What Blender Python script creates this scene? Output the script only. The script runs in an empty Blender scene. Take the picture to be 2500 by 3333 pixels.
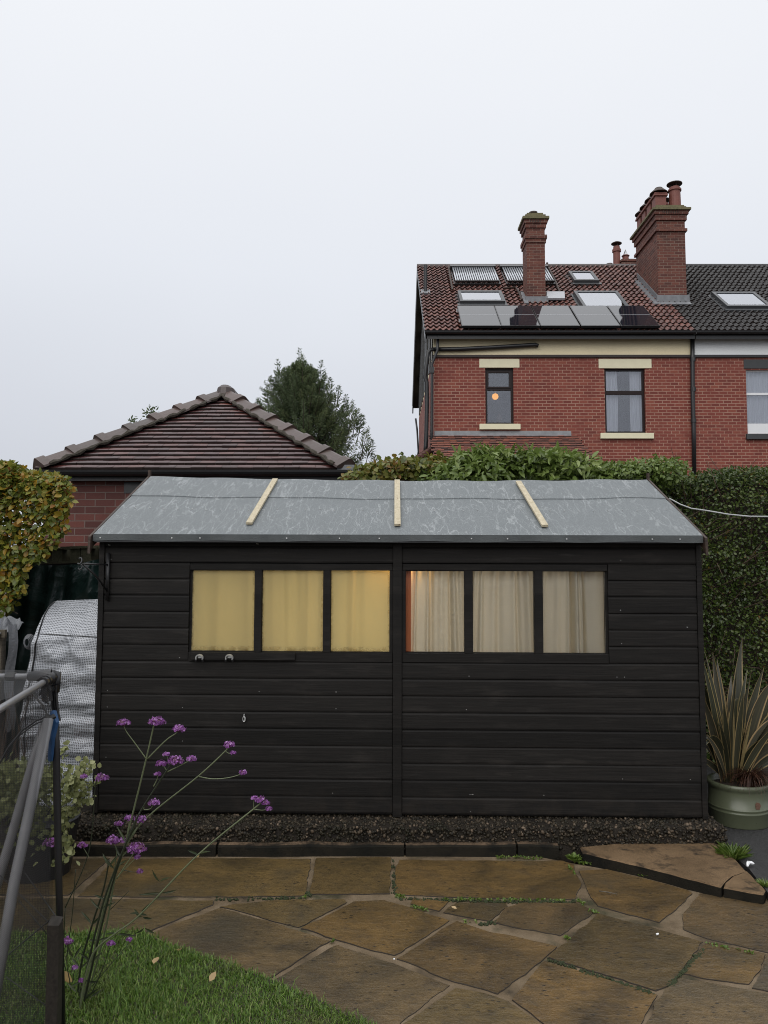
import bpy, math, random
import numpy as np
from mathutils import Matrix, Vector
random.seed(7); rng = np.random.default_rng(7)
scene = bpy.context.scene
R_ = math.radians

# ------------------------------------------------------------------ camera
CAMH = 1.75; PITCH = R_(4.0); FPX = 2549.7          # focal length in photo pixels
cam_d = bpy.data.cameras.new('camera'); cam = bpy.data.objects.new('camera', cam_d)
scene.collection.objects.link(cam); scene.camera = cam
cam.location = (0, 0, CAMH); cam.rotation_euler = (R_(90) + PITCH, 0, 0)
cam_d.sensor_fit = 'VERTICAL'; cam_d.sensor_height = 24; cam_d.lens = 24 * FPX / 3333
cam_d.clip_start = 0.05; cam_d.clip_end = 3000

# ------------------------------------------------------------------ world (overcast sky) and soft sun
SUN_EL, SUN_AZ = R_(40), R_(200)                     # azimuth clockwise from +Y
w = bpy.data.worlds.new('World'); scene.world = w; w.use_nodes = True
nt = w.node_tree; nt.nodes.clear()
sky = nt.nodes.new('ShaderNodeTexSky'); sky.sky_type = 'NISHITA'; sky.sun_disc = False
sky.sun_elevation = SUN_EL; sky.sun_rotation = SUN_AZ; sky.dust_density = 6; sky.air_density = 1.5
bg1 = nt.nodes.new('ShaderNodeBackground'); bg1.inputs['Strength'].default_value = 0.05
bg2 = nt.nodes.new('ShaderNodeBackground'); bg2.inputs['Strength'].default_value = 1.0
tc = nt.nodes.new('ShaderNodeTexCoord'); sx = nt.nodes.new('ShaderNodeSeparateXYZ')
cr = nt.nodes.new('ShaderNodeValToRGB')
mp = nt.nodes.new('ShaderNodeMapping'); mp.inputs['Scale'].default_value = (1.0, 1.0, 2.2)
nz = nt.nodes.new('ShaderNodeTexNoise'); nz.inputs['Scale'].default_value = 1.3; nz.inputs['Detail'].default_value = 3
md = nt.nodes.new('ShaderNodeMath'); md.operation = 'MULTIPLY_ADD'; md.inputs[1].default_value = 0.16
ad = nt.nodes.new('ShaderNodeMath'); ad.operation = 'ADD'; ad.inputs[1].default_value = -0.08
e = cr.color_ramp.elements
e[0].position = 0.0; e[0].color = (0.560, 0.585, 0.645, 1)
e[1].position = 1.0; e[1].color = (1.8, 1.82, 1.85, 1)
for p, c in ((0.14, (0.625, 0.652, 0.715)), (0.36, (0.775, 0.805, 0.865)), (0.60, (0.875, 0.895, 0.935))):
    k = e.new(p); k.color = (*c, 1)
ao = nt.nodes.new('ShaderNodeAddShader'); wo = nt.nodes.new('ShaderNodeOutputWorld')
L = nt.links.new
L(tc.outputs['Generated'], sx.inputs[0]); L(tc.outputs['Generated'], mp.inputs[0]); L(mp.outputs[0], nz.inputs['Vector'])
L(nz.outputs['Fac'], md.inputs[0]); L(sx.outputs['Z'], md.inputs[2]); L(md.outputs[0], ad.inputs[0]); L(ad.outputs[0], cr.inputs[0])
L(cr.outputs[0], bg2.inputs['Color']); L(sky.outputs[0], bg1.inputs['Color'])
L(bg2.outputs[0], wo.inputs[0])
mixw = nt.nodes.new('ShaderNodeMixShader'); mixw.inputs[0].default_value = 0.04   # mostly cloud, a little clear-sky light
L(bg2.outputs[0], mixw.inputs[1]); L(bg1.outputs[0], mixw.inputs[2]); L(mixw.outputs[0], wo.inputs[0])
sl = bpy.data.lights.new('sun', 'SUN'); sl.energy = 1.35; sl.angle = R_(60); sl.color = (1.0, 0.97, 0.93)
so = bpy.data.objects.new('sun', sl); scene.collection.objects.link(so)
sd = Vector((math.sin(SUN_AZ) * math.cos(SUN_EL), math.cos(SUN_AZ) * math.cos(SUN_EL), math.sin(SUN_EL)))
so.rotation_euler = sd.to_track_quat('Z', 'Y').to_euler(); so.location = (0, 0, 30)
vs = scene.view_settings
scene.display_settings.display_device = 'sRGB'
vs.view_transform = 'Standard'; vs.look = 'None'; vs.gamma = 1; vs.exposure = 0.08; vs.use_curve_mapping = False
scene.cycles.max_bounces = 8; scene.cycles.transparent_max_bounces = 16
scene.cycles.use_denoising = True; scene.cycles.filter_width = 1.0

# ------------------------------------------------------------------ photo pixel -> world helpers
_F = np.array([0, math.cos(PITCH), math.sin(PITCH)]); _U = np.array([0, -math.sin(PITCH), math.cos(PITCH)])
def ray(u, v): return np.array([(u - 1250) / FPX, 0, 0]) + _U * (1666.5 - v) / FPX + _F
def P(u, v, Y): d = ray(u, v); return np.array([0, 0, CAMH]) + d * Y / d[1]
def G(u, v, z=0.0): d = ray(u, v); return np.array([0, 0, CAMH]) + d * (z - CAMH) / d[2]
def HIT(u, v, p0, n):
    d = ray(u, v); o = np.array([0, 0, CAMH]); return o + d * (np.dot(np.asarray(p0) - o, n) / np.dot(d, n))

# ------------------------------------------------------------------ material helper
class N:
    def __init__(s, name):
        s.m = bpy.data.materials.new(name); s.m.use_nodes = True; s.t = s.m.node_tree; s.t.nodes.clear()
        s.o = s.t.nodes.new('ShaderNodeOutputMaterial')
    def put(s, sock, v):
        if hasattr(v, 'is_output'): s.t.links.new(v, sock)
        elif isinstance(v, (tuple, list)) and len(v) == 3 and sock.type == 'RGBA': sock.default_value = (*v, 1)
        else: sock.default_value = v
    def nd(s, typ, ins=None, **props):
        n = s.t.nodes.new('ShaderNode' + typ)
        for k, v in props.items(): setattr(n, k, v)
        for k, v in (ins or {}).items(): s.put(n.inputs[k], v)
        return n
    def obj(s): return s.nd('TexCoord').outputs['Object']
    def uv(s): return s.nd('TexCoord').outputs['UV']
    def geo(s): return s.nd('NewGeometry').outputs['Position']
    def orand(s): return s.nd('ObjectInfo').outputs['Random']
    def attr(s, a='rnd'): return s.nd('Attribute', attribute_name=a).outputs['Fac']
    def map(s, co, sc=(1, 1, 1), loc=(0, 0, 0), rot=(0, 0, 0)):
        return s.nd('Mapping', {'Vector': co, 'Scale': sc, 'Location': loc, 'Rotation': rot}).outputs[0]
    def noise(s, co, sc, det=4, ro=0.55, dist=0.0):
        return s.nd('TexNoise', {'Vector': co, 'Scale': sc, 'Detail': det, 'Roughness': ro, 'Distortion': dist}).outputs['Fac']
    def vor(s, co, sc, feat='F1', out='Distance', rnd=1.0):
        return s.nd('TexVoronoi', {'Vector': co, 'Scale': sc, 'Randomness': rnd}, feature=feat).outputs[out]
    def ramp(s, f, stops, interp='LINEAR'):
        n = s.nd('ValToRGB', {0: f}); r = n.color_ramp; r.interpolation = interp
        for i, (p, c) in enumerate(stops):
            if isinstance(c, (int, float)): c = (c, c, c)
            el = r.elements[i] if i < 2 else r.elements.new(p)
            el.position = p; el.color = (*c, 1)
        return n.outputs[0]
    def mix(s, f, a, b, mode='MIX'):
        n = s.nd('Mix', data_type='RGBA', blend_type=mode)
        s.put(n.inputs[0], f); s.put(n.inputs[6], a); s.put(n.inputs[7], b); return n.outputs[2]
    def math(s, op, a, b=0.0, c=None, clamp=False):
        d = {0: a, 1: b}
        if c is not None: d[2] = c
        return s.nd('Math', d, operation=op, use_clamp=clamp).outputs[0]
    def sep(s, co): return s.nd('SeparateXYZ', {0: co}).outputs
    def bump(s, h, st=0.4, dist=0.01, normal=None):
        d = {'Height': h, 'Strength': st, 'Distance': dist}
        if normal is not None: d['Normal'] = normal
        return s.nd('Bump', d).outputs[0]
    def pr(s, col, rough=0.6, nrm=None, spec=0.5, metal=0.0, **kw):
        d = {'Base Color': col, 'Roughness': rough, 'Specular IOR Level': spec, 'Metallic': metal}
        if nrm is not None: d['Normal'] = nrm
        d.update(kw); return s.nd('BsdfPrincipled', d).outputs[0]
    def mixs(s, f, a, b):
        n = s.nd('MixShader', {0: f}); s.t.links.new(a, n.inputs[1]); s.t.links.new(b, n.inputs[2]); return n.outputs[0]
    def out(s, sh): s.t.links.new(sh, s.o.inputs[0]); return s.m

def plain(name, col, rough=0.5, var=0.25, sc=8, bump=0.1, spec=0.5, metal=0.0):
    n = N(name); co = n.obj(); a = n.noise(co, sc, 5); b = n.noise(co, sc * 9, 3)
    c = n.mix(n.math('MULTIPLY', a, 1.0), tuple(x * (1 - var) for x in col), tuple(x * (1 + var) for x in col))
    r = n.math('MULTIPLY_ADD', b, 0.25, rough - 0.12)
    return n.out(n.pr(c, r, n.bump(n.math('ADD', a, b), bump, 0.004), spec, metal))

def brick_mat(name, stops, mortar, bw, bh, ms=0.008, stain=(0.02, 0.015, 0.012), rough=0.75, stain_amt=0.5):
    n = N(name); uv = n.uv()
    jit = n.nd('Mix', {0: 0.004}, data_type='RGBA', blend_type='ADD')
    n.put(jit.inputs[6], uv); nn = n.nd('TexNoise', {'Vector': uv, 'Scale': 6.0, 'Detail': 2}); n.put(jit.inputs[7], nn.outputs['Color'])
    bt = n.nd('TexBrick', {'Vector': jit.outputs[2], 'Color1': (0, 0, 0), 'Color2': (1, 1, 1), 'Mortar': (0.5, 0.5, 0.5), 'Scale': 1.0, 'Mortar Size': ms,
                           'Mortar Smooth': 0.2, 'Bias': 0.0, 'Brick Width': bw, 'Row Height': bh}, offset=0.5)
    big = n.noise(uv, 0.9, 4); fine = n.noise(uv, 60, 4, 0.7)
    v = n.math('ADD', n.math('MULTIPLY', bt.outputs['Color'], 0.75), n.math('MULTIPLY', big, 0.3))
    c = n.ramp(v, stops)
    c = n.mix(n.math('MULTIPLY', fine, 0.45), c, (0.03, 0.012, 0.01))
    st = n.ramp(n.noise(uv, 1.7, 6, 0.65), [(0.52, 0), (0.75, 1)])
    c = n.mix(n.math('MULTIPLY', st, stain_amt), c, stain)
    mfac = n.math('MULTIPLY', bt.outputs['Fac'], n.ramp(n.noise(uv, 2.3, 5, 0.6), [(0.30, 0.35), (0.55, 1.0)]))
    c = n.mix(mfac, c, mortar)
    h = n.math('SUBTRACT', n.math('MULTIPLY', fine, 0.3), bt.outputs['Fac'])
    return n.out(n.pr(c, n.math('MULTIPLY_ADD', fine, 0.2, rough - 0.1), n.bump(h, 0.6, 0.006), 0.3))

def leaf_mat(name, stops, rough=0.38, trans=0.35):
    n = N(name); r = n.attr('rnd'); c = n.ramp(r, stops)
    c = n.mix(n.math('MULTIPLY', n.noise(n.obj(), 40, 2), 0.35), c, (0.02, 0.025, 0.01))
    p = n.pr(c, rough, spec=0.45)
    t = n.nd('BsdfTranslucent', {'Color': c}).outputs[0]
    return n.out(n.mixs(trans, p, t))

# ------------------------------------------------------------------ mesh builder
class MB:
    def __init__(s): s.v = []; s.f = []; s.mi = []; s.uv = None
    def add(s, vs, fs, mi=0):
        o = len(s.v); s.v += [tuple(map(float, p)) for p in vs]
        for f in fs: s.f.append(tuple(i + o for i in f)); s.mi.append(mi)
        return s
    def box(s, a, b, mi=0):
        x0, y0, z0 = (min(p, q) for p, q in zip(a, b)); x1, y1, z1 = (max(p, q) for p, q in zip(a, b))
        return s.add([(x0, y0, z0), (x1, y0, z0), (x1, y1, z0), (x0, y1, z0), (x0, y0, z1), (x1, y0, z1), (x1, y1, z1), (x0, y1, z1)],
                     [(0, 3, 2, 1), (4, 5, 6, 7), (0, 1, 5, 4), (1, 2, 6, 5), (2, 3, 7, 6), (3, 0, 4, 7)], mi)
    def frame_box(s, o, ax, ay, az, mi=0):
        """box from corner o with three edge vectors"""
        o, ax, ay, az = map(np.asarray, (o, ax, ay, az))
        v = [o, o + ax, o + ax + ay, o + ay]; v += [p + az for p in v]
        return s.add(v, [(0, 3, 2, 1), (4, 5, 6, 7), (0, 1, 5, 4), (1, 2, 6, 5), (2, 3, 7, 6), (3, 0, 4, 7)], mi)
    def prism(s, poly, ext, mi=0):
        n = len(poly); ext = np.asarray(ext); a = [np.asarray(p) for p in poly]
        v = a + [p + ext for p in a]
        return s.add(v, [tuple(range(n))[::-1], tuple(range(n, 2 * n))] + [(i, (i + 1) % n, n + (i + 1) % n, n + i) for i in range(n)], mi)
    def tube(s, pts, r, n=8, cap=True, mi=0):
        pts = [np.asarray(p, float) for p in pts]; k = len(pts)
        rs = [r] * k if isinstance(r, (int, float)) else list(r)
        o = len(s.v); up = None; rings = []
        for i in range(k):
            d = pts[min(i + 1, k - 1)] - pts[max(i - 1, 0)]; d /= (np.linalg.norm(d) + 1e-9)
            if up is None or abs(np.dot(up, d)) > 0.98:
                up = np.array([0, 0, 1.0]) if abs(d[2]) < 0.9 else np.array([0, 1.0, 0])
            a = np.cross(d, up); a /= np.linalg.norm(a) + 1e-9; b = np.cross(a, d); up = b
            rings.append([pts[i] + rs[i] * (math.cos(t) * a + math.sin(t) * b) for t in np.linspace(0, 2 * math.pi, n, endpoint=False)])
        vs = [p for rg in rings for p in rg]
        fs = [(i * n + j, i * n + (j + 1) % n, (i + 1) * n + (j + 1) % n, (i + 1) * n + j) for i in range(k - 1) for j in range(n)]
        if cap: fs += [tuple(range(n))[::-1], tuple((k - 1) * n + j for j in range(n))]
        return s.add(vs, fs, mi)
    def lathe(s, c, prof, n=24, mi=0, cap=True):
        """prof: list of (radius, z) about the vertical through c"""
        k = len(prof); c = np.asarray(c)
        vs = [c + np.array([r * math.cos(t), r * math.sin(t), z]) for r, z in prof for t in np.linspace(0, 2 * math.pi, n, endpoint=False)]
        fs = [(i * n + j, i * n + (j + 1) % n, (i + 1) * n + (j + 1) % n, (i + 1) * n + j) for i in range(k - 1) for j in range(n)]
        if cap: fs += [tuple(range(n))[::-1], tuple((k - 1) * n + j for j in range(n))]
        return s.add(vs, fs, mi)
    def grid(s, fn, nu, nv, mi=0, uvs=False):
        o = len(s.v); vs = [fn(i / nu, j / nv) for j in range(nv + 1) for i in range(nu + 1)]
        return s.add(vs, [(j * (nu + 1) + i, j * (nu + 1) + i + 1, (j + 1) * (nu + 1) + i + 1, (j + 1) * (nu + 1) + i) for j in range(nv) for i in range(nu)], mi)

WM = {}   # world matrix of every thing
def _link(o, parent):
    scene.collection.objects.link(o)
    if parent is not None: o.parent = parent
def tag(o, label=None, cat=None, group=None, kind=None):
    if label: o['label'] = label
    if cat: o['category'] = cat
    if group: o['group'] = group
    if kind: o['kind'] = kind
    return o
def thing(name, label, cat, loc=(0, 0, 0), group=None, mat=None):
    o = bpy.data.objects.new(name, None); _link(o, None); o.empty_display_size = 0.1
    o.matrix_world = mat if mat is not None else Matrix.Translation(Vector(tuple(map(float, loc))))
    WM[o.name] = np.array(o.matrix_world); return tag(o, label, cat, group)
def wm_of(o): return WM[o.name]
def finish_mesh(me, mats, uvbox=True, smooth=False):
    for m in (mats if isinstance(mats, (list, tuple)) else [mats]): me.materials.append(m)
    if smooth: me.polygons.foreach_set('use_smooth', np.ones(len(me.polygons), bool))
def make(name, mb, mats, parent=None, local=False, smooth=False, bevel=0, origin=None, uvs=None):
    v = np.array(mb.v, float)
    if parent is not None:
        W = wm_of(parent)
        if not local: v = (np.linalg.inv(W) @ np.c_[v, np.ones(len(v))].T).T[:, :3]
    elif origin is not None: v = v - np.asarray(origin)
    me = bpy.data.meshes.new(name); me.from_pydata(v.tolist(), [], mb.f)
    me.polygons.foreach_set('material_index', np.array(mb.mi, np.int32))
    me.update()
    uvl = me.uv_layers.new(name='UVMap')
    nl = len(me.loops); li = np.empty(nl, np.int32); me.loops.foreach_get('vertex_index', li)
    if uvs is not None: uv = np.asarray(uvs, float)[li]
    else:
        npoly = len(me.polygons); nr = np.empty(npoly * 3); me.polygons.foreach_get('normal', nr); nr = np.abs(nr.reshape(-1, 3))
        lt = np.empty(npoly, np.int32); me.polygons.foreach_get('loop_total', lt)
        ax = np.repeat(np.argmax(nr * np.array([1, 1, 0.8]), 1), lt); c = v[li]
        uv = np.where((ax == 0)[:, None], c[:, [1, 2]], np.where((ax == 1)[:, None], c[:, [0, 2]], c[:, [0, 1]]))
    uvl.data.foreach_set('uv', uv.astype(np.float32).ravel())
    finish_mesh(me, mats, smooth=smooth)
    o = bpy.data.objects.new(name, me); _link(o, parent)
    if parent is not None: WM[o.name] = wm_of(parent)
    else:
        if origin is not None: o.location = tuple(map(float, origin))
        M_ = np.eye(4)
        if origin is not None: M_[:3, 3] = origin
        WM[o.name] = M_
    if bevel:
        b = o.modifiers.new('bevel', 'BEVEL'); b.width = bevel; b.segments = 2; b.limit_method = 'ANGLE'
    return o

def nrm(a): return a / (np.linalg.norm(a, axis=-1, keepdims=True) + 1e-9)
def leaf_mesh(name, C, D, Nn, Ln, Wd, mat, parent=None, rnd=None, origin=None, fold=0.35, droop=0.15, extra=None):
    """one mesh of many leaf-sized faces; C base points, D axis, Nn face normal"""
    n = len(C); D = nrm(D); S = nrm(np.cross(D, Nn)); Nn = nrm(np.cross(S, D)); Ln = np.broadcast_to(Ln, (n,))[:, None]; Wd = np.broadcast_to(Wd, (n,))[:, None]
    a = C; t = C + D * Ln - Nn * Ln * droop
    m1 = C + D * Ln * 0.33 + Nn * Wd * fold * .5; m2 = C + D * Ln * 0.68 - Nn * Ln * droop * .4 + Nn * Wd * fold * .5
    v = np.stack([a, m1 + S * Wd, m2 + S * Wd * .85, t, m2 - S * Wd * .85, m1 - S * Wd], 1)
    v = v.reshape(-1, 3)
    idx = np.arange(n)[:, None] * 6
    f = np.concatenate([idx + np.array([[0, 1, 2, 3]]), idx + np.array([[0, 3, 4, 5]])], 1).reshape(-1, 4)
    return quads_obj(name, v, f, np.repeat(rnd if rnd is not None else rng.random(n), 6), mat, parent, origin, extra)
def quads_obj(name, v, f, rnd, mats, parent=None, origin=None, extra=None, uv=None, slots=None):
    """fast quad mesh with a per-vertex 'rnd' attribute; extra = MB appended with material slot 1"""
    v = np.asarray(v, float); f = np.asarray(f, np.int64); mi = np.zeros(len(f), np.int32); faces = f
    if parent is not None:
        W = np.linalg.inv(wm_of(parent)); v = v @ W[:3, :3].T + W[:3, 3]
    elif origin is not None: v = v - np.asarray(origin)
    me = bpy.data.meshes.new(name); nf, k = f.shape
    me.vertices.add(len(v)); me.vertices.foreach_set('co', v.astype(np.float32).ravel())
    me.loops.add(nf * k); me.loops.foreach_set('vertex_index', f.astype(np.int32).ravel())
    me.polygons.add(nf); me.polygons.foreach_set('loop_start', (np.arange(nf) * k).astype(np.int32))
    if slots is not None: me.polygons.foreach_set('material_index', np.asarray(slots, np.int32))
    me.update(calc_edges=True)
    at = me.attributes.new('rnd', 'FLOAT', 'POINT'); at.data.foreach_set('value', np.asarray(rnd, np.float32))
    if uv is not None:
        u = me.uv_layers.new(name='UVMap'); u.data.foreach_set('uv', np.asarray(uv)[f.ravel()].astype(np.float32).ravel())
    finish_mesh(me, mats)
    o = bpy.data.objects.new(name, me); _link(o, parent)
    if parent is not None: WM[o.name] = wm_of(parent)
    elif origin is not None: o.location = tuple(map(float, origin))
    return o
def wob(p, seed=0, sc=1.0):
    """cheap smooth noise of points (n,3) -> (n,) in about -1..1"""
    r = np.random.default_rng(seed); p = np.asarray(p) * sc; o = 0
    for k in range(7):
        d = r.normal(size=3) * (1 + k * 0.55); o = o + np.sin(p @ d + r.random() * 6.28) / (1 + k * 0.35)
    return o / 3.2
def inpoly(pts, poly):
    x, y = pts[:, 0], pts[:, 1]; r = np.zeros(len(pts), bool); n = len(poly)
    for i in range(n):
        x1, y1 = poly[i][:2]; x2, y2 = poly[(i + 1) % n][:2]
        c = ((y1 > y) != (y2 > y)) & (x < (x2 - x1) * (y - y1) / (y2 - y1 + 1e-12) + x1); r ^= c
    return r
def up_rand(n, up=1.0): return nrm(rng.normal(size=(n, 3)) + np.array([0, 0, up]))

# ------------------------------------------------------------------ materials
M_soil = plain('wet_soil', (0.030, 0.022, 0.015), 0.8, 0.5, 6, 0.8)
def m_flag():
    n = N('wet_sandstone'); r = n.orand(); co = n.nd('VectorMath', {0: n.geo(), 1: n.nd('CombineXYZ', {0: n.math('MULTIPLY', r, 37.0), 1: n.math('MULTIPLY', r, 71.0), 2: 0.0}).outputs[0]}, operation='ADD').outputs[0]
    a = n.noise(co, 2.0, 6, 0.58, 0.7); b = n.noise(co, 13, 6, 0.68); s = n.noise(n.map(co, (9, 26, 9)), 1.0, 6, 0.7)
    c = n.ramp(a, [(0.28, (0.034, 0.026, 0.015)), (0.42, (0.078, 0.058, 0.028)), (0.57, (0.128, 0.090, 0.040)), (0.74, (0.066, 0.054, 0.035))])
    tint = n.ramp(r, [(0.0, (0.70, 0.68, 0.66)), (0.22, (1.35, 1.25, 1.0)), (0.42, (0.85, 0.90, 0.95)), (0.62, (1.45, 1.22, 0.9)), (0.8, (1.0, 0.95, 1.05)), (1.0, (1.25, 1.2, 1.2))])
    c = n.mix(1.0, c, tint, 'MULTIPLY')
    c = n.mix(n.math('MULTIPLY', n.ramp(b, [(0.50, 0), (0.70, 1)]), 0.42), c, (0.016, 0.013, 0.009)); c = n.mix(n.math('MULTIPLY', n.ramp(s, [(0.5, 0), (0.72, 1)]), 0.4), c, (0.018, 0.014, 0.009))
    c = n.mix(n.math('MULTIPLY', n.ramp(n.vor(n.map(co, (1, 1.8, 1)), 22), [(0.12, 1), (0.26, 0)]), n.ramp(n.noise(co, 5, 3), [(0.42, 0.1), (0.58, 0.95)])), c, (0.014, 0.011, 0.008))
    c = n.mix(n.math('MULTIPLY', n.ramp(n.noise(co, 1.3, 4), [(0.52, 0), (0.68, 1)]), 0.55), c, (0.052, 0.049, 0.036))
    f = n.noise(co, 130, 3, 0.7)
    c = n.mix(n.math('MULTIPLY', f, 0.5), c, (0.02, 0.015, 0.01))
    h = n.math('ADD', n.math('MULTIPLY', s, 0.8), n.math('ADD', n.math('MULTIPLY', b, 0.9), n.math('MULTIPLY', f, 0.35)))
    return n.out(n.pr(c, n.math('MULTIPLY_ADD', b, 0.45, 0.12), n.bump(h, 0.6, 0.012), 0.5))
M_flag = m_flag()
def m_mortar():
    n = N('sandy_mortar'); co = n.geo(); a = n.noise(co, 5, 5, 0.6); g = n.noise(co, 160, 3, 0.8)
    c = n.ramp(a, [(0.32, (0.050, 0.038, 0.022)), (0.46, (0.145, 0.104, 0.060)), (0.7, (0.245, 0.185, 0.120))])
    c = n.mix(n.math('MULTIPLY', g, 0.5), c, (0.03, 0.022, 0.015))
    c = n.mix(n.math('MULTIPLY', n.ramp(n.noise(co, 3.1, 5), [(0.55, 0), (0.68, 1)]), 0.8), c, (0.018, 0.024, 0.008))
    return n.out(n.pr(c, 0.75, n.bump(n.math('ADD', a, g), 0.5, 0.008), 0.3))
M_mortar = m_mortar()
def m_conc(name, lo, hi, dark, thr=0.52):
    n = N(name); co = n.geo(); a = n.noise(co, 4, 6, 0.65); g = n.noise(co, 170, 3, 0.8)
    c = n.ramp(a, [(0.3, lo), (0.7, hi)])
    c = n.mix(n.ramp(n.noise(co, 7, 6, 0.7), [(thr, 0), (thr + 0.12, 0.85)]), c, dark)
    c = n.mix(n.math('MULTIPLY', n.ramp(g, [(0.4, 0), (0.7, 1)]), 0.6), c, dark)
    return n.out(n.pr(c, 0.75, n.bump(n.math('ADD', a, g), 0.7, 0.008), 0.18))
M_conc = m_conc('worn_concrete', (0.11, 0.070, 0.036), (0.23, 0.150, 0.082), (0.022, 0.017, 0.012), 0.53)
M_darkface = m_conc('near_black_face', (0.007, 0.0065, 0.004), (0.020, 0.016, 0.010), (0.004, 0.004, 0.003), 0.5)  # near-black concrete for the kerb front and ends and the apron sides
M_kerb = m_conc('mossy_concrete', (0.06, 0.042, 0.027), (0.20, 0.135, 0.085), (0.010, 0.009, 0.007), 0.47)
M_slabc = m_conc('dark_aggregate', (0.016, 0.013, 0.010), (0.04, 0.032, 0.024), (0.008, 0.007, 0.006), 0.5)
def m_tarmac():
    n = N('wet_tarmac'); co = n.geo(); v = n.vor(co, 190); g = n.noise(co, 60, 4, 0.7); a = n.noise(co, 3, 4)
    c = n.ramp(g, [(0.35, (0.012, 0.012, 0.013)), (0.7, (0.055, 0.055, 0.058))])
    c = n.mix(n.math('MULTIPLY', a, 0.5), c, (0.02, 0.018, 0.015))
    return n.out(n.pr(c, n.math('MULTIPLY_ADD', a, 0.3, 0.35), n.bump(n.math('ADD', v, g), 0.8, 0.006), 0.5))
M_tarmac = m_tarmac()
def m_pebble():
    n = N('pebbles'); r = n.attr('rnd')
    c = n.ramp(r, [(0.0, (0.011, 0.0095, 0.007)), (0.5, (0.026, 0.021, 0.014)), (0.82, (0.045, 0.035, 0.023)), (0.95, (0.075, 0.055, 0.037)), (1.0, (0.16, 0.12, 0.085))])
    c = n.mix(n.math('MULTIPLY', n.ramp(n.noise(n.geo(), 5, 4), [(0.5, 0), (0.7, 1)]), 0.7), c, (0.010, 0.011, 0.005))
    return n.out(n.pr(c, 0.5, None, 0.2))
M_pebble = m_pebble()
def m_grass():
    n = N('grass_blades'); r = n.attr('rnd'); a = n.noise(n.geo(), 2.2, 4); b = n.noise(n.geo(), 7, 3)
    c = n.ramp(r, [(0.0, (0.042, 0.090, 0.010)), (0.5, (0.088, 0.17, 0.019)), (0.85, (0.17, 0.26, 0.045)), (1.0, (0.22, 0.22, 0.09))])
    c = n.mix(n.math('MULTIPLY', n.ramp(n.math('ADD', n.math('MULTIPLY', a, 0.6), n.math('MULTIPLY', b, 0.4)), [(0.52, 0), (0.66, 1)]), 0.6), c, (0.12, 0.115, 0.038))
    p = n.pr(c, 0.42, spec=0.4); t = n.nd('BsdfTranslucent', {'Color': c}).outputs[0]
    return n.out(n.mixs(0.3, p, t))
M_grass = m_grass()
def m_board():
    n = N('black_stained_timber'); co = n.obj(); ri = n.uv()
    gr = n.noise(n.map(co, (3, 40, 90)), 1.0, 5, 0.65, 0.4); kn = n.noise(n.map(co, (3.2, 8, 16)), 1.0, 4, 0.6)
    big = n.noise(co, 1.6, 4)
    c = n.ramp(gr, [(0.3, (0.0045, 0.0040, 0.0036)), (0.55, (0.0080, 0.0070, 0.0062)), (0.8, (0.014, 0.0122, 0.0108))])
    c = n.mix(n.math('MULTIPLY', n.ramp(kn, [(0.55, 0), (0.74, 1)]), 0.65), c, (0.020, 0.0175, 0.0155))
    c = n.mix(n.math('MULTIPLY', n.ramp(big, [(0.5, 0), (0.7, 1)]), 0.4), c, (0.004, 0.0036, 0.0033))
    c = n.mix(n.math('MULTIPLY', n.ramp(n.noise(n.map(co, (2.0, 3, 22)), 1.0, 6, 0.7), [(0.58, 0), (0.72, 1)]), 0.5), c, (0.023, 0.021, 0.019))
    zz = n.sep(co)[2]; pk = n.nd('TexWhiteNoise', {'W': n.math('FLOOR', n.math('DIVIDE', n.math('SUBTRACT', zz, 0.02), 0.1068))}, noise_dimensions='1D').outputs['Value']
    c = n.mix(1.0, c, n.ramp(pk, [(0.0, 0.7), (1.0, 1.5)]), 'MULTIPLY')
    mud = n.math('MULTIPLY', n.ramp(zz, [(0.0, 1), (0.22, 0)]), n.ramp(n.noise(co, 9, 6, 0.7), [(0.42, 0), (0.7, 1)]))
    c = n.mix(n.math('MULTIPLY', mud, 0.5), c, (0.030, 0.023, 0.017))
    return n.out(n.pr(c, n.math('MULTIPLY_ADD', gr, 0.3, 0.5), n.bump(n.math('ADD', gr, n.math('MULTIPLY', kn, .6)), 0.5, 0.003), 0.2))
M_board = m_board()
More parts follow.
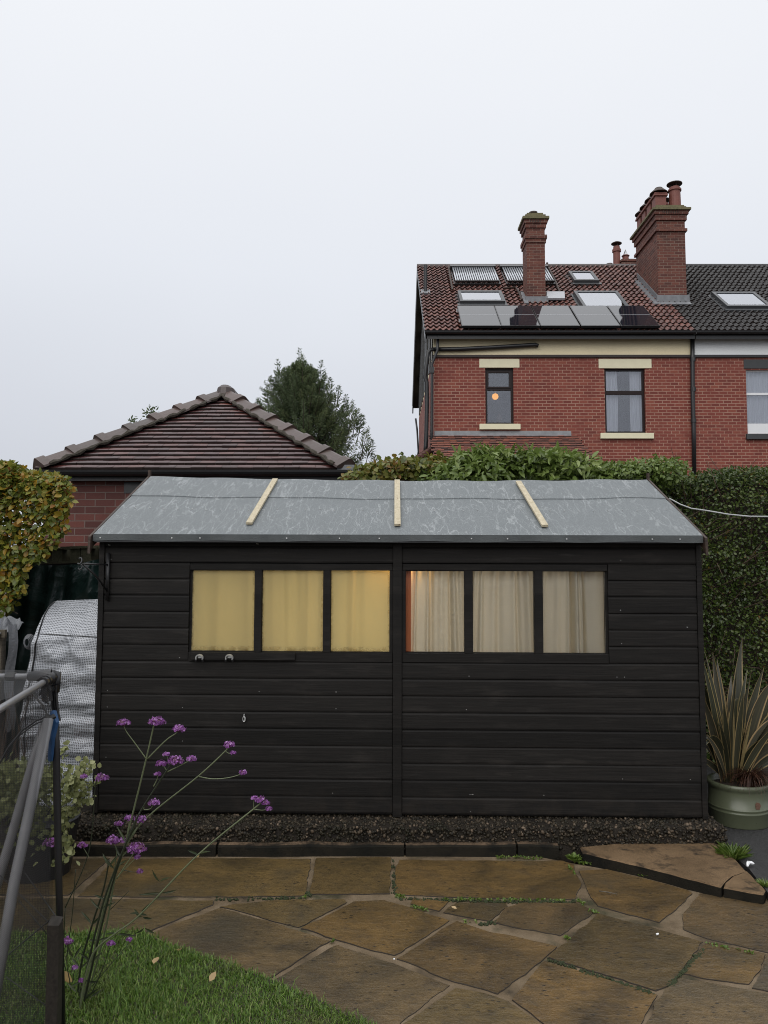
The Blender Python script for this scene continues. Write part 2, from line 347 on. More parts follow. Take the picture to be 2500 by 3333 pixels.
def m_felt():
    n = N('grey_roofing_felt'); co = n.obj()
    g = n.noise(co, 150, 4, 0.75); a = n.noise(co, 2.2, 5)
    wn_ = n.nd('TexNoise', {'Vector': co, 'Scale': 45.0, 'Detail': 3}); wc = n.nd('Mix', {0: 0.022}, data_type='RGBA', blend_type='ADD'); n.put(wc.inputs[6], co); n.put(wc.inputs[7], wn_.outputs['Color']); co2 = wc.outputs[2]
    wv = n.nd('TexNoise', {'Vector': n.map(co2, (15, 2.6, 2.6)), 'Scale': 1.0, 'Detail': 2.5, 'Roughness': 0.45, 'Distortion': 0.3}).outputs['Fac']
    w2 = n.nd('TexNoise', {'Vector': n.map(co2, (34, 8, 8), (3, 1, 2)), 'Scale': 1.0, 'Detail': 2.0, 'Roughness': 0.4, 'Distortion': 0.3}).outputs['Fac']
    v1 = n.ramp(n.math('ABSOLUTE', n.math('SUBTRACT', wv, 0.5)), [(0.0, 1), (0.02, 0)])
    v2 = n.ramp(n.math('ABSOLUTE', n.math('SUBTRACT', w2, 0.5)), [(0.0, 1), (0.02, 0)])
    veins = n.math('MAXIMUM', v1, n.math('MULTIPLY', v2, 0.7)); veins = n.math('MULTIPLY', veins, n.ramp(n.noise(co, 3.3, 3), [(0.30, 0.25), (0.6, 1)]))
    c = n.ramp(g, [(0.3, (0.075, 0.085, 0.090)), (0.5, (0.128, 0.142, 0.148)), (0.72, (0.20, 0.216, 0.222))])
    c = n.mix(n.math('MULTIPLY', a, 0.35), c, (0.11, 0.124, 0.128))
    c = n.mix(n.math('MULTIPLY', veins, 0.55), c, (0.36, 0.38, 0.385))
    return n.out(n.pr(c, 0.55, n.bump(g, 0.4, 0.004), 0.35))
M_felt = m_felt()
M_feltedge = plain('dark_felt_edge', (0.058, 0.065, 0.067), 0.7, 0.4, 14, 0.5)
def m_pine(name, lo, hi, dark):
    n = N(name); co = n.obj(); g = n.noise(n.map(co, (60, 4, 60)), 1.0, 5, 0.6, 0.7); k = n.vor(n.map(co, (14, 3.2, 14)), 1.0)
    c = n.ramp(g, [(0.3, lo), (0.7, hi)]); c = n.mix(n.ramp(k, [(0.04, 0.9), (0.11, 0)]), c, dark)
    return n.out(n.pr(c, 0.6, n.bump(g, 0.3, 0.002), 0.35))
M_pine = m_pine('pale_pine_batten', (0.34, 0.29, 0.19), (0.50, 0.44, 0.32), (0.16, 0.10, 0.05))
M_oldwood = m_pine('weathered_wood', (0.040, 0.032, 0.022), (0.095, 0.080, 0.058), (0.02, 0.015, 0.01))
M_greenwood = m_pine('mossy_pallet_wood', (0.040, 0.042, 0.024), (0.10, 0.095, 0.060), (0.02, 0.018, 0.01))
M_stake = m_pine('dark_stake_wood', (0.012, 0.010, 0.008), (0.035, 0.029, 0.023), (0.01, 0.008, 0.006))
M_barge = m_pine('bargeboard_wood', (0.020, 0.012, 0.009), (0.055, 0.034, 0.024), (0.01, 0.008, 0.006))
M_blackmetal = plain('black_painted_metal', (0.010, 0.010, 0.011), 0.4, 0.3, 20, 0.2)
M_steel = plain('galvanised_steel', (0.55, 0.55, 0.54), 0.35, 0.2, 20, 0.1, 0.5, 0.9)
M_blackplastic = plain('black_plastic', (0.013, 0.013, 0.014), 0.35, 0.2, 5, 0.05)
M_cream = plain('cream_painted_stone', (0.66, 0.62, 0.44), 0.7, 0.1, 6, 0.3)
M_lead = plain('lead_flashing', (0.15, 0.155, 0.165), 0.5, 0.5, 9, 0.6)
M_house_brick = brick_mat('red_house_brick', [(0.0, (0.14, 0.033, 0.026)), (0.35, (0.205, 0.048, 0.035)), (0.7, (0.24, 0.060, 0.042)), (1.0, (0.28, 0.082, 0.052))], (0.33, 0.19, 0.14), 0.214, 0.0795, 0.009, stain_amt=0.2)
M_chim_brick = brick_mat('red_chimney_brick', [(0.0, (0.065, 0.024, 0.019)), (0.35, (0.115, 0.038, 0.028)), (0.7, (0.15, 0.050, 0.034)), (1.0, (0.18, 0.066, 0.045))], (0.20, 0.14, 0.11), 0.214, 0.0795, 0.007, stain_amt=0.65)
M_garage_brick = brick_mat('dark_red_garage_brick', [(0.0, (0.060, 0.018, 0.015)), (0.4, (0.115, 0.033, 0.026)), (0.8, (0.155, 0.046, 0.035)), (1.0, (0.18, 0.06, 0.044))], (0.15, 0.11, 0.095), 0.216, 0.0775, 0.006, stain_amt=0.5, rough=0.6)
def m_render(name, col):
    n = N(name); co = n.obj(); a = n.noise(co, 1.2, 5); p = n.vor(co, 55); g = n.noise(co, 45, 4, 0.7)
    c = n.mix(a, tuple(x * 0.82 for x in col), col); c = n.mix(n.math('MULTIPLY', n.ramp(g, [(0.5, 0), (0.75, 1)]), 0.3), c, tuple(x * 0.6 for x in col))
    return n.out(n.pr(c, 0.85, n.bump(n.math('ADD', p, g), 0.25, 0.01), 0.2))
M_cream_render = m_render('cream_roughcast', (0.80, 0.70, 0.47)); M_white_render = m_render('white_render', (0.80, 0.82, 0.82))
def m_tile(name, stops, rough, moss=(0.05, 0.05, 0.03), moss_amt=0.35, coat=0.0):
    n = N(name); co = n.obj(); r = n.attr('rnd'); a = n.noise(co, 1.1, 5, 0.6); f = n.noise(co, 40, 4, 0.7)
    c = n.ramp(n.math('ADD', n.math('MULTIPLY', r, 0.7), n.math('MULTIPLY', a, 0.35)), stops)
    c = n.mix(n.math('MULTIPLY', n.ramp(n.noise(co, 4, 6, 0.7), [(0.52, 0), (0.72, 1)]), moss_amt), c, moss)
    c = n.mix(n.math('MULTIPLY', f, 0.3), c, (0.02, 0.012, 0.01))
    return n.out(n.pr(c, n.math('MULTIPLY_ADD', f, 0.25, rough), n.bump(f, 0.25, 0.004), 0.5, **({'Coat Weight': coat, 'Coat Roughness': 0.18} if coat else {})))
M_pantile = m_tile('red_brown_pantiles', [(0.1, (0.070, 0.023, 0.018)), (0.5, (0.120, 0.040, 0.030)), (0.9, (0.18, 0.066, 0.048))], 0.30, (0.06, 0.035, 0.026), 0.4, 0.0)
M_tileedge = plain('dark_tile_edge', (0.010, 0.006, 0.005), 0.85, 0.4, 20, 0.2, 0.1)
M_darktile = m_tile('charcoal_pantiles', [(0.1, (0.010, 0.010, 0.011)), (0.5, (0.018, 0.018, 0.019)), (0.9, (0.032, 0.031, 0.032))], 0.42, (0.035, 0.035, 0.025), 0.3)
M_plaintile = m_tile('wet_plain_tiles', [(0.05, (0.030, 0.010, 0.011)), (0.5, (0.055, 0.017, 0.018)), (0.8, (0.085, 0.024, 0.019)), (1.0, (0.19, 0.040, 0.014))], 0.20, (0.022, 0.017, 0.014), 0.3, 0.35)
M_porchtile = m_tile('red_clay_plain_tiles', [(0.05, (0.055, 0.024, 0.018)), (0.5, (0.14, 0.042, 0.026)), (0.8, (0.22, 0.062, 0.034)), (1.0, (0.36, 0.12, 0.06))], 0.45, (0.03, 0.022, 0.017), 0.4)
M_hiptile = m_tile('brown_hip_tiles', [(0.1, (0.036, 0.022, 0.018)), (0.5, (0.058, 0.033, 0.027)), (0.9, (0.080, 0.044, 0.035))], 0.35, (0.04, 0.04, 0.032), 0.5, 0.2)
M_hiptile_r = M_hiptile
M_pot = plain('terracotta_pot', (0.155, 0.048, 0.034), 0.6, 0.3, 9, 0.3)
M_flaunch = plain('mossy_flaunching', (0.13, 0.115, 0.06), 0.9, 0.6, 12, 0.8)
M_upvc = plain('dark_brown_frame', (0.014, 0.007, 0.0065), 0.4, 0.2, 4, 0.03, 0.25)
M_whiteframe = plain('white_painted_frame', (0.68, 0.69, 0.70), 0.4, 0.05, 4, 0.03)
def m_glass(name, tint=(0.92, 0.93, 0.95), refl=0.08):
    n = N(name); fr = n.nd('Fresnel', {'IOR': 1.5}).outputs[0]
    wv = n.bump(n.noise(n.obj(), 1.5, 2), 0.15, 0.02)
    g = n.nd('BsdfGlossy', {'Color': (0.9, 0.92, 0.97), 'Roughness': 0.01, 'Normal': wv}).outputs[0]
    t = n.nd('BsdfTransparent', {'Color': tint}).outputs[0]
    return n.out(n.mixs(n.math('ADD', fr, refl, clamp=True), t, g))
M_glass = m_glass('window_glass'); M_roofglass = m_glass('rooflight_glass', (0.92, 0.93, 0.95), 0.30); M_shedglass = m_glass('clear_shed_pane', (0.97, 0.97, 0.96), -0.034)
def m_frost():
    n = N('yellowed_plastic_pane'); co = n.obj(); a = n.noise(co, 3, 4); d = n.noise(n.map(co, (1, 1, 3)), 9, 6, 0.7)
    c = n.mix(a, (0.60, 0.53, 0.30), (0.68, 0.60, 0.36))
    c = n.mix(n.ramp(d, [(0.66, 0), (0.8, 0.5)]), c, (0.3, 0.18, 0.06))
    gz = n.nd('TexCoord').outputs['Generated']; sg = n.sep(gz); edge = n.math('MAXIMUM', n.ramp(sg[2], [(0.0, 1), (0.07, 0)]), n.math('MULTIPLY', n.ramp(n.math('ABSOLUTE', n.math('SUBTRACT', sg[0], 0.5)), [(0.46, 0), (0.5, 1)]), 0.6))
    c = n.mix(n.math('MULTIPLY', edge, n.ramp(n.noise(co, 22, 5, 0.7), [(0.40, 0.1), (0.62, 1)])), c, (0.10, 0.06, 0.022))
    p = n.pr(c, 0.3, None, 0.4); t = n.nd('BsdfTransparent', {'Color': (0.96, 0.91, 0.74)}).outputs[0]
    tl = n.nd('BsdfTranslucent', {'Color': c}).outputs[0]
    return n.out(n.mixs(0.60, n.mixs(0.35, p, tl), t))
M_frost = m_frost()
def m_curtain(name, col, weave=0.25, trans=0.5):
    n = N(name); co = n.obj()
    a = n.noise(n.map(co, (220, 1, 14)), 1.0, 2); b = n.noise(n.map(co, (14, 1, 220)), 1.0, 2)
    sl = n.math('MAXIMUM', n.ramp(n.noise(n.map(co, (190, 5, 26)), 1.0, 2), [(0.66, 0), (0.74, 1)]), n.ramp(n.noise(n.map(co, (34, 5, 190)), 1.0, 2), [(0.66, 0), (0.74, 1)]))
    c = n.mix(n.math('MULTIPLY', n.math('ADD', a, b), weave), tuple(x * 1.1 for x in col), tuple(x * 0.55 for x in col))
    c = n.mix(n.math('MULTIPLY', sl, weave * 1.6), c, tuple(min(1, x * 1.35) for x in col))
    p = n.pr(c, 0.9, None, 0.1); t = n.nd('BsdfTranslucent', {'Color': c}).outputs[0]
    return n.out(n.mixs(trans, p, t))
M_linen = m_curtain('beige_linen', (0.70, 0.66, 0.56), 0.14, 0.38); M_yellowcurt = m_curtain('cream_cotton', (0.84, 0.78, 0.56), 0.05)
M_net = m_curtain('white_voile', (0.80, 0.82, 0.84), 0.05, 0.3); M_orange = plain('orange_painted_board', (0.50, 0.14, 0.045), 0.6, 0.1, 6)
def m_solar():
    n = N('solar_glass'); a = n.uv()
    return n.out(n.pr((0.010, 0.011, 0.016), 0.04, n.bump(n.noise(n.obj(), 0.8, 2), 0.02, 0.01), 0.75))
M_solar = m_solar(); M_solarframe = plain('black_anodised_frame', (0.012, 0.012, 0.014), 0.3, 0.1)
M_whiteline = plain('silver_cell_gap', (0.32, 0.33, 0.35), 0.4, 0.05)
M_whitepanel = plain('white_rooflight_panel', (0.80, 0.81, 0.80), 0.25, 0.04, 2, 0.0, 0.8)  # plain white panel set just under each rooflight pane
M_tubeglass = plain('silvered_collector_tube', (0.42, 0.44, 0.47), 0.22, 0.1, 3, 0, 0.8, 0.5)
M_skyframe = plain('grey_rooflight_frame', (0.055, 0.058, 0.062), 0.45, 0.15, 5)
M_greypipe = plain('grey_cable', (0.34, 0.35, 0.35), 0.5, 0.1)
M_pole = plain('grey_plastic_pole', (0.15, 0.15, 0.155), 0.45, 0.3, 14, 0.3)
M_alu = plain('dull_aluminium_pole', (0.34, 0.34, 0.35), 0.4, 0.2, 12, 0.3, 0.5, 0.7)
M_blue = plain('blue_strap', (0.012, 0.060, 0.16), 0.5, 0.3, 12)
def m_mesh(name, period, cover, col, alpha_bg=0.0, bgcol=(0.5, 0.5, 0.5), rough=0.5, crinkle=0.0):
    n = N(name); u = n.sep(n.uv()); wob_ = n.math('MULTIPLY', n.noise(n.uv(), 14, 2), period * 0.7)
    fx = n.math('FRACT', n.math('DIVIDE', n.math('ADD', u[0], wob_), period)); fy = n.math('FRACT', n.math('DIVIDE', n.math('ADD', u[1], wob_), period))
    th = n.math('MAXIMUM', n.math('LESS_THAN', fx, cover), n.math('LESS_THAN', fy, cover))
    nb = n.bump(n.math('ADD', n.vor(n.map(n.uv(), (1, 2.2, 1)), 7), n.noise(n.uv(), 9, 4, .6, 1.0)), crinkle, 0.05) if crinkle else None
    p = n.pr(col, rough, nb, 0.4); t = n.nd('BsdfTransparent', {'Color': (1, 1, 1)}).outputs[0]
    if alpha_bg:
        q = n.pr(bgcol, 0.2, nb, 0.6); t = n.mixs(alpha_bg, t, q)
    return n.out(n.mixs(th, t, p))
M_netting = m_mesh('black_fine_netting', 0.0060, 0.18, (0.020, 0.020, 0.022))
M_netfold = m_mesh('bunched_black_netting', 0.0060, 0.62, (0.022, 0.022, 0.024))
M_gridpoly = m_mesh('grid_reinforced_polythene', 0.0115, 0.36, (0.52, 0.54, 0.58), 0.50, (0.28, 0.295, 0.315), 0.35, 0.4)
def m_tarp():
    n = N('dark_green_tarpaulin'); co = n.obj(); a = n.noise(co, 3.5, 5, 0.6, 0.8); v = n.vor(n.map(co, (1, 1, 1.6)), 7)
    c = n.mix(a, (0.006, 0.018, 0.016), (0.016, 0.040, 0.035))
    return n.out(n.pr(c, 0.36, n.bump(n.math('ADD', a, n.math('MULTIPLY', v, 0.5)), 0.8, 0.03), 0.5))
M_tarp = m_tarp(); M_polysheet = plain('crumpled_grey_polythene', (0.11, 0.115, 0.125), 0.3, 0.3, 9, 0.8)
M_glaze = plain('sage_green_glaze', (0.082, 0.092, 0.056), 0.32, 0.18, 4, 0.12, 0.5)
M_chip = plain('bare_clay_chip', (0.12, 0.062, 0.038), 0.8, 0.4, 30, 0.5)
def m_phorm():
    n = N('striped_strap_leaf'); u = n.sep(n.uv())[0]; r = n.attr('rnd')
    e_ = n.math('ABSOLUTE', n.math('SUBTRACT', u, 0.5))
    st = n.noise(n.map(n.uv(), (26, 0.5, 1)), 1.0, 2)
    base = n.mix(r, (0.030, 0.036, 0.022), (0.060, 0.058, 0.042)); base = n.mix(n.ramp(st, [(0.52, 0), (0.6, 0.6)]), base, (0.11, 0.095, 0.05))
    c = n.mix(n.ramp(e_, [(0.38, 0), (0.43, 1)]), base, n.mix(r, (0.30, 0.235, 0.10), (0.36, 0.25, 0.13)))
    p = n.pr(c, 0.35, None, 0.5); t = n.nd('BsdfTranslucent', {'Color': c}).outputs[0]
    return n.out(n.mixs(0.2, p, t))
M_phorm = m_phorm()
M_phorm_pale = leaf_mat('cream_strap_leaf', [(0, (0.40, 0.30, 0.13)), (1, (0.5, 0.4, 0.2))])
M_sedge = leaf_mat('red_brown_sedge', [(0, (0.030, 0.012, 0.009)), (0.6, (0.070, 0.026, 0.017)), (1, (0.14, 0.06, 0.035))], 0.5)
M_weed = leaf_mat('bright_weed_leaf', [(0, (0.070, 0.125, 0.016)), (0.6, (0.14, 0.22, 0.035)), (1, (0.22, 0.28, 0.07))])
M_privet = leaf_mat('privet_leaf', [(0, (0.025, 0.046, 0.010)), (0.5, (0.062, 0.098, 0.020)), (0.85, (0.13, 0.175, 0.040)), (0.955, (0.11, 0.13, 0.036)), (0.97, (0.22, 0.16, 0.02)), (1, (0.16, 0.08, 0.025))], 0.33)
M_freshleaf = leaf_mat('fresh_shrub_leaf', [(0, (0.070, 0.115, 0.020)), (0.5, (0.155, 0.225, 0.048)), (1, (0.30, 0.37, 0.12))], 0.34)
M_autumnleaf = leaf_mat('turning_shrub_leaf', [(0, (0.055, 0.075, 0.015)), (0.45, (0.13, 0.16, 0.030)), (0.75, (0.22, 0.21, 0.040)), (1, (0.24, 0.12, 0.035))], 0.4)
M_beech = leaf_mat('beech_leaf', [(0, (0.060, 0.085, 0.014)), (0.42, (0.14, 0.175, 0.028)), (0.66, (0.25, 0.25, 0.038)), (0.82, (0.38, 0.24, 0.022)), (0.93, (0.30, 0.14, 0.02)), (1, (0.20, 0.075, 0.018))], 0.4)
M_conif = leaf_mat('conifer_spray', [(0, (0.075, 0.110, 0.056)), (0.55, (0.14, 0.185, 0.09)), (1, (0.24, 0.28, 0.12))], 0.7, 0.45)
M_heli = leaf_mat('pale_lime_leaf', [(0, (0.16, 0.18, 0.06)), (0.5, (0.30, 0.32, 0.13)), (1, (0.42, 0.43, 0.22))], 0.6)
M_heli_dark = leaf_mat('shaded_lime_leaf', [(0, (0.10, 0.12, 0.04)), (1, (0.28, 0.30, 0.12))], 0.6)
M_bark = plain('dark_bark', (0.035, 0.025, 0.018), 0.85, 0.4, 10, 0.8); M_twig = plain('brown_twig', (0.060, 0.038, 0.024), 0.8, 0.4, 20, 0.3)
M_stem = plain('green_stem', (0.115, 0.135, 0.070), 0.5, 0.3, 30, 0.1); M_stemdark = plain('dark_green_stem', (0.022, 0.028, 0.015), 0.5, 0.3, 30, 0.1)
M_verb = leaf_mat('purple_floret', [(0, (0.13, 0.028, 0.15)), (0.4, (0.33, 0.085, 0.40)), (0.75, (0.55, 0.25, 0.64)), (1, (0.82, 0.60, 0.86))], 0.6, 0.3)
M_calyx = plain('maroon_calyx', (0.075, 0.020, 0.050), 0.6, 0.3, 40)
M_dryleaf = leaf_mat('fallen_leaf', [(0, (0.30, 0.20, 0.07)), (1, (0.50, 0.36, 0.20))], 0.5, 0.1)
M_white = plain('white_scrap', (0.72, 0.73, 0.74), 0.5, 0.1)
M_room = plain('plain_room_wall', (0.30, 0.30, 0.34), 0.8, 0.05, 1, 0)
M_dark = plain('dark_room', (0.05, 0.05, 0.055), 0.8, 0.05, 1, 0)
def m_emit(name, col, st):
    n = N(name); return n.out(n.nd('Emission', {'Color': col, 'Strength': st}).outputs[0])
M_lamp = m_emit('lit_orange_lamp', (1.0, 0.42, 0.06), 1.2)
#@@PART2
# ================================================================== SETTING
g = MB(); g.add([(-600, -60, -0.09), (600, -60, -0.09), (600, 1500, -0.09), (-600, 1500, -0.09)], [(0, 1, 2, 3)])
tag(make('ground', g, M_soil), kind='structure')

def gpoly(pts, z=0.0): return [G(u, v, z) for u, v in pts]
def rough_poly(poly, step=0.06, amp=0.006, seed=0):
    out = []; n = len(poly); r = np.random.default_rng(seed)
    for i in range(n):
        a, b = poly[i], poly[(i + 1) % n]; k = max(1, int(np.linalg.norm(b - a) / step))
        for j in range(k):
            p = a + (b - a) * (j / k); t = wob(p[None], seed + 3, 9)[0] + .45 * wob(p[None], seed + 13, 34)[0]; t2 = wob(p[None], seed + 5, 9)[0] + .45 * wob(p[None], seed + 15, 34)[0]
            out.append(p + np.array([t, t2, 0]) * amp)
    return out
# paving: mortar bed plus flagstones
bed = MB(); bed.prism([np.array(p) for p in [(-4.5, 1.2, -0.05), (5.5, 1.2, -0.05), (5.5, 4.45, -0.05), (3.2, 4.50, -0.05), (1.6, 4.50, -0.05), (0.9, 4.89, -0.05), (-2.6, 4.93, -0.05), (-4.5, 4.93, -0.05)]], (0, 0, 0.050))
patio = tag(make('patio', bed, M_mortar), kind='structure')
FL = [
 [(380,2797),(1008,2798),(990,2917),(720,2921),(262,2918)],
 [(-420,2797),(352,2797),(222,2914),(-520,2914)],
 [(1032,2797),(1268,2795),(1266,2912),(1008,2912)],
 [(1305,2803),(1600,2806),(1830,2806),(1864,2818),(1888,2880),(1870,2928),(1600,2924),(1292,2914),(1290,2830)],
 [(1887,2838),(1974,2832),(2088,2862),(2235,2900),(2250,2910),(2164,2990),(2148,3004),(2023,2970),(1950,2950),(1926,2922)],
 [(2282,2912),(2520,2950),(2900,3010),(2950,3180),(2520,3104),(2311,3058),(2230,3028),(2222,2990)],
 [(217,2930),(686,2935),(684,2949),(461,3040),(212,3050),(-560,3052),(-520,2930)],
 [(716,2954),(880,2935),(1116,2930),(1120,2941),(972,3020),(860,2992),(802,2974)],
 [(1150,2941),(1250,2933),(1460,3000),(1280,3114),(1092,3057),(988,3026)],
 [(1350,2930),(1454,2938),(1427,2967),(1338,2947)],
 [(1490,2941),(1642,2946),(1646,2954),(1595,2998),(1445,2971)],
 [(1694,2944),(1876,2944),(1928,2969),(1822,3046),(1700,3026),(1608,3003),(1652,2959)],
 [(712,2960),(968,3031),(1069,3065),(868,3190),(760,3300),(300,3300),(150,3130),(466,3052)],
 [(1100,3081),(1250,3133),(1456,3210),(1300,3327),(1150,3480),(780,3480),(780,3310),(880,3204)],
 [(1488,3003),(1590,3038),(1808,3082),(1768,3118),(1622,3236),(1440,3181),(1296,3124)],
 [(1949,2978),(2088,3013),(2285,3070),(2184,3205),(2136,3226),(1904,3155),(1788,3119)],
 [(1776,3133),(1893,3168),(2138,3241),(2076,3340),(2000,3480),(1960,3480),(1670,3256)],
 [(1480,3221),(1614,3249),(1656,3264),(1940,3480),(1170,3480),(1314,3345)],
 [(2312,3075),(2488,3108),(2478,3150),(2433,3206),(2290,3188),(2232,3173),(2297,3083)],
 [(2228,3190),(2300,3204),(2440,3227),(2700,3290),(2700,3480),(2030,3480),(2098,3350),(2184,3217)],
 [(2500,3112),(2960,3196),(2960,3320),(2720,3280),(2450,3216),(2492,3154)],
]
for i, pl in enumerate(FL):
    p = rough_poly(gpoly(pl), 0.022, 0.010, i); c = np.mean(p, 0); p = [q + (q - c) / np.linalg.norm(q - c) * 0.006 for q in p]
    tilt = rng.normal(size=2) * 0.004
    top = [q + np.array([0, 0, 0.0055 + (q - c)[:2] @ tilt * .6]) + (c - q) * 0.003 for q in p]
    f = MB(); n = len(p)
    f.add([q * np.array([1, 1, 0]) + np.array([0, 0, -0.02]) for q in p] + [q * np.array([1, 1, 0]) + np.array([0, 0, 0.003]) for q in p] + top,
          [(j, (j + 1) % n, n + (j + 1) % n, n + j) for j in range(n)] + [(n + j, n + (j + 1) % n, 2 * n + (j + 1) % n, 2 * n + j) for j in range(n)], 1)
    f.add(top, [tuple(range(n))])
    make('flagstone', f, [M_flag, M_soil], patio)

# exposed-aggregate base under the shed
edge = [(x, 4.945 + 0.02 * wob(np.array([[x, 0, 0]]), 3, 2)[0] + (0.035 if x < -1.2 else 0)) for x in np.linspace(-2.08, 2.10, 60)]
sb = MB(); n = len(edge)
top = [(x, y, 0.148) for x, y in edge]; mid = [(x, y - 0.018, 0.09) for x, y in edge]; bot = [(x, y - 0.022, -0.05) for x, y in edge]
back = [(x, 7.6, 0.148) for x, y in edge]
sb.add(top + mid + bot + back, [(3 * n + j, 3 * n + j + 1, j + 1, j)[::-1] for j in range(n - 1)] + [(j, j + 1, n + j + 1, n + j)[::-1] for j in range(n - 1)] + [(n + j, n + j + 1, 2 * n + j + 1, 2 * n + j)[::-1] for j in range(n - 1)])
sb.add([edge[-1] + (0.148,), (2.10, 7.6, 0.148), (2.10, 7.6, -0.05), edge[-1] + (-0.05,), edge[0] + (0.148,), (-2.08, 7.6, 0.148), (-2.08, 7.6, -0.05), edge[0] + (-0.05,)], [(0, 1, 2, 3), (4, 7, 6, 5)])
tag(make('shed_base_pavement', sb, M_slabc), kind='structure')
# pebbles set in it
ico = bpy.data.meshes.new('tmp')
import bmesh
bm = bmesh.new(); bmesh.ops.create_icosphere(bm, subdivisions=1, radius=1.0); IV = np.array([v.co[:] for v in bm.verts]); IF = np.array([[v.index for v in f.verts] for f in bm.faces]); bm.free()
def pebbles(name, C, S, mat):
    n = len(C); q = nrm(rng.normal(size=(n, 4))); 
    a, b, c, d = q.T
    Rm = np.stack([1-2*(c*c+d*d), 2*(b*c-a*d), 2*(b*d+a*c), 2*(b*c+a*d), 1-2*(b*b+d*d), 2*(c*d-a*b), 2*(b*d-a*c), 2*(c*d+a*b), 1-2*(b*b+c*c)], 1).reshape(n, 3, 3)
    sh = rng.uniform(0.55, 1.25, (n, 1, 3)) * S[:, None, None] * rng.uniform(0.8, 1.2, (n, len(IV), 1))
    v = np.einsum('nij,nkj->nki', Rm, IV[None] * sh) + C[:, None]
    f = (np.arange(n)[:, None, None] * len(IV) + IF[None]).reshape(-1, 3)
    return quads_obj(name, v.reshape(-1, 3), f, np.repeat(rng.random(n), len(IV)), mat)
ex = np.array(edge)
np_ = 5200; xs = rng.uniform(-2.08, 2.10, np_); ys = np.interp(xs, ex[:, 0], ex[:, 1]); t = rng.random(np_)
C = np.stack([xs, np.where(t < .5, ys + rng.uniform(-.01, .27, np_), ys - 0.018 + rng.uniform(-.006, .006, np_)), np.where(t < .5, 0.150, rng.uniform(0.02, 0.152, np_))], 1)
tag(pebbles('gravel', C, rng.uniform(0.006, 0.0135, np_), M_pebble), kind='stuff')
# thin mossy kerb in front of it
for x0, x1 in ((-2.3, -1.02), (-1.005, 0.12), (0.132, 0.80), (0.812, 1.06)):
    kb = MB(); k = max(2, int((x1 - x0) / 0.05)); X = np.linspace(x0, x1, k)
    h = [0.066 + 0.010 * wob(np.array([[x, 1, 0]]), 8, 4)[0] for x in X]; yf = [4.872 + 0.006 * wob(np.array([[x, 2, 0]]), 9, 5)[0] for x in X]
    r1 = [(x, y, -0.03) for x, y in zip(X, yf)]; r2 = [(x, y + 0.004, z - 0.010) for x, y, z in zip(X, yf, h)]; r3 = [(x, y + 0.014, z) for x, y, z in zip(X, yf, h)]
    r4 = [(x, y + 0.055, z + .004) for x, y, z in zip(X, yf, h)]; r5 = [(x, y + 0.058, -0.03) for x, y in zip(X, yf)]
    kb.add(r1 + r2 + r3 + r4 + r5, [(q * k + j, q * k + j + 1, (q + 1) * k + j + 1, (q + 1) * k + j) for q in range(2, 4) for j in range(k - 1)])
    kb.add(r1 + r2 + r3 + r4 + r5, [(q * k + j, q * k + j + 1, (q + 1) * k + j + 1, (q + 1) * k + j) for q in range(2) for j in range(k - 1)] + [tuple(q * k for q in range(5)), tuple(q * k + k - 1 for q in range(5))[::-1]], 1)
    tag(make('kerb_edging_pavement', kb, [M_kerb, M_darkface]), kind='structure')
# broken concrete apron on the right
def slab(name, pts, z, mat, h=0.09, seed=0):
    p = rough_poly(gpoly(pts, z), 0.05, 0.008, seed); n = len(p); c = np.mean(p, 0); m = MB()
    ins = [q + (c - q) / np.linalg.norm(c - q) * 0.008 for q in p]
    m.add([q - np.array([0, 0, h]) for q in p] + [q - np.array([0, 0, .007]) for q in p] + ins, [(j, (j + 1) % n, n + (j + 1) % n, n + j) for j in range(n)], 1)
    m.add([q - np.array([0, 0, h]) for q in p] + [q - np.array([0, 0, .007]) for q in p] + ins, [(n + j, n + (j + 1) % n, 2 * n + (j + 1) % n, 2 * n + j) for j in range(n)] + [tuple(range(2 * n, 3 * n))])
    return tag(make(name, m, [mat, M_darkface]), kind='structure')
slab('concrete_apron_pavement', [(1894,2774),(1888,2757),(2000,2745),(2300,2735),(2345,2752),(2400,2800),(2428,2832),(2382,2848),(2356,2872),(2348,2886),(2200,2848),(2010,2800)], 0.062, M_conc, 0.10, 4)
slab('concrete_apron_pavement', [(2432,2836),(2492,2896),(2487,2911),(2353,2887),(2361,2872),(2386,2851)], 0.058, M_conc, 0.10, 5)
tr = MB(); tr.prism([np.array(p) for p in [G(2335,2738,0.045), G(2440,2830,0.045), G(2520,2930,0.045), np.array([6, 4.25, .045]), np.array([9, 9, .045]), np.array([2.08, 9, .045]), np.array([2.10, 4.97, 0.045])]], (0, 0, -0.05))
tag(make('driveway', tr, M_tarmac), kind='structure')
# lawn
LW = [(-900,3042),(217,3050),(330,3046),(455,3042),(550,3088),(749,3150),(870,3202),(1010,3262),(1180,3337),(1320,3420),(1500,3560),(-900,3560)]
lw = gpoly(LW); lm = MB(); lm.prism([q + np.array([0, 0, -0.03]) for q in rough_poly(lw, .05, .012, 3)], (0, 0, 0.046)); tag(make('lawn', lm, M_soil), kind='structure')
A = np.array(lw)[:, :2]; lo, hi = A.min(0), A.max(0); lo[0] = max(lo[0], -3.0)
pts = rng.uniform(lo, hi, (150000, 2)); pts = pts[inpoly(pts + rng.normal(size=pts.shape) * .012, A)]; pts = pts[pts[:, 1] > 2.75]
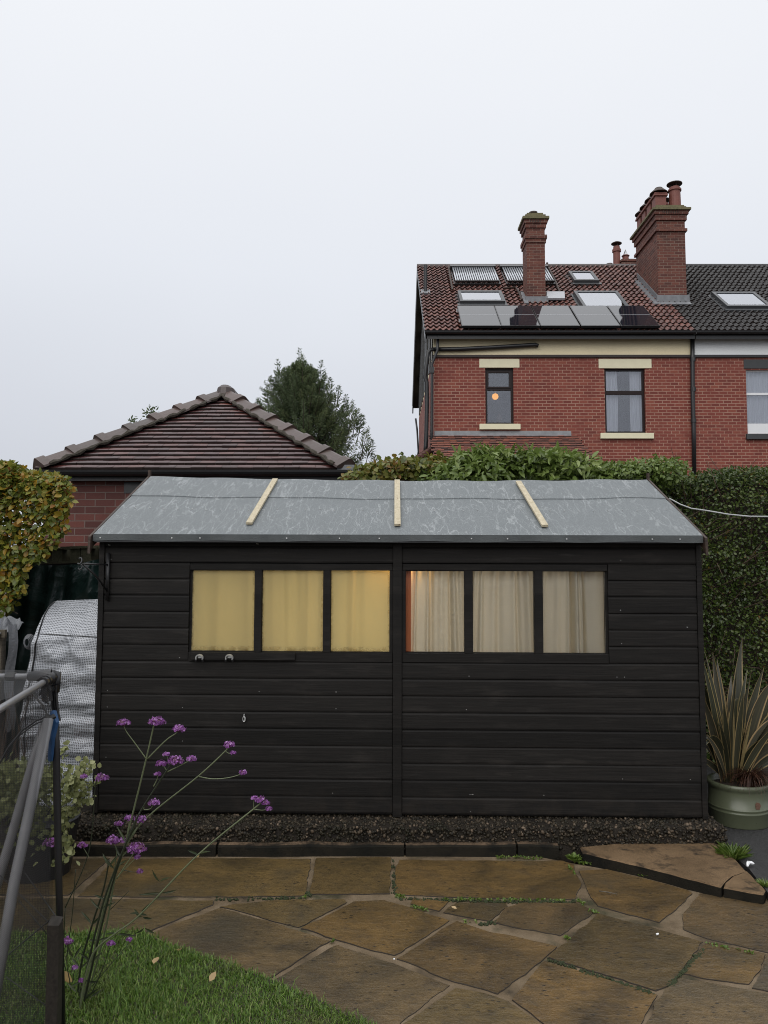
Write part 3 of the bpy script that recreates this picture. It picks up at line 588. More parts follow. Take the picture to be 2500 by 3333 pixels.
# only bare where the turf is thin
thin = wob(np.c_[pts, np.zeros(len(pts))], 12, 3.0); pts = pts[rng.random(len(pts)) < np.clip(1.0 - 0.5 * (thin > 0.75), 0, 1)]
n = len(pts); print('blades', n)
B = np.c_[pts, np.full(n, 0.012)]; h = (rng.uniform(0.010, 0.027, n) + (rng.random(n) < .06) * rng.uniform(.01, .03, n))[:, None] * (1 + 0.3 * wob(B, 5, 4)[:, None]); d = nrm(np.c_[rng.normal(size=(n, 2)), np.zeros(n)]); s = np.c_[-d[:, 1], d[:, 0], np.zeros(n)]
lean = rng.uniform(0.2, 1.0, (n, 1)); wd = rng.uniform(0.0012, 0.0024, (n, 1)); up = np.array([0, 0, 1.0])
m_ = B + up * h * .6 + d * h * lean * .35; tp = B + up * h * (1 - .25 * lean) + d * h * lean
v = np.stack([B - s * wd, B + s * wd, m_ + s * wd * .8, m_ - s * wd * .8, tp + s * wd * .15, tp - s * wd * .15], 1).reshape(-1, 3); ix = np.arange(n)[:, None] * 6
tag(quads_obj('grass', v, np.concatenate([ix + [[0, 1, 2, 3]], ix + [[3, 2, 4, 5]]], 1).reshape(-1, 4), np.repeat(rng.random(n), 6), M_grass), kind='stuff')

# ================================================================== SHED
BL, BR = np.array([-1.868, 5.2, 0.168]), np.array([2.036, 5.10, 0.157])
ex_ = nrm(BR - BL); ey_ = nrm(np.cross([0, 0, 1.0], ex_)); ez_ = np.cross(ex_, ey_)
SM = np.eye(4); SM[:3, 0] = ex_; SM[:3, 1] = ey_; SM[:3, 2] = ez_; SM[:3, 3] = BL
shed = thing('garden_shed', 'long black timber garden shed with grey felt roof and six windows', 'shed', mat=Matrix(SM.tolist()))
SI = np.linalg.inv(SM)
def sl_(p): return (SI @ np.append(p, 1))[:3]
def sw(u, v, off=0.0):   # photo pixel -> (x, z) on the shed front wall, off metres proud of it
    q = sl_(HIT(u, v, BL - ey_ * off, ey_)); return q[0], q[2]
WID = np.linalg.norm(BR - BL); DEP = 2.06; WH = 1.80
EL, ER, RL, RR = (sl_(P(*a)) for a in ((304, 1739, 5.08), (2286, 1744, 4.98), (490, 1553, 6.20), (2107, 1563, 6.10)))
ye = (EL[1] + ER[1]) / 2; yr = (RL[1] + RR[1]) / 2; xl = (EL[0] + RL[0]) / 2; xr = (ER[0] + RR[0]) / 2
ze = lambda x: np.interp(x, [xl, xr], [EL[2], ER[2]]); zr = lambda x: np.interp(x, [xl, xr], [RL[2], RR[2]]) - 0.022 * math.sin(math.pi * (x - xl) / (xr - xl))
WX = [(627, 1857, 826, 2119), (855, 1857, 1050, 2121), (1078, 1857, 1267, 2122), (1321, 1859, 1512, 2123), (1539, 1859, 1740, 2125), (1766, 1860, 1973, 2127)]
WIN = []
for a, b, c, d in WX:
    (x0, z1), (x1, z0) = sw(a, b), sw(c, d); WIN.append((x0, z0, x1, z1))
zb0 = min(q[1] for q in WIN); zt0 = max(q[3] for q in WIN)
bx0 = WIN[0][0] - 0.012; bx1 = WIN[5][2] + 0.012; bz0, bz1 = sw(900, 2152)[1], sw(900, 1835)[1]
# carcass wall with openings
wall = MB()
xsp = sorted({0.0, WID, *[q[0] for q in WIN], *[q[2] for q in WIN]})
for a, b in zip(xsp[:-1], xsp[1:]):
    hole = any(abs(a - q[0]) < 1e-6 for q in WIN)
    if not hole: wall.box((a, 0.004, 0.0), (b, 0.035, WH))
    else:
        q = next(q for q in WIN if abs(a - q[0]) < 1e-6)
        wall.box((a, 0.004, 0), (b, 0.035, q[1])); wall.box((a, 0.004, q[3]), (b, 0.035, WH))
gz = (zr(WID / 2) - 0.05)
def gable(x): return [(x, 0.037, 0), (x, DEP, 0), (x, DEP, WH - 0.02), (x, yr, gz), (x, 0.037, WH)]
wall.prism(gable(0.002), (0.03, 0, 0)); wall.prism(gable(WID - 0.032), (0.03, 0, 0)); wall.box((0.03, DEP - 0.03, 0), (WID - 0.03, DEP + .001, WH - 0.02)); wall.box((0.04, 0.04, -0.02), (WID - .04, DEP - .04, 0.0))
make('wall', wall, M_board, shed, local=True)
M_bounce = plain('pale_bounce_lining', (0.62, 0.55, 0.42), 0.7, 0.1, 3, 0.1)  # pale lining added to bounce the inside light onto the curtains
ln_ = MB(); ln_.box((0.034, 0.3, 0.005), (0.04, DEP - .035, WH - .03)); ln_.box((WID - .04, 0.3, 0.005), (WID - .034, DEP - .035, WH - .03)); ln_.box((0.042, DEP - .045, 0.005), (WID - .042, DEP - .035, WH - .05)); ln_.box((.042, .3, .002), (WID - .042, DEP - .05, .01)); ln_.box((.042, .30, WH - .02), (WID - .042, DEP - .05, WH - .01))
make('bounce_lining', ln_, M_bounce, shed, local=True)
# cladding boards
BH = 0.1068
pz = sw(1293, 2640)[0]; PX0, PX1 = sw(1279, 2200)[0], sw(1308, 2200)[0]
cl = MB(); k = 0; rows = int(math.ceil(WH / BH)); off0 = (sw(400, 2311)[1] - 0) % BH
def board(x0, x1, z0, z1, y=0.0):
    r = rng.normal() * 0.0012
    sec = [(-0.017 + r, z0 + 0.003), (-0.0185 + r, z0 + 0.012), (-0.0160 + r, z1 - 0.014), (-0.0120, z1 - 0.005), (-0.0085, z1 + 0.001), (0.0035, z1 + 0.001), (0.0035, z0 + 0.003)]
    seg = max(1, int((x1 - x0) / 0.25)); X = np.linspace(x0, x1, seg + 1); m = len(sec)
    wv = 0.0022 * wob(np.c_[X, np.full(len(X), z0 * 3), X * 0], 21, 1.2)
    vs = [(x, p[0], p[1] + dz) for x, dz in zip(X, wv) for p in sec]
    cl.add(vs, [(i * m + j, (i + 1) * m + j, (i + 1) * m + (j + 1) % m, i * m + (j + 1) % m) for i in range(seg) for j in range(m)] + [tuple(range(m)), tuple(seg * m + j for j in range(m))[::-1]])
z = off0 - BH
while z < WH - 0.02:
    a, b = max(z, 0.0), min(z + BH, WH + 0.02)
    if b - a > 0.04:
        for xa, xb in ((0.022, PX0 - 0.003), (PX1 + 0.003, WID - 0.022)):
            if b <= bz0 + 0.03 or a >= bz1 - 0.03: board(xa, xb, a, b)
            else:
                if xa < bx0 - 0.05: board(xa, bx0 - 0.004, a, b)
                if xb > bx1 + 0.05: board(bx1 + 0.004, xb, a, b)
    z += BH
make('cladding', cl, M_board, shed, local=True)
for xa, xb in ((-0.016, 0.020), (WID - 0.020, WID + 0.014)):
    make('corner_trim', MB().box((xa, -0.026, 0.0), (xb, 0.03, WH - .005)), M_board, shed, local=True, bevel=0.002)
make('centre_post', MB().box((PX0, -0.030, -0.005), (PX1, 0.003, WH + 0.01)), M_board, shed, local=True, bevel=0.002)
# window surround rails, mullions
for xa, xb, nm in ((bx0, PX0 - 0.003, 0), (PX1 + 0.003, bx1, 1)):
    make('head_rail', MB().box((xa, -0.017, zt0 + 0.002), (xb, 0.003, bz1)), M_board, shed, local=True, bevel=0.0015)
    make('sill_rail', MB().box((xa, -0.020, bz0 - 0.0), (xb, 0.003, zb0 - 0.004)), M_board, shed, local=True, bevel=0.0015)
cuts = [bx0, *[(WIN[i][2], WIN[i + 1][0]) for i in range(5)], bx1]
for i in (0, 1, 3, 4):
    make('mullion', MB().box((WIN[i][2] + .002, -0.016, zb0 - 0.003), (WIN[i + 1][0] - .002, 0.003, zt0 + 0.001)), M_board, shed, local=True, bevel=0.0015)
make('jamb', MB().box((WIN[2][2] + .002, -0.016, zb0 - 0.003), (PX0 - 0.002, 0.003, zt0 + 0.001)), M_board, shed, local=True)
make('jamb', MB().box((PX1 + 0.002, -0.016, zb0 - 0.003), (WIN[3][0] - .002, 0.003, zt0 + 0.001)), M_board, shed, local=True)
CUR = ['far left shed window, smooth cream curtain glowing yellow with two broad folds', 'cream curtain with a tall pointed fold behind the second shed window',
       'cream curtain with an amber glow along its top, left of the centre post', 'bunched beige linen curtain beside an orange strip, right of the centre post',
       'beige linen curtain in the middle of the three right shed windows', 'greyer linen curtain with a dark central gap in the far right shed window']
CUR[0] = 'smooth cream curtain behind the far left shed window, broad soft folds'
FOLDS = [[(.37, .05, -1), (.60, .16, .6), (.86, .06, -.7), (.2, .1, .5)], [(.18, .06, -.9), (.36, .05, 1), (.53, .10, 1), (.70, .05, -.8), (.85, .05, .7)], [(.12, .06, .5), (.25, .07, 1), (.36, .04, -1), (.46, .05, 1), (.8, .15, .3)],
         [(.06, .02, .8), (.30, .03, 1), (.36, .04, -.9), (.55, .05, .6), (.72, .025, -1), (.80, .04, 1), (.93, .04, .5)], [(.05, .04, .7), (.16, .03, 1), (.36, .05, .5), (.45, .04, -.5), (.70, .05, .6), (.75, .03, -.9), (.92, .05, .8)],
         [(.06, .03, .4), (.28, .04, .5), (.45, .02, .6), (.50, .025, -1.6), (.57, .03, 1.2), (.66, .012, .9), (.69, .02, -1.5), (.85, .1, .3)]]
for i, q in enumerate(WIN):
    x0, z0, x1, z1 = q
    pn = MB().box((x0 + .001, 0.006, z0 + .001), (x1 - .001, 0.010, z1 - .001))
    wf = make('window_pane', pn, M_frost if i < 3 else M_shedglass, shed, local=True)
    xa, xb = x0 - 0.02, x1 + 0.02
    if i == 3: xa = x0 + (x1 - x0) * 0.085
    top, bot = z1 + 0.05, z0 - 0.04
    def cf(u, v, i=i, xa=xa, xb=xb, top=top, bot=bot):
        y = 0.070 if i < 3 else 0.085
        s = 0
        for c, wd, am in FOLDS[i]:
            cc = c + (0.5 - c) * 0.10 * (v) * (1 if i != 1 else -.6); ww = wd * (0.45 + 0.75 * (1 - v)) if i == 1 else wd * (0.8 + 0.4 * (1 - v))
            s += am * math.exp(-((u - cc) / ww) ** 2)
        if i >= 3: s += 0.30 * math.sin(u * 40 + i) * max(0, v - 0.7) / 0.3 + 0.10 * math.sin(u * 15 + v * 3 + i)
        p = np.array([xa + (xb - xa) * u, max(0.018, y - 0.011 * s * (3.0 if i < 3 else 3.4)), bot + (top - bot) * v]); 
        if i >= 3 and v < 0.12: p[2] += 0.012 * math.sin(u * 17 + i * 2) 
        return p
    cm = MB().grid(cf, 72, 26)
    W = SM; vv = np.array(cm.v); cm.v = [tuple(r) for r in (vv @ W[:3, :3].T + W[:3, 3])]
    co = make('curtain', cm, M_yellowcurt if i < 3 else M_linen, smooth=True, origin=SM[:3, :3] @ np.array([(xa + xb) / 2, .06, bot]) + SM[:3, 3])
    tag(co, CUR[i], 'curtain', 'curtains in the shed windows')
q = WIN[3]; make('orange_board', MB().box((q[0] - 0.03, 0.045, q[1] - 0.03), (q[0] + (q[2] - q[0]) * 0.09, 0.056, q[3] + 0.03)), M_orange, shed, local=True)
# lamp hanging inside the shed by the centre post (the glow along the curtain tops)
ll = bpy.data.lights.new('shed_lamp_light', 'POINT'); ll.energy = 2.6; ll.color = (1.0, 0.55, 0.16); ll.shadow_soft_size = 0.05
lo_ = bpy.data.objects.new('shed_lamp_light', ll); _link(lo_, shed); lo_.location = (PX0 + 0.04, 0.15, zt0 + 0.07)
l2 = bpy.data.lights.new('shed_fill_light', 'POINT'); l2.energy = 16.0; l2.color = (1.0, 0.90, 0.74); l2.shadow_soft_size = 0.25  # added fill light that brightens the curtains from behind, no fitting modelled
lo2 = bpy.data.objects.new('shed_fill_light', l2); _link(lo2, shed); lo2.location = (WID * .5, 1.15, 1.35)
# roof: two felt sheets over the front slope, plus the back slope
def roofpt(x, t, lift=0.0):
    sag = 0.004 * math.sin(x * 5.1 + t * 3) * math.sin(t * 3.14) + 0.003 * math.sin(x * 11 + 2 + t * 5) * (t > .6)
    y = ye + (yr - ye) * t; zz = ze(x) + (zr(x) - ze(x)) * t; return (x, y, zz + lift + sag)
SEAM = 0.62
rf = MB()
rf.grid(lambda u, v: roofpt(xl + (xr - xl) * u, v * (SEAM + 0.03), 0.0), 90, 14)
rf.grid(lambda u, v: roofpt(xl + (xr - xl) * u, SEAM - 0.004 * math.sin(u * 40) + v * (1 - SEAM), 0.007), 90, 10)
rf.grid(lambda u, v: (xl + (xr - xl) * u, yr + v * 1.12, zr(xl + (xr - xl) * u) + 0.006 - v * 0.47), 30, 4)
# seam lip
rf.grid(lambda u, v: roofpt(xl + (xr - xl) * u, SEAM - 0.004 * math.sin(u * 40) - 0.0005, 0.007 * v - 0.002 * (1 - v)), 90, 1)
nail = MB()
roof = make('roof', rf, M_felt, shed, local=True, smooth=True)
ed = MB(); ed.grid(lambda u, v: (lambda p: (p[0], p[1] - 0.004 - 0.003 * math.sin(u * 60) * (1 - v), p[2] + 0.002 - 0.044 * (1 - v) + (1 - v) * 0.004 * math.sin(u * 37)))(roofpt(xl + (xr - xl) * u, 0.0)), 120, 3)
ed.box((xl + .005, ye + .002, ze(xl) - 0.050), (xr - .005, ye + 0.012, min(ze(xl), ze(xr)) - 0.014), 1)
make('felt_edge', ed, [M_feltedge, M_blackplastic], roof, local=True)
for j in range(38):
    x = xl + (xr - xl) * (0.03 + 0.95 * j / 37); p = np.array(roofpt(x, 0.40 + 0.008 * math.sin(j * 2.1), 0.004)); nail.lathe(p, [(0.0045, -0.004), (0.0045, 0.0008), (0.002, 0.0018)], 6)
    if j % 2: p = np.array(roofpt(x, SEAM + 0.02, 0.010)); nail.lathe(p, [(0.004, -0.004), (0.004, 0.0008), (0.002, 0.0018)], 6)
for j in range(11):
    x = xl + 0.05 + (xr - xl - .1) * (j + .3 * math.sin(j * 2.3)) / 10; p = np.array(roofpt(x, 0)); nail.box((x - .004, p[1] - 0.009, p[2] - 0.026), (x + .004, p[1] - 0.003, p[2] - 0.018))
nm_ = make('felt_nails', nail, M_steel, roof, local=True); nm_['kind'] = 'stuff'
nrm_roof = nrm(np.cross([1, 0, 0], [0, yr - ye, zr(1.9) - ze(1.9)]))
for ub, vb, ut, vt in ((811, 1712, 896, 1574), (1294, 1716, 1293, 1574), (1774, 1720, 1687, 1578)):
    o0 = np.array(roofpt(2, 0)); nW = SM[:3, :3] @ nrm_roof; pW = SM[:3, :3] @ o0 + SM[:3, 3]
    b0, t0 = sl_(HIT(ub, vb, pW, nW)), sl_(HIT(ut, vt, pW, nW)); hw = 0.021
    a = np.array([t0[0] - b0[0], t0[1] - b0[1], t0[2] - b0[2]]); x = np.array([2 * hw, 0, 0])
    tb = (b0[1] - ye) / (yr - ye); tt = (t0[1] - ye) / (yr - ye)
    pb = np.array(roofpt(b0[0], tb, 0.008)) ; pt = np.array(roofpt(t0[0], tt, 0.016))
    make('batten', MB().frame_box(pb - x / 2, x, pt - pb, nrm_roof * 0.017), M_pine, shed, local=True, bevel=0.0015)
for s, xx in ((-1, xl - 0.020), (1, xr + 0.003)):
    bd = MB(); zt = lambda x: zr(x)
    pr_ = [(xx, ye - 0.035, ze(xx) - 0.125), (xx, ye - 0.03, ze(xx) - 0.015), (xx, yr - 0.01, zr(xx) + 0.005), (xx, yr - 0.008, zr(xx) + 0.055), (xx, yr + 0.022, zr(xx) + 0.058), (xx, yr + .03, zr(xx) - .01), (xx, yr + 1.1, zr(xx) - 0.48), (xx, yr + 1.1, zr(xx) - 0.56), (xx, yr, zr(xx) - 0.09), (xx, ye + 0.02, ze(xx) - 0.075)]
    bd.prism(pr_, (0.016, 0, 0)); make('bargeboard', bd, M_barge, shed, local=True)
# tool rail with two spring clips
r0, r1 = sw(620, 2124, .04), sw(960, 2150, .04)
rail = make('tool_rail', MB().box((r0[0], -0.038, r1[1]), (r1[0], -0.021, r0[1])), M_board, shed, local=True, bevel=0.002)
for u in (650, 747):
    cx, cz = sw(u, 2143, .045); cpb = MB()
    arc = [(cx + 0.022 * math.cos(a), -0.058, cz + 0.003 + 0.020 * math.sin(a)) for a in np.linspace(R_(-25), R_(205), 13)]
    for dy in (0, 0.012): cpb.tube([(p[0], p[1] + dy, p[2]) for p in arc], 0.0055, 6)
    cpb.box((cx - .012, -0.048, cz + 0.002), (cx + .012, -0.0385, cz + 0.02))
    cp = make('spring_clip', cpb, M_steel, rail, local=True)
    for sgn in (-1, 1): make('rubber_tip', MB().tube([(cx + sgn * 0.0215, -0.053, cz - 0.004), (cx + sgn * 0.023, -0.053, cz - 0.018)], [0.0085, 0.0065], 8), M_blackplastic, rail, local=True)
# hanging-basket bracket at the left corner
bz = lambda u, v: np.array(sw(u, v, .04))
br = MB()
p1, p2 = bz(352, 1800), bz(346, 1955); br.box((p1[0] - .010, -0.040, p2[1]), (p1[0] + .010, -0.0265, p1[1]))
tipx = 0.035 - 0.16
ta, tb_ = bz(350, 1838), bz(350, 1925)
br.tube([(ta[0], -0.04, ta[1]), (ta[0] - 0.03, -0.11, ta[1] + .002), (ta[0] - 0.10, -0.20, ta[1] + 0.005)], 0.006, 8)
br.tube([(tb_[0], -0.04, tb_[1]), (tb_[0] - 0.055, -0.12, tb_[1] + 0.11), (ta[0] - 0.096, -0.195, ta[1] + 0.0)], [0.0065, 0.0075, 0.006], 8)
cc = np.array([ta[0] - 0.112, -0.215, ta[1] + 0.022]); br.tube([cc + np.array([0.013 * math.cos(a), 0.013 * math.sin(a) * .8, 0.020 * math.sin(a)]) for a in np.linspace(-2.4, 2.4, 14)], 0.0055, 6)
cc = np.array([ta[0] - 0.108, -0.212, ta[1] - 0.016]); br.tube([cc + np.array([0.011 * math.cos(a), 0.011 * math.sin(a) * .8, 0.016 * math.sin(a)]) for a in np.linspace(-2.8, 2.0, 12)], 0.005, 6)
make('hanging_bracket', br, M_blackmetal, shed, local=True, smooth=True)
nh = MB()
for k in range(64):
    x = random.choice([.06, .55, 1.05, 1.55, 1.95, 2.42, 2.9, 3.4, 3.82]) + random.gauss(0, .012); z = (off0 % BH) + BH * random.randint(0, 15) + .022
    if z < WH - .05 and not (bx0 - .05 < x < bx1 + .05 and bz0 - .05 < z < bz1 + .05): nh.lathe((0, 0, 0), [(.0001, 0)], 3) if False else nh.box((x - .0022, -.0192, z - .0022), (x + .0022, -.0175, z + .0022))
for u, v in ((357, 1773), (838, 1769)):
    x, z = sw(u, v, .02); nh.tube([(x - .008, -.026, z), (x + .008, -.026, z - .003)], .0035, 6)
make('nail_heads', nh, M_steel, shed, local=True)['kind'] = 'stuff'
# small hook with a hanging clip
hx, hz = sw(795, 2325, .03); hk = MB(); hk.tube([(hx, -0.018, hz), (hx, -0.034, hz + .002), (hx, -0.036, hz - .012), (hx, -0.034, hz - .016)], 0.0028, 6)
hk.tube([(hx + 0.009 * math.sin(a), -0.034, hz - 0.030 + 0.015 * math.cos(a)) for a in np.linspace(0, 6.28, 13)], 0.003, 6); hk.tube([(hx + 0.003, -0.033, hz - 0.018), (hx + 0.002, -0.033, hz - 0.041)], 0.0045, 6)
make('wall_hook', hk, M_steel, shed, local=True)
# cable from the bargeboard to the right
cb = [P(2178, 1622, 5.75), P(2215, 1642, 5.7), P(2250, 1655, 5.65), P(2300, 1662, 5.6), P(2370, 1674, 5.5), P(2440, 1681, 5.4), P(2560, 1682, 5.25), np.array([3.1, 5.15, 1.95]) * [1, 1, 0] + [0, 0, P(2600, 1683, 5.15)[2]], np.array([4.2, 5.3, 2.0]), np.array([5.6, 6.6, 2.25]), np.array([5.75, 7.0, 2.3])]
tag(make('cable', MB().tube(cb, 0.0058, 6), M_greypipe, smooth=True, origin=cb[0]), 'pale grey cable sagging from the shed roof edge across the dark hedge', 'cable')
#@@PART3
# ================================================================== BRICK HOUSE (distance about 20 m)
YF = 20.0; YE = 19.72; YR = 24.35
hx = lambda u, Y=YF: P(u, 1300, Y)[0]
def pf(u, v, Y=YF): q = P(u, v, Y); return q[0], q[2]
eave_z = P(1500, 1079, YE)[2]; ridge_z = P(1500, 867, YR)[2]
slope = (ridge_z - eave_z) / (YR - YE); RN = nrm(np.array([0, -slope, 1.0])); RP0 = np.array([0, YE, eave_z])
XV = P(1383, 1080, YE)[0]; XW = hx(1412); XP = P(2262, 1080, YE)[0]; XN = 13.0
def RF(u, v, lift=0.0): return HIT(u, v, RP0 + RN * lift, RN)
def roof_at(x, Y, lift=0.0): return np.array([x, Y, eave_z + (Y - YE) * slope]) + RN * lift
house = thing('brick_house', 'red brick house with solar panels on its red pantile roof and cream lintels', 'house', ((XW + XP) / 2, YF, 0))
nhouse = thing('brick_house', 'red brick house with charcoal tiled roof and dark lintel at the right edge', 'house', ((XP + XN) / 2, YF, 0))
W1 = [*pf(1581, 1381), *pf(1671, 1196)]; W2 = [*pf(1971, 1410), *pf(2099, 1198)]; W3 = [*pf(2434, 1412), *pf(2560, 1203)]
zs = pf(1800, 1160)[1]            # string course
def wall_holes(mb, x0, x1, z0, z1, holes, y=YF, dep=0.16, mi=0):
    xs_ = sorted({x0, x1, *[h[0] for h in holes], *[h[2] for h in holes]}); zs_ = sorted({z0, z1, *[h[1] for h in holes], *[h[3] for h in holes]})
    for a, b in zip(xs_[:-1], xs_[1:]):
        for c, d in zip(zs_[:-1], zs_[1:]):
            if any(h[0] - 1e-6 <= a and b <= h[2] + 1e-6 and h[1] - 1e-6 <= c and d <= h[3] + 1e-6 for h in holes): continue
            mb.add([(a, y, c), (b, y, c), (b, y, d), (a, y, d)], [(0, 1, 2, 3)], mi)
    for h in holes:
        a, c, b, d = h
        mb.add([(a, y, c), (a, y + dep, c), (a, y + dep, d), (a, y, d)], [(0, 1, 2, 3)], mi); mb.add([(b, y, c), (b, y, d), (b, y + dep, d), (b, y + dep, c)], [(0, 1, 2, 3)], mi)
        mb.add([(a, y, d), (a, y + dep, d), (b, y + dep, d), (b, y, d)], [(0, 1, 2, 3)], mi); mb.add([(a, y, c), (b, y, c), (b, y + dep, c), (a, y + dep, c)], [(0, 1, 2, 3)], mi)
YB = 2 * YR - YE - 0.45
for par, xa, xb, holes, in ((house, XW, XP, [W1, W2]), (nhouse, XP + 0.004, XN, [W3])):
    m = MB(); wall_holes(m, xa, xb, -0.2, zs, holes)
    if par is house: m.add([(xa, YF, -.2), (xa, YB, -.2), (xa, YB, zs), (xa, YF, zs)], [(0, 1, 2, 3)])
    else: m.add([(xb, YF, -.2), (xb, YB, -.2), (xb, YB, zs), (xb, YF, zs)], [(0, 1, 2, 3)])
    m.add([(xa, YB, -.2), (xb, YB, -.2), (xb, YB, zs), (xa, YB, zs)], [(0, 1, 2, 3)])
    make('wall', m, M_house_brick, par)
    m = MB(); m.add([(xa, YF - 0.012, zs), (xb, YF - 0.012, zs), (xb, YF - 0.012, eave_z + .05), (xa, YF - 0.012, eave_z + .05)], [(0, 1, 2, 3)])
    if par is house:   # gable
        m.add([(xa, YF - 0.012, zs), (xa, YF - 0.012, eave_z + (YF - YE) * slope - .1), (xa, YR, ridge_z - .1), (xa, YB, eave_z + (YF - YE) * slope - .1), (xa, YB, zs)], [(0, 1, 2, 3, 4)])
    make('render_band', m, M_cream_render if par is house else M_white_render, par)
    make('string_course', MB().box((xa - .02, YF - 0.05, zs - 0.035), (xb, YF - 0.013, zs + 0.03)), M_blackplastic if par is not house else plain('dark_string_course', (0.035, 0.025, 0.022), 0.7), par)
# gable timbers on the end wall
for j in range(11):
    y = YF + 0.25 + j * 0.75; zt = min(eave_z + (y - YE) * slope, eave_z + (YB + .45 - y) * slope) - 0.15
    make('gable_timber', MB().box((XW - 0.03, y, zs), (XW - 0.002, y + 0.22, zt)), M_blackmetal, house)
# pantiled slopes
def pantiles(name, x0f, x1, par, mat, y0=YE, y1=YR, pitch=0.155, course=0.262):
    s_len = math.hypot(y1 - y0, ridge_z - eave_z); nc = int(round(s_len / course)); cs = s_len / nc
    sd = nrm(np.array([0, 1, slope])); nx = int((x1 - x0f) / pitch * 7); X = np.linspace(x0f, x1, nx + 1)
    ph = (X / pitch) % 1.0; prof = 0.042 * np.where(ph < 0.55, np.sin(ph / 0.55 * math.pi), -0.25 * np.sin((ph - 0.55) / 0.45 * math.pi))
    tid = np.floor(X / pitch).astype(int); V = []; Fc = []; Rn = []; o = 0
    for c in range(nc):
        jit = rng.normal(size=tid.max() - tid.min() + 2) * 0.004; rr = rng.random(tid.max() - tid.min() + 2); j = jit[tid - tid.min()]; rc = rr[tid - tid.min()]
        for r, (t, h) in enumerate(((0.0, -0.008), (0.0, 0.046), (0.55, 0.026), (1.04, 0.006))):
            base = RP0 + sd * (c + t) * cs; hh = h + (prof if r else prof * 0.3) + j * (r > 0)
            V.append(np.stack([X, base[1] + RN[1] * hh, base[2] + RN[2] * hh], 1)); Rn.append(rc)
        for r in range(3):
            a = o + r * (nx + 1) + np.arange(nx); Fc.append(np.stack([a, a + 1, a + nx + 2, a + nx + 1], 1))
        o += 4 * (nx + 1)
    return quads_obj(name, np.concatenate(V), np.concatenate(Fc), np.concatenate(Rn), [mat, M_tileedge], par, slots=np.tile(np.repeat([1, 0, 0], nx), nc))
hr = pantiles('roof', XV, XP, house, M_pantile); nr_ = pantiles('roof', XP + 0.002, XN, nhouse, M_darktile)
for par, root, xa, xb, mt in ((hr, house, XV, XP, M_pantile), (nr_, nhouse, XP, XN, M_darktile)):
    bk = MB(); bk.add([(xa, YR, ridge_z - .02), (xb, YR, ridge_z - .02), (xb, 2 * YR - YE, eave_z - .02), (xa, 2 * YR - YE, eave_z - .02)], [(0, 1, 2, 3)]); make('back_slope', bk, mt, par)
    x = xa; rt = MB()
    while x < xb - 0.1:
        x2 = min(x + 0.45, xb); pts_ = [(x, YR + 0.11 * math.cos(a), ridge_z - 0.03 + 0.105 * math.sin(a)) for a in np.linspace(-.3, math.pi + .3, 9)]
        rt.prism(pts_, (x2 - x - 0.006, 0, 0)); x = x2
    make('ridge_capping', rt, M_hiptile if par is hr else M_darktile, par)
    make('soffit', MB().box((xa + .02, YE + 0.08, eave_z - 0.10), (xb, YF - 0.013, eave_z - 0.065)), M_blackplastic, root)
    gt = MB(); gs = [(YE - 0.075 + 0.06 * math.cos(a), eave_z - 0.015 + 0.075 * math.sin(a)) for a in np.linspace(math.pi, 2 * math.pi, 9)]; gs += [(y + (0.006 if y < YE - .075 else -0.006), z + .001) for y, z in gs[::-1][1:-1]]
    gt.prism([(xa - 0.0, y, z) for y, z in gs], (xb - xa - 0.01, 0, 0)); gt.box((xa + 0.02, YE + 0.0, eave_z - 0.19), (xb - .005, YE + 0.02, eave_z - 0.02)); make('gutter', gt, M_blackplastic, root)
# verge: bargeboards and black soffit under the overhang
vb = MB()
for s in (1, -1):
    yy = YE if s == 1 else 2 * YR - YE
    vb.add([(XV + .01, yy, eave_z - .03), (XV + .01, YR, ridge_z - .03), (XV + .01, YR, ridge_z - .32), (XV + .01, yy, eave_z - .30),
            (XV + .05, yy, eave_z - .03), (XV + .05, YR, ridge_z - .03), (XV + .05, YR, ridge_z - .32), (XV + .05, yy, eave_z - .30)],
           [(0, 1, 2, 3), (4, 7, 6, 5), (0, 4, 5, 1), (3, 2, 6, 7), (0, 3, 7, 4), (1, 5, 6, 2)])
    vb.add([(XV + .05, yy, eave_z - .10), (XV + .05, YR, ridge_z - .10), (XW + .02, YR, ridge_z - .10), (XW + .02, yy, eave_z - .10)], [(0, 1, 2, 3)])
make('bargeboard', vb, M_blackplastic, house)
vg = MB()
for j in range(22):
    p = roof_at(XV, YE + (YR - YE) * (j + .2) / 22, 0.02); vg.tube([p, p + np.array([-0.012, 0, 0])], 0.035, 8)
vgm = make('verge_cap', vg, M_blackplastic, house); vgm['kind'] = 'stuff'
make('verge_mortar', MB().frame_box(roof_at(XV - .005, YE, -.04), (0.03, 0, 0), roof_at(0, YR) - roof_at(0, YE), RN * 0.05), M_lead, house)
# windows
def casement(par, h, frame, rails, panes, dep=0.085, fw=0.06):
    x0, z0, x1, z1 = h; y = YF + dep; m = MB()
    m.box((x0, y, z0), (x0 + fw, y + .05, z1)); m.box((x1 - fw, y, z0), (x1, y + .05, z1)); m.box((x0 + fw, y, z0), (x1 - fw, y + .05, z0 + fw)); m.box((x0 + fw, y, z1 - fw), (x1 - fw, y + .05, z1))
    for a, b in rails: m.box((x0 + fw, y - 0.002, a), (x1 - fw, y + .05, b))
    wn = make('window', m, frame, par)
    for a, b, c, d in panes: make('pane', MB().box((a, y + 0.025, b), (c, y + 0.031, d)), M_glass, wn)
    return wn
tz = pf(1600, 1264)[1]; wn1 = casement(house, W1, M_upvc, [(tz - 0.035, tz + 0.02)], [(W1[0] + .06, W1[1] + .06, W1[2] - .06, tz - .035), (W1[0] + .06, tz + .02, W1[2] - .06, W1[3] - .06)])
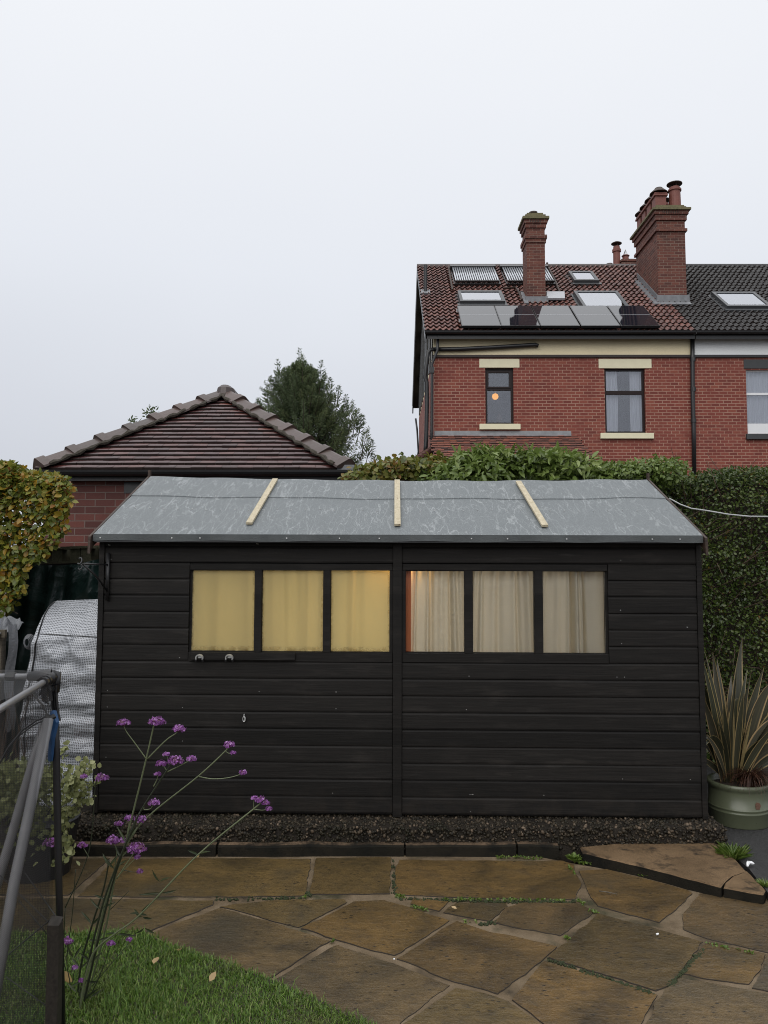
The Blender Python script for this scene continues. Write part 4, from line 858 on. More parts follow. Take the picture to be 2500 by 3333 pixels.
# opening fanlight sash
f0, f1 = pf(1586, 1262), pf(1664, 1205); m = MB(); ys = YF + 0.068; fw = 0.045
m.box((f0[0], ys, f0[1]), (f0[0] + fw, ys + .016, f1[1])); m.box((f1[0] - fw, ys, f0[1]), (f1[0], ys + .016, f1[1])); m.box((f0[0] + fw, ys, f0[1]), (f1[0] - fw, ys + .016, f0[1] + fw)); m.box((f0[0] + fw, ys, f1[1] - fw), (f1[0] - fw, ys + .016, f1[1]))
make('fanlight_sash', m, M_upvc, wn1)
tz2 = pf(2000, 1276)[1]; casement(house, W2, M_upvc, [(tz2 - 0.05, tz2 + 0.05)], [(W2[0] + .06, W2[1] + .06, W2[2] - .06, tz2 - .05), (W2[0] + .06, tz2 + .05, W2[2] - .06, W2[3] - .06)])
tz3 = pf(2460, 1280)[1]; casement(nhouse, W3, M_whiteframe, [(tz3 - 0.03, tz3 + 0.03)], [(W3[0] + .035, W3[1] + .06, W3[2] - .035, tz3 - .03), (W3[0] + .035, tz3 + .03, W3[2] - .035, W3[3] - .035)], 0.085, 0.036)
make('sill_board', MB().box((W3[0] - 0.0, YF + 0.03, W3[1] + 0.0), (W3[2], YF + 0.084, pf(2460, 1378)[1])), M_whiteframe, nhouse)
def slabbox(name, a, b, mat, par, y0=YF - 0.045):
    (x0, z1), (x1, z0) = pf(*a), pf(*b); return make(name, MB().box((x0, y0, z0), (x1, YF + 0.055, z1)), mat, par, bevel=0.008)
slabbox('lintel', (1560, 1168), (1691, 1197), M_cream, house, YF - 0.012); slabbox('lintel', (1948, 1168), (2121, 1199), M_cream, house, YF - 0.012)
slabbox('window_sill', (1560, 1381), (1693, 1399), M_cream, house, YF - 0.08); slabbox('window_sill', (1953, 1410.5), (2126, 1429), M_cream, house, YF - 0.08)
M_darkstone = plain('dark_painted_stone', (0.035, 0.038, 0.040), 0.6, 0.2, 6)
slabbox('lintel', (2420, 1170), (2620, 1200), M_darkstone, nhouse, YF - 0.012); slabbox('window_sill', (2427, 1413), (2620, 1431), M_darkstone, nhouse, YF - 0.08)
# rooms behind the glass
for par, h, dpt, mt in ((house, W1, 1.5, M_dark), (house, W2, 1.0, M_dark), (nhouse, W3, 0.9, M_dark)):
    m = MB(); a, c, b, d = h; y0 = YF + 0.165; y1 = YF + dpt; e = .35
    m.add([(a - e, y0, c - e), (b + e, y0, c - e), (b + e, y0, d + e), (a - e, y0, d + e), (a - e, y1, c - e), (b + e, y1, c - e), (b + e, y1, d + e), (a - e, y1, d + e)], [(4, 5, 6, 7), (0, 1, 5, 4), (2, 3, 7, 6), (1, 2, 6, 5), (3, 0, 4, 7)])
    make('room', m, mt, par)
def drape(label, x0, x1, z0, z1, y, amp, fr, mat, flare=0.0, side=1):
    m = MB(); m.grid(lambda u, v: (x0 + (x1 - x0) * u * (1 + flare * side * math.sin(v * 3.14)), y + amp * math.sin(u * fr + 0.6 * math.sin(v * 4)), z0 + (z1 - z0) * v), int(fr * 2.2), 12)
    tag(make('curtain', m, mat, smooth=True, origin=((x0 + x1) / 2, y, z0)), label, 'curtain', 'curtains in the house windows')
def wx(u): return hx(u, YF + .2)
drape('white left-hand curtain in the cream-silled window nearer the downpipe', wx(1968), wx(2008), W2[1] - .05, W2[3] + .05, YF + 0.24, 0.025, 24, M_net, 0.1)
drape('white right-hand curtain in the cream-silled window nearer the downpipe', wx(2052), wx(2102), W2[1] - .05, W2[3] + .05, YF + 0.24, 0.025, 28, M_net, -0.05)
drape('white voile curtain filling the sash window at the right edge', W3[0] - .05, W3[2] + .05, W3[1] - .05, W3[3] + .05, YF + 0.24, 0.022, 60, M_net)
lp = P(1612, 1291, YF + 0.75); lm_ = MB(); lm_.lathe(lp, [(0.02, 0.085), (0.07, 0.06), (0.088, 0.0), (0.07, -0.05), (0.04, -0.075)], 14); 
lt = make('pendant_lamp', lm_, M_lamp, origin=lp, smooth=True); tag(lt, 'round orange pendant lamp lit behind the narrow house window', 'lamp')
make('cord', MB().tube([lp + np.array([0, 0, 0.085]), lp + np.array([0, 0, 0.9])], 0.006, 6), M_whiteframe, lt)
# things on the inner sill of window 1
vp = P(1625, 1366, YF + 0.3); vm = MB(); vm.lathe(vp, [(0.05, -0.12), (0.085, -0.05), (0.07, 0.05), (0.025, 0.12), (0.03, 0.15)], 12); tag(make('vase', vm, M_twig, origin=vp, smooth=True), 'brown vase standing inside the narrow house window', 'vase')
# pipes
DP = lambda pts, r, Y, par, nm: make(nm, MB().tube([P(u, v, Y) for u, v in pts], r, 10), M_blackplastic, par, smooth=True)
DP([(2254, 1096), (2254, 1180), (2255, 1300), (2258, 1400), (2260, 1560)], 0.055, YF - 0.07, house, 'downpipe')
for v in (1170, 1268, 1370): 
    q = P(2254 + (v - 1100) * .013, v, YF - .07); make('pipe_collar', MB().lathe(q, [(0.07, -0.05), (0.07, 0.05)], 12), M_blackplastic, house)
DP([(1752, 1126), (1742, 1122), (1700, 1125), (1600, 1131), (1500, 1136), (1410, 1137)], 0.055, YF - 0.09, house, 'waste_pipe')
DP([(1412, 1137), (1400, 1139), (1393, 1150), (1386, 1200), (1383, 1230), (1389, 1245), (1390, 1300), (1388, 1400), (1386, 1452), (1384, 1480)], 0.055, YF - 0.12, house, 'soil_pipe')
DP([(1426, 1092), (1424, 1140), (1406, 1185), (1406, 1260), (1405, 1400), (1404, 1530)], 0.035, YF - 0.18, house, 'downpipe')
q = P(1406, 1206, YF - .18); make('hopper', MB().box(q - np.array([.055, .06, .07]), q + np.array([.055, .05, .08])), M_blackplastic, house)
DP([(1353, 1362), (1358, 1400), (1362, 1470), (1358, 1500)], 0.035, 28.6, house, 'downpipe')
# porch (lean-to) roof
m = MB(); x0p, x1p = pf(1414, 1410)[0], pf(1858, 1410)[0]; zp = pf(1500, 1417)[1]
vv = []; ff = []; rr = []
for c in range(13):
    y = YF - 0.02 - (12 - c) * 0.085; zc = zp - (12 - c) * 0.058; x = x0p - rng.random() * .17
    while x < x1p + 0.25 * (1 - c / 13) - 0.0:
        dz = rng.normal() * 0.003; o = len(vv); xx = x + 0.162
        for px, py, pz_ in ((x, y - 0.10, zc - 0.068 + 0.022), (xx, y - 0.10, zc - 0.068 + 0.022), (xx, y + .02, zc + .014), (x, y + .02, zc + .014), (x, y - .10, zc - .072), (xx, y - .10, zc - .072)): vv.append((px, py, pz_ + dz))
        ff += [(o, o + 1, o + 2, o + 3), (o + 4, o + 5, o + 1, o)]; rr += [rng.random()] * 6; x = xx + 0.004
porch = quads_obj('porch_roof', vv, ff, rr, [M_porchtile, M_tileedge], house, slots=np.arange(len(ff)) % 2)
make('flashing', MB().frame_box((x0p, YF - 0.05, zp - 0.02), (x1p - x0p, 0, 0), (0, 0.045, 0.13), (0, -0.012, 0.0)), M_lead, porch)
make('porch_fascia', MB().box((x0p + .05, YF - 1.1, zp - 1.5), (x1p + .1, YF - 1.0, zp - 0.82)), M_blackplastic, house)
hp = MB()
a, b = P(1404, 1464, YF - 0.3), P(1340, 1506, YF - 1.1)
for k in range(6):
    p0 = a + (b - a) * k / 6; p1 = a + (b - a) * (k + 1.05) / 6; hp.tube([p0, p1], [0.085, 0.098], 8)
make('hip_capping', hp, M_porchtile, house)
make('porch_wing', MB().prism([P(1350, 1504, YF - .9), P(1410, 1462, YF - .2), P(1412, 1560, YF - .2), P(1345, 1560, YF - .9)], (0, 0.05, 0)), M_porchtile, house)
# solar panels (five), each on the roof
tops = [(1489.5, 1608), (1609, 1727), (1729, 1850), (1853, 1971), (1974, 2093)]; bots = [(1499, 1627), (1629, 1753.5), (1755.5, 1881), (1887, 2014.5), (2017.5, 2141)]
for (ta, tb), (ba, bb) in zip(tops, bots):
    A_, B_, C_, D_ = RF(ba, 1055, .16), RF(bb, 1055.5, .16), RF(tb, 990, .16), RF(ta, 990, .16)
    x0, x1 = (A_[0] + D_[0]) / 2, (B_[0] + C_[0]) / 2; yb, yt = A_[1], D_[1]
    fr = MB().frame_box(roof_at(x0, yb, .10), (x1 - x0, 0, 0), roof_at(0, yt) - roof_at(0, yb), RN * 0.06)
    sp = make('solar_panel', fr, M_solarframe, house)
    def rq(xa, xb, ya, yb_, l): return MB().add([roof_at(xa, ya, l), roof_at(xb, ya, l), roof_at(xb, yb_, l), roof_at(xa, yb_, l)], [(0, 1, 2, 3)])
    make('solar_glass', rq(x0 + .02, x1 - .02, yb + .02, yt - .02, .1625), M_solar, sp)
    ym = yb + (yt - yb) * 0.52; make('cell_gap', rq(x0 + .03, x1 - .03, ym, ym + .014, .1645), M_whiteline, sp)
rb = MB()
for l in (0.25, 0.75):
    y = RF(1500, 1055, .1)[1] * (1 - l) + RF(1500, 990, .1)[1] * l; rb.box(roof_at(RF(1497, 1040, .1)[0] - .03, y, 0.04), roof_at(RF(2120, 1040, .1)[0] + .02, y + .04, 0.098))
make('mounting_rail', rb, M_alu, house)
# roof windows
def skylight(par, tl, tr, br, bl, open_=0.0):
    A_, B_, C_, D_ = (RF(*q, .15) for q in (bl, br, tr, tl)); x0, x1 = (A_[0] + D_[0]) / 2, (B_[0] + C_[0]) / 2; y0, y1 = (A_[1] + B_[1]) / 2, (C_[1] + D_[1]) / 2
    w_ = 0.085; m = MB(); S = roof_at(0, 1.0) - roof_at(0, 0.0)
    for xa, xb, ya, yb_ in ((x0, x0 + w_, y0, y1), (x1 - w_, x1, y0, y1), (x0 + w_, x1 - w_, y0, y0 + w_), (x0 + w_, x1 - w_, y1 - w_, y1)):
        m.frame_box(roof_at(xa, ya, 0.0), (xb - xa, 0, 0), S * (yb_ - ya), RN * 0.16)
    m.frame_box(roof_at(x0 - .06, y0 - .10, 0.0), (x1 - x0 + .12, 0, 0), S * 0.098, RN * 0.085)
    m.frame_box(roof_at(x0 - .07, y0, 0.0), (.068, 0, 0), S * (y1 - y0), RN * 0.05); m.frame_box(roof_at(x1 + .002, y0, 0.0), (.068, 0, 0), S * (y1 - y0), RN * 0.05)
    sk = make('skylight', m, M_skyframe, par)
    make('backing_panel', MB().frame_box(roof_at(x0 + w_ - .01, y0 + w_ - .01, .095), (x1 - x0 - 2 * w_ + .02, 0, 0), S * (y1 - y0 - 2 * w_ + .02), RN * 0.03), M_whitepanel, sk)
    make('pane', MB().frame_box(roof_at(x0 + w_ - .005, y0 + w_ - .005, .135), (x1 - x0 - 2 * w_ + .01, 0, 0), S * (y1 - y0 - 2 * w_ + .01), RN * 0.006), M_roofglass, sk)
skylight(house, (1489, 942), (1631, 942), (1642, 976), (1496, 976)); skylight(house, (1849, 879), (1929, 879), (1944, 909), (1866, 909))
skylight(house, (1869, 943), (2009, 943), (2045, 996), (1893, 996)); skylight(nhouse, (2313, 946), (2450, 946), (2508, 992), (2360, 992))
# evacuated-tube collectors
def collector(ul, ur, bl, br):
    A_, B_, C_, D_ = RF(bl, 919, .1), RF(br, 919, .1), RF(ur, 869, .1), RF(ul, 869, .1); x0, x1 = (A_[0] + D_[0]) / 2, (B_[0] + C_[0]) / 2; y0, y1 = (A_[1] + B_[1]) / 2, (C_[1] + D_[1]) / 2
    S = roof_at(0, 1.0) - roof_at(0, 0.0); m = MB(); m.frame_box(roof_at(x0 - .03, y1 - .14, .06), (x1 - x0 + .06, 0, 0), S * .14, RN * .14); m.frame_box(roof_at(x0 - .02, y0 - .03, .05), (x1 - x0 + .04, 0, 0), S * .05, RN * .05)
    m.frame_box(roof_at(x0 - .02, y0, .05), (0.03, 0, 0), S * (y1 - y0 - .14), RN * .04); m.frame_box(roof_at(x1 - .01, y0, .05), (0.03, 0, 0), S * (y1 - y0 - .14), RN * .04)
    c_ = make('solar_collector', m, M_blackplastic, house)
    for k in range(20):
        x = x0 + .05 + (x1 - x0 - .1) * k / 19; make('collector_tube', MB().tube([roof_at(x, y0 + .05, .15), roof_at(x, y1 - .13, .15)], 0.026, 8), M_tubeglass, c_, smooth=True)
        make('tube_cap', MB().tube([roof_at(x, y0 + .0, .15), roof_at(x, y0 + .055, .15)], 0.031, 8), M_blackplastic, c_)
collector(1468, 1612, 1478, 1622); collector(1632, 1784, 1645, 1797)
a_, b_ = RF(1780, 976, .1), RF(1836, 956, .1); make('small_solar_panel', MB().frame_box(RF(1779, 977, .08), RF(1838, 977, .08) - RF(1779, 977, .08), RF(1779, 955, .08) - RF(1779, 977, .08), RN * .06), M_whiteline, house)
for pts_ in ([(1461, 868), (1466, 905), (1473, 943)], [(1786, 872), (1806, 912), (1822, 950)], [(1640, 938), (1679, 936), (1690, 952), (1699, 976)]):
    make('roof_pipe', MB().tube([RF(u, v, .09) for u, v in pts_], 0.03, 8), M_barge, house)
b0 = RF(1385, 956, 0); make('vent_pipe', MB().tube([b0, b0 + np.array([0, 0, .85])], 0.05, 10), M_blackplastic, house); make('lead_slate', MB().frame_box(b0 + np.array([-.13, -.14, -.08]), (.26, 0, 0), np.array([0, .28, .28 * slope]), RN * .05), M_lead, house)
# chimneys
def stack(name, x0, x1, y0, y1, z0, zt, bands, par, core=M_chim_brick):
    m = MB(); m.box((x0, y0, z0), (x1, y1, zt))
    for za, zb, e in bands: m.box((x0 - e, y0 - e, za), (x1 + e, y1 + e, zb))
    return make(name, m, core, par)
def vz(v, Y): return P(1250, v, Y)[2]
c1y = RF(1700, 985)[1] - .02; c1x0, c1x1 = P(1716, 960, c1y)[0], P(1776, 960, c1y)[0]; c1d = 0.62
Z = lambda v: vz(v, c1y)
ch1 = stack('chimney', c1x0, c1x1, c1y, c1y + c1d, RF(1700, 990)[2] - .6, Z(703), [(Z(778), Z(766), .055), (Z(790), Z(778), .03), (Z(742), Z(728), .035), (Z(728), Z(716), .07)], house)
make('chimney_cap', MB().box((c1x0 - .115, c1y - .115, Z(716) + .001), (c1x1 + .115, c1y + c1d + .115, Z(708))).box((c1x0 - .03, c1y - .03, Z(708)), (c1x1 + .03, c1y + c1d + .03, Z(699))).box((c1x0 + .03, c1y + .03, Z(699)), (c1x1 - .03, c1y + c1d - .03, Z(691))), M_flaunch, ch1)
dn = MB()
for k in range(7): dn.box((c1x0 + .1 + k * .045, c1y - .073, Z(728) + .01), (c1x0 + .125 + k * .045, c1y - .0705, Z(718)))
make('dentil', dn, M_barge, ch1)['kind'] = 'stuff'
make('chimney_pot', MB().lathe(np.array([(c1x0 + c1x1) / 2, c1y + .3, Z(691)]), [(0.11, 0), (0.11, .09), (0.125, .09), (0.125, .13)], 14), M_barge, ch1)
make('flashing', MB().frame_box((c1x0 - .06, c1y - .06, RF(1700, 988)[2] - .1), (c1x1 - c1x0 + .12, 0, 0), (0, .058, 0), (0, 0, .30)).frame_box(roof_at(c1x0 - .12, c1y - .2, .02), (.118, 0, 0), roof_at(0, .8) - roof_at(0, 0), RN * .06), M_lead, ch1)
c2y = RF(2180, 990)[1]; c2x0, c2x1 = P(2144, 985, c2y)[0], P(2236, 985, c2y)[0]; c2d = P(2144, 900, 1)[0] * 0 + (c2x0 / (P(2072, 900, 1)[0])) - c2y
Z = lambda v: vz(v, c2y)
ch2 = stack('chimney', c2x0, c2x1, c2y, c2y + c2d, RF(2180, 990)[2] - .9, Z(684), [(Z(754), Z(745), .05), (Z(718), Z(700), .045), (Z(700), Z(688), .085)], house)
make('chimney_cap', MB().box((c2x0 - .14, c2y - .14, Z(688) + .001), (c2x1 + .14, c2y + c2d + .14, Z(681))).box((c2x0 - .04, c2y - .04, Z(681)), (c2x1 + .04, c2y + c2d + .04, Z(673))).box((c2x0 + .0, c2y + .0, Z(673)), (c2x1 - .0, c2y + c2d, Z(667))), M_flaunch, ch2)
dn = MB()
for k in range(10): dn.box((c2x0 + .14 + k * .05, c2y - .088, Z(700) + .01), (c2x0 + .165 + k * .05, c2y - .0855, Z(690)))
make('dentil', dn, M_barge, ch2)['kind'] = 'stuff'
zc = Z(667)
def sq_pot(x, y, par, s=.20, h=.42, z=None):
    z = zc if z is None else z
    m = MB(); m.prism([(x - s, y - s, z), (x + s, y - s, z), (x + s, y + s, z), (x - s, y + s, z)], (0, 0, h)); m.box((x - s - .04, y - s - .04, z + h - .04), (x + s + .04, y + s + .04, z + h + .02)); m.box((x - s - .02, y - s - .02, z + h + .03), (x + s + .02, y + s + .02, z + h + .07))
    p = make('chimney_pot', m, M_pot, par, bevel=.012)
    cw = MB(); cw.lathe((x, y, z + h + .10), [(s + .10, 0), (s + .09, .02), (s * .75, .14), (s * .7, .16)], 16)
    for a in range(4): cw.tube([(x + s * .7 * math.cos(a * 1.57 + .78), y + s * .7 * math.sin(a * 1.57 + .78), z + h + .05), (x + s * .7 * math.cos(a * 1.57 + .78), y + s * .7 * math.sin(a * 1.57 + .78), z + h + .13)], .012, 5)
    make('cowl', cw, M_barge, p); return p
def rd_pot(x, y, par, r=.155, h=.62, z=None, hat=True):
    z = zc if z is None else z
    p = make('chimney_pot', MB().lathe((x, y, z), [(r + .01, 0), (r, h * .8), (r + .03, h * .82), (r + .03, h * .9), (r, h * .92), (r - .01, h)], 18), M_pot, par, smooth=False)
    if hat:
        cw = MB(); cw.lathe((x, y, z + h + .06), [(.02, 0), (r + .06, .03), (r + .06, .05), (r * .5, .11)], 18)
        for a in range(4): cw.tube([(x + r * .8 * math.cos(a * 1.57), y + r * .8 * math.sin(a * 1.57), z + h - .02), (x + r * .8 * math.cos(a * 1.57), y + r * .8 * math.sin(a * 1.57), z + h + .09)], .01, 5)
        make('cowl', cw, M_barge, p)
    return p
xm = (c2x0 + c2x1) / 2
for j in range(4): sq_pot(c2x0 + .18, c2y + .28 + j * (c2d - .5) / 3.0, ch2, .155, .36)
rd_pot(c2x1 - .17, c2y + .24, ch2); rd_pot(c2x1 - .20, c2y + 1.0, ch2, .14, .5); rd_pot(c2x1 - .2, c2y + 1.7, ch2, .14, .45)
fl = MB(); fl.box((c2x0 - .06, c2y - .05, RF(2180, 992)[2] - .1), (c2x1 + .06, c2y - .002, RF(2180, 992)[2] + .28))
S = roof_at(0, 1.0) - roof_at(0, 0.0)
for k in range(9): fl.frame_box(roof_at(c2x0 - .03, c2y + k * c2d / 9.5, .02), (.028, 0, 0), S * (c2d / 9.5), np.array([0, 0, .22]))
fl.frame_box(roof_at(c2x0 - .20, c2y - .12, .035), (.17, 0, 0), S * (c2d * .93), RN * .03); fl.frame_box(roof_at(c2x0 - .06, c2y - .16, .03), (c2x1 - c2x0 + .12, 0, 0), S * .14, RN * .04)
make('flashing', fl, M_lead, ch2)
# far stack beyond the ridge
c3y = 25.6; q0, q1 = P(2024, 866, c3y), P(2075, 842, c3y)
ch3 = make('chimney', MB().box((q0[0], c3y, q0[2] - 2.2), (q1[0] + .3, c3y + .8, q1[2])).box((q0[0] - .02, c3y - .03, q1[2] - .09), (q1[0] + .32, c3y + .83, q1[2] - .03)), M_chim_brick, house)
q = P(2014, 866, c3y); rd_pot(q[0], c3y + .2, ch3, .115, P(2014, 790, c3y)[2] - q[2] + .25, q[2] - .3)
q = P(2044, 842, c3y); rd_pot(q[0], c3y + .25, ch3, .10, .22, q[2] + .001, False)
cg = MB()
for a in range(8): cg.tube([(q[0] + .085 * math.cos(a * .785), c3y + .25 + .085 * math.sin(a * .785), q[2] + .2), (q[0], c3y + .25, q[2] + .42)], .006, 4)
make('cowl', cg, M_steel, ch3)
q = P(1992, 866, c3y); sq_pot(q[0], c3y + .3, ch3, .16, .25, q[2] - .32)
q = P(1972, 868, c3y); sq_pot(q[0], c3y + .9, ch3, .14, .2, q[2] - .32)
make('flaunching', MB().lathe((P(2010, 866, c3y)[0] + .12, c3y + .3, q[2] - .3), [(.4, 0), (.32, .25), (.18, .38)], 14), M_flaunch, ch3)
make('aerial_vent', MB().tube([P(1781, 868, YR), P(1781, 855, YR)], .035, 8), M_barge, house)

# ================================================================== BRICK GARAGE (pyramid-hipped roof, about 8.4 m)
GY = 8.3; gxc = (110 * 1.5069 + 755 * 1.5069) / 2
gz_e = P(700, 1529, GY)[2]; gl, gr = P(112, 1529, GY)[0], P(1138, 1529, GY)[0]; gmid = (gl + gr) / 2
AP = P(727, 1283, GY + (gr - gl) / 2 * 1.0); AP[0] = gmid if abs(AP[0] - gmid) < .15 else AP[0]
garage = thing('brick_garage', 'small dark red brick garage with a hipped wet plain-tiled roof behind the shed', 'garage', (gmid, GY + .15, 0))
gw = 0.16; GD = 6.0
m = MB(); zw = gz_e - 0.10
m.box((gl + .04, GY + gw, -.2), (gr - gw, GY + GD, zw)); gwall = make('wall', m, M_garage_brick, garage)
vq0, vq1 = P(404, 1606, GY + gw), P(452, 1560, GY + gw)
make('vent_opening', MB().box((vq0[0], GY + gw - 0.006, vq0[2]), (vq1[0] + .15, GY + gw - .002, vq1[2] - .03)), M_blackplastic, garage)
sl = MB()
for k in range(4): sl.box((vq0[0] + k * .075, GY + gw - 0.008, vq1[2] - .03), (vq0[0] + k * .075 + .066, GY + gw - .002, vq1[2] + .10))
make('soldier_course', sl, M_garage_brick, garage)
m = MB(); m.box((gl + .04, GY + .03, gz_e - .115), (gr - .02, GY + .055, gz_e + .0)); m.box((gl + .05, GY + .056, gz_e - .10), (gr - .05, GY + gw + .02, gz_e - .06)); make('fascia', m, M_blackplastic, garage)
gt = MB(); gs = [(GY - 0.05 + 0.055 * math.cos(a), gz_e - 0.012 + 0.062 * math.sin(a)) for a in np.linspace(math.pi, 2 * math.pi, 9)]; gs += [(y + (0.005 if y < GY - .05 else -0.005), z + .001) for y, z in gs[::-1][1:-1]]
gt.prism([(gl + .0, y, z) for y, z in gs], (gr - gl + .03, 0, 0)); make('gutter', gt, M_blackplastic, garage)
# tiled front slope, individually laid tiles; side and back slopes as coursed sheets
rise = AP[2] - gz_e; run = AP[1] - GY; nC = 20
vv = []; ff = []; rr = []
def hipx(t): return gl + (AP[0] - gl) * t, gr + (AP[0] - gr) * t
for c in range(nC):
    t0, t1 = c / nC, (c + 1.15) / nC; xa, xb = hipx((c + .3) / nC); x = xa - rng.random() * .165 - .02 * 0
    y0, z0, y1, z1 = GY + run * t0, gz_e + rise * t0, GY + run * min(t1, 1), gz_e + rise * min(t1, 1)
    x = gl + ((c % 2) * 0.083) + math.floor((xa - gl) / .166) * .166 - .166 + rng.random() * .012
    while x < xb:
        l, r = max(x, xa - .03), min(x + .163, xb + .03)
        if r - l > 0.02:
            o = len(vv); d1, d2 = rng.normal(size=2) * 0.0014; lift = 0.025; dy = rng.normal() * .003
            for px, py, pz_ in ((l, y0 - .012 + dy, z0 + lift + d1), (r, y0 - .012 + dy, z0 + lift + d2), (r, y1, z1 + .004), (l, y1, z1 + .004), (l, y0 - .012 + dy, z0 - .002 + d1), (r, y0 - .012 + dy, z0 - .002 + d2)): vv.append((px, py, pz_))
            ff += [(o, o + 1, o + 2, o + 3), (o + 4, o + 5, o + 1, o)]; rr += [min(1, rng.random() * .8 + (0.25 if (x > xb - .45 and c > 6) else 0))] * 6
        x += .166
groof = quads_obj('roof', vv, ff, rr, [M_plaintile, M_tileedge], garage, slots=np.arange(len(ff)) % 2)
m = MB(); RB = AP + np.array([0, GD - 2 * run if GD > 2 * run else 2.0, 0])
m.add([(gl, GY, gz_e - .01), (gl, GY + GD, gz_e - .01), tuple(RB - [0, 0, .01]), tuple(AP - [0, 0, .01])], [(0, 1, 2, 3)]); m.add([(gr, GY, gz_e - .01), (gr, GY + GD, gz_e - .01), tuple(RB - [0, 0, .01]), tuple(AP - [0, 0, .01])], [(3, 2, 1, 0)]); m.add([(gl, GY + GD, gz_e - .01), (gr, GY + GD, gz_e - .01), tuple(RB - [0, 0, .01])], [(0, 1, 2)])
m.add([(gl, GY + .02, gz_e - .012), (gr, GY + .02, gz_e - .012), tuple(AP - [0, 0, .02])], [(0, 1, 2)])
make('side_slope', m, M_plaintile, groof)
# hip tiles with mortar bedding
def hips(c0, c1, n, wd=.150):
    c0, c1 = np.asarray(c0), np.asarray(c1); d = nrm(c1 - c0); L_ = np.linalg.norm(c1 - c0) / n; sd = nrm(np.cross(d, [0, 0, 1])); up = np.cross(sd, d)
    for k in range(n):
        p = c0 + d * L_ * k; ang = np.linspace(-.25, math.pi + .25, 9); w1 = wd * (1 + rng.normal() * .02); lift = rng.normal() * .003
        def ring(q, w, h): return [q + sd * w * cx_ + up * (h * w * cz_ + .012 + lift) for cx_, cz_ in ((1.0, -.12), (.98, .0), (.55, .27), (.16, .50), (0, .54), (-.16, .50), (-.55, .27), (-.98, 0), (-1.0, -.12))]
        a_, b_ = ring(p - d * .045, w1 * 1.10, 1.16), ring(p + d * .055, w1 * 1.08, 1.13); c_, e_ = ring(p + d * .0552, w1 * .98, .98), ring(p + d * (L_ + .0), w1 * .90, .86)
        m = MB(); K = 9; vs = a_ + b_ + c_ + e_; m.add(vs, [(q * K + j, q * K + j + 1, (q + 1) * K + j + 1, (q + 1) * K + j) for q in range(3) for j in range(K - 1)] + [tuple(range(K))[::-1]])
        o = make('hip_tile', m, M_hiptile, garage); at = o.data.attributes.new('rnd', 'FLOAT', 'POINT'); at.data.foreach_set('value', np.full(len(m.v), rng.random(), np.float32))
    bd = MB()
    for side in (-1, 1):
        pts_ = [c0 + d * L_ * n * t + sd * side * wd * (1.0 + .10 * math.sin(t * 50)) + up * (0.004 + .006 * math.sin(t * 83)) for t in np.linspace(0.01, .99, 60)]; bd.tube(pts_, [0.022 + .008 * math.sin(k * 1.7) for k in range(60)], 6)
    make('mortar_bed', bd, plain('mossy_hip_mortar', (0.045, 0.038, 0.028), .9, .6, 30, 1.0), garage)
hips((gl + .06, GY + .06, gz_e + .045), AP + [0, 0, .0], 7, .14); hips((gr - .05, GY + .05, gz_e + .04), AP, 7, .14)
make('apex_mortar', MB().lathe(AP + np.array([0, -.02, -.02]), [(.12, 0), (.10, .09), (.05, .13)], 10), M_hiptile, garage)
make('eaves_mortar', MB().box((gr - .13, GY - .03, gz_e - .02), (gr + .05, GY + .05, gz_e + .05)), M_lead, garage)
rp = MB(); rp.tube([AP + [0, .1, .03], RB + [0, 0, .03]], .11, 10); make('ridge_capping', rp, M_hiptile, garage)
#@@PART4
# ================================================================== CONIFER
cY = 21.5
cx0 = P(982, 1500, cY)[0]; ctop = P(978, 1140, cY)[2]
con = thing('conifer_tree', 'tall dark green conifer with feathery pointed tips behind the brick garage', 'tree', (cx0, cY, 0))
make('trunk', MB().tube([(cx0, cY, 0), (cx0 + .05, cY, 3), (cx0, cY, 5.5), (cx0, cY, ctop - .35)], [.22, .17, .10, .012], 8), M_bark, con)
# silhouette (photo px: v -> left u, right u)
sil = [(1136, 974, 979), (1200, 945, 1000), (1230, 915, 1035), (1256, 885, 1070), (1300, 855, 1120), (1346, 830, 1152), (1391, 812, 1178), (1451, 800, 1200), (1497, 795, 1220), (1560, 785, 1240), (1700, 780, 1260)]
sv = [a for a, _, _ in sil]; szl = [P(l, v, cY)[0] for v, l, r in sil]; szr = [P(r, v, cY)[0] for v, l, r in sil]; szz = [P(1000, v, cY)[2] for v in sv]
zz_, ll_, rr_ = np.array(szz)[::-1], np.array(szl)[::-1], np.array(szr)[::-1]
def crown_rad(z): return np.interp(z, zz_, ll_), np.interp(z, zz_, rr_)
plumes = []; r4 = np.random.default_rng(4)
tipsx = [(976, 1132, 1.1), (972, 1165, .8), (985, 1155, 1.0), (904, 1171, .9), (1047, 1174, .9), (866, 1262, .8), (1104, 1255, .7), (1152, 1315, .7), (1198, 1390, .75), (838, 1300, .6), (1222, 1480, .7), (945, 1190, .7), (1010, 1200, .7), (880, 1225, .8), (1075, 1230, .7), (1128, 1285, .7), (1180, 1350, .6), (1210, 1430, .6), (1232, 1520, .6), (1165, 1330, .6)]
for u, v, l in tipsx: q = P(u, v, cY + r4.normal() * .25); d = nrm(np.array([(q[0] - cx0) * .12, r4.normal() * .05, 1.0])); plumes.append((q - d * l, d, l, .30))
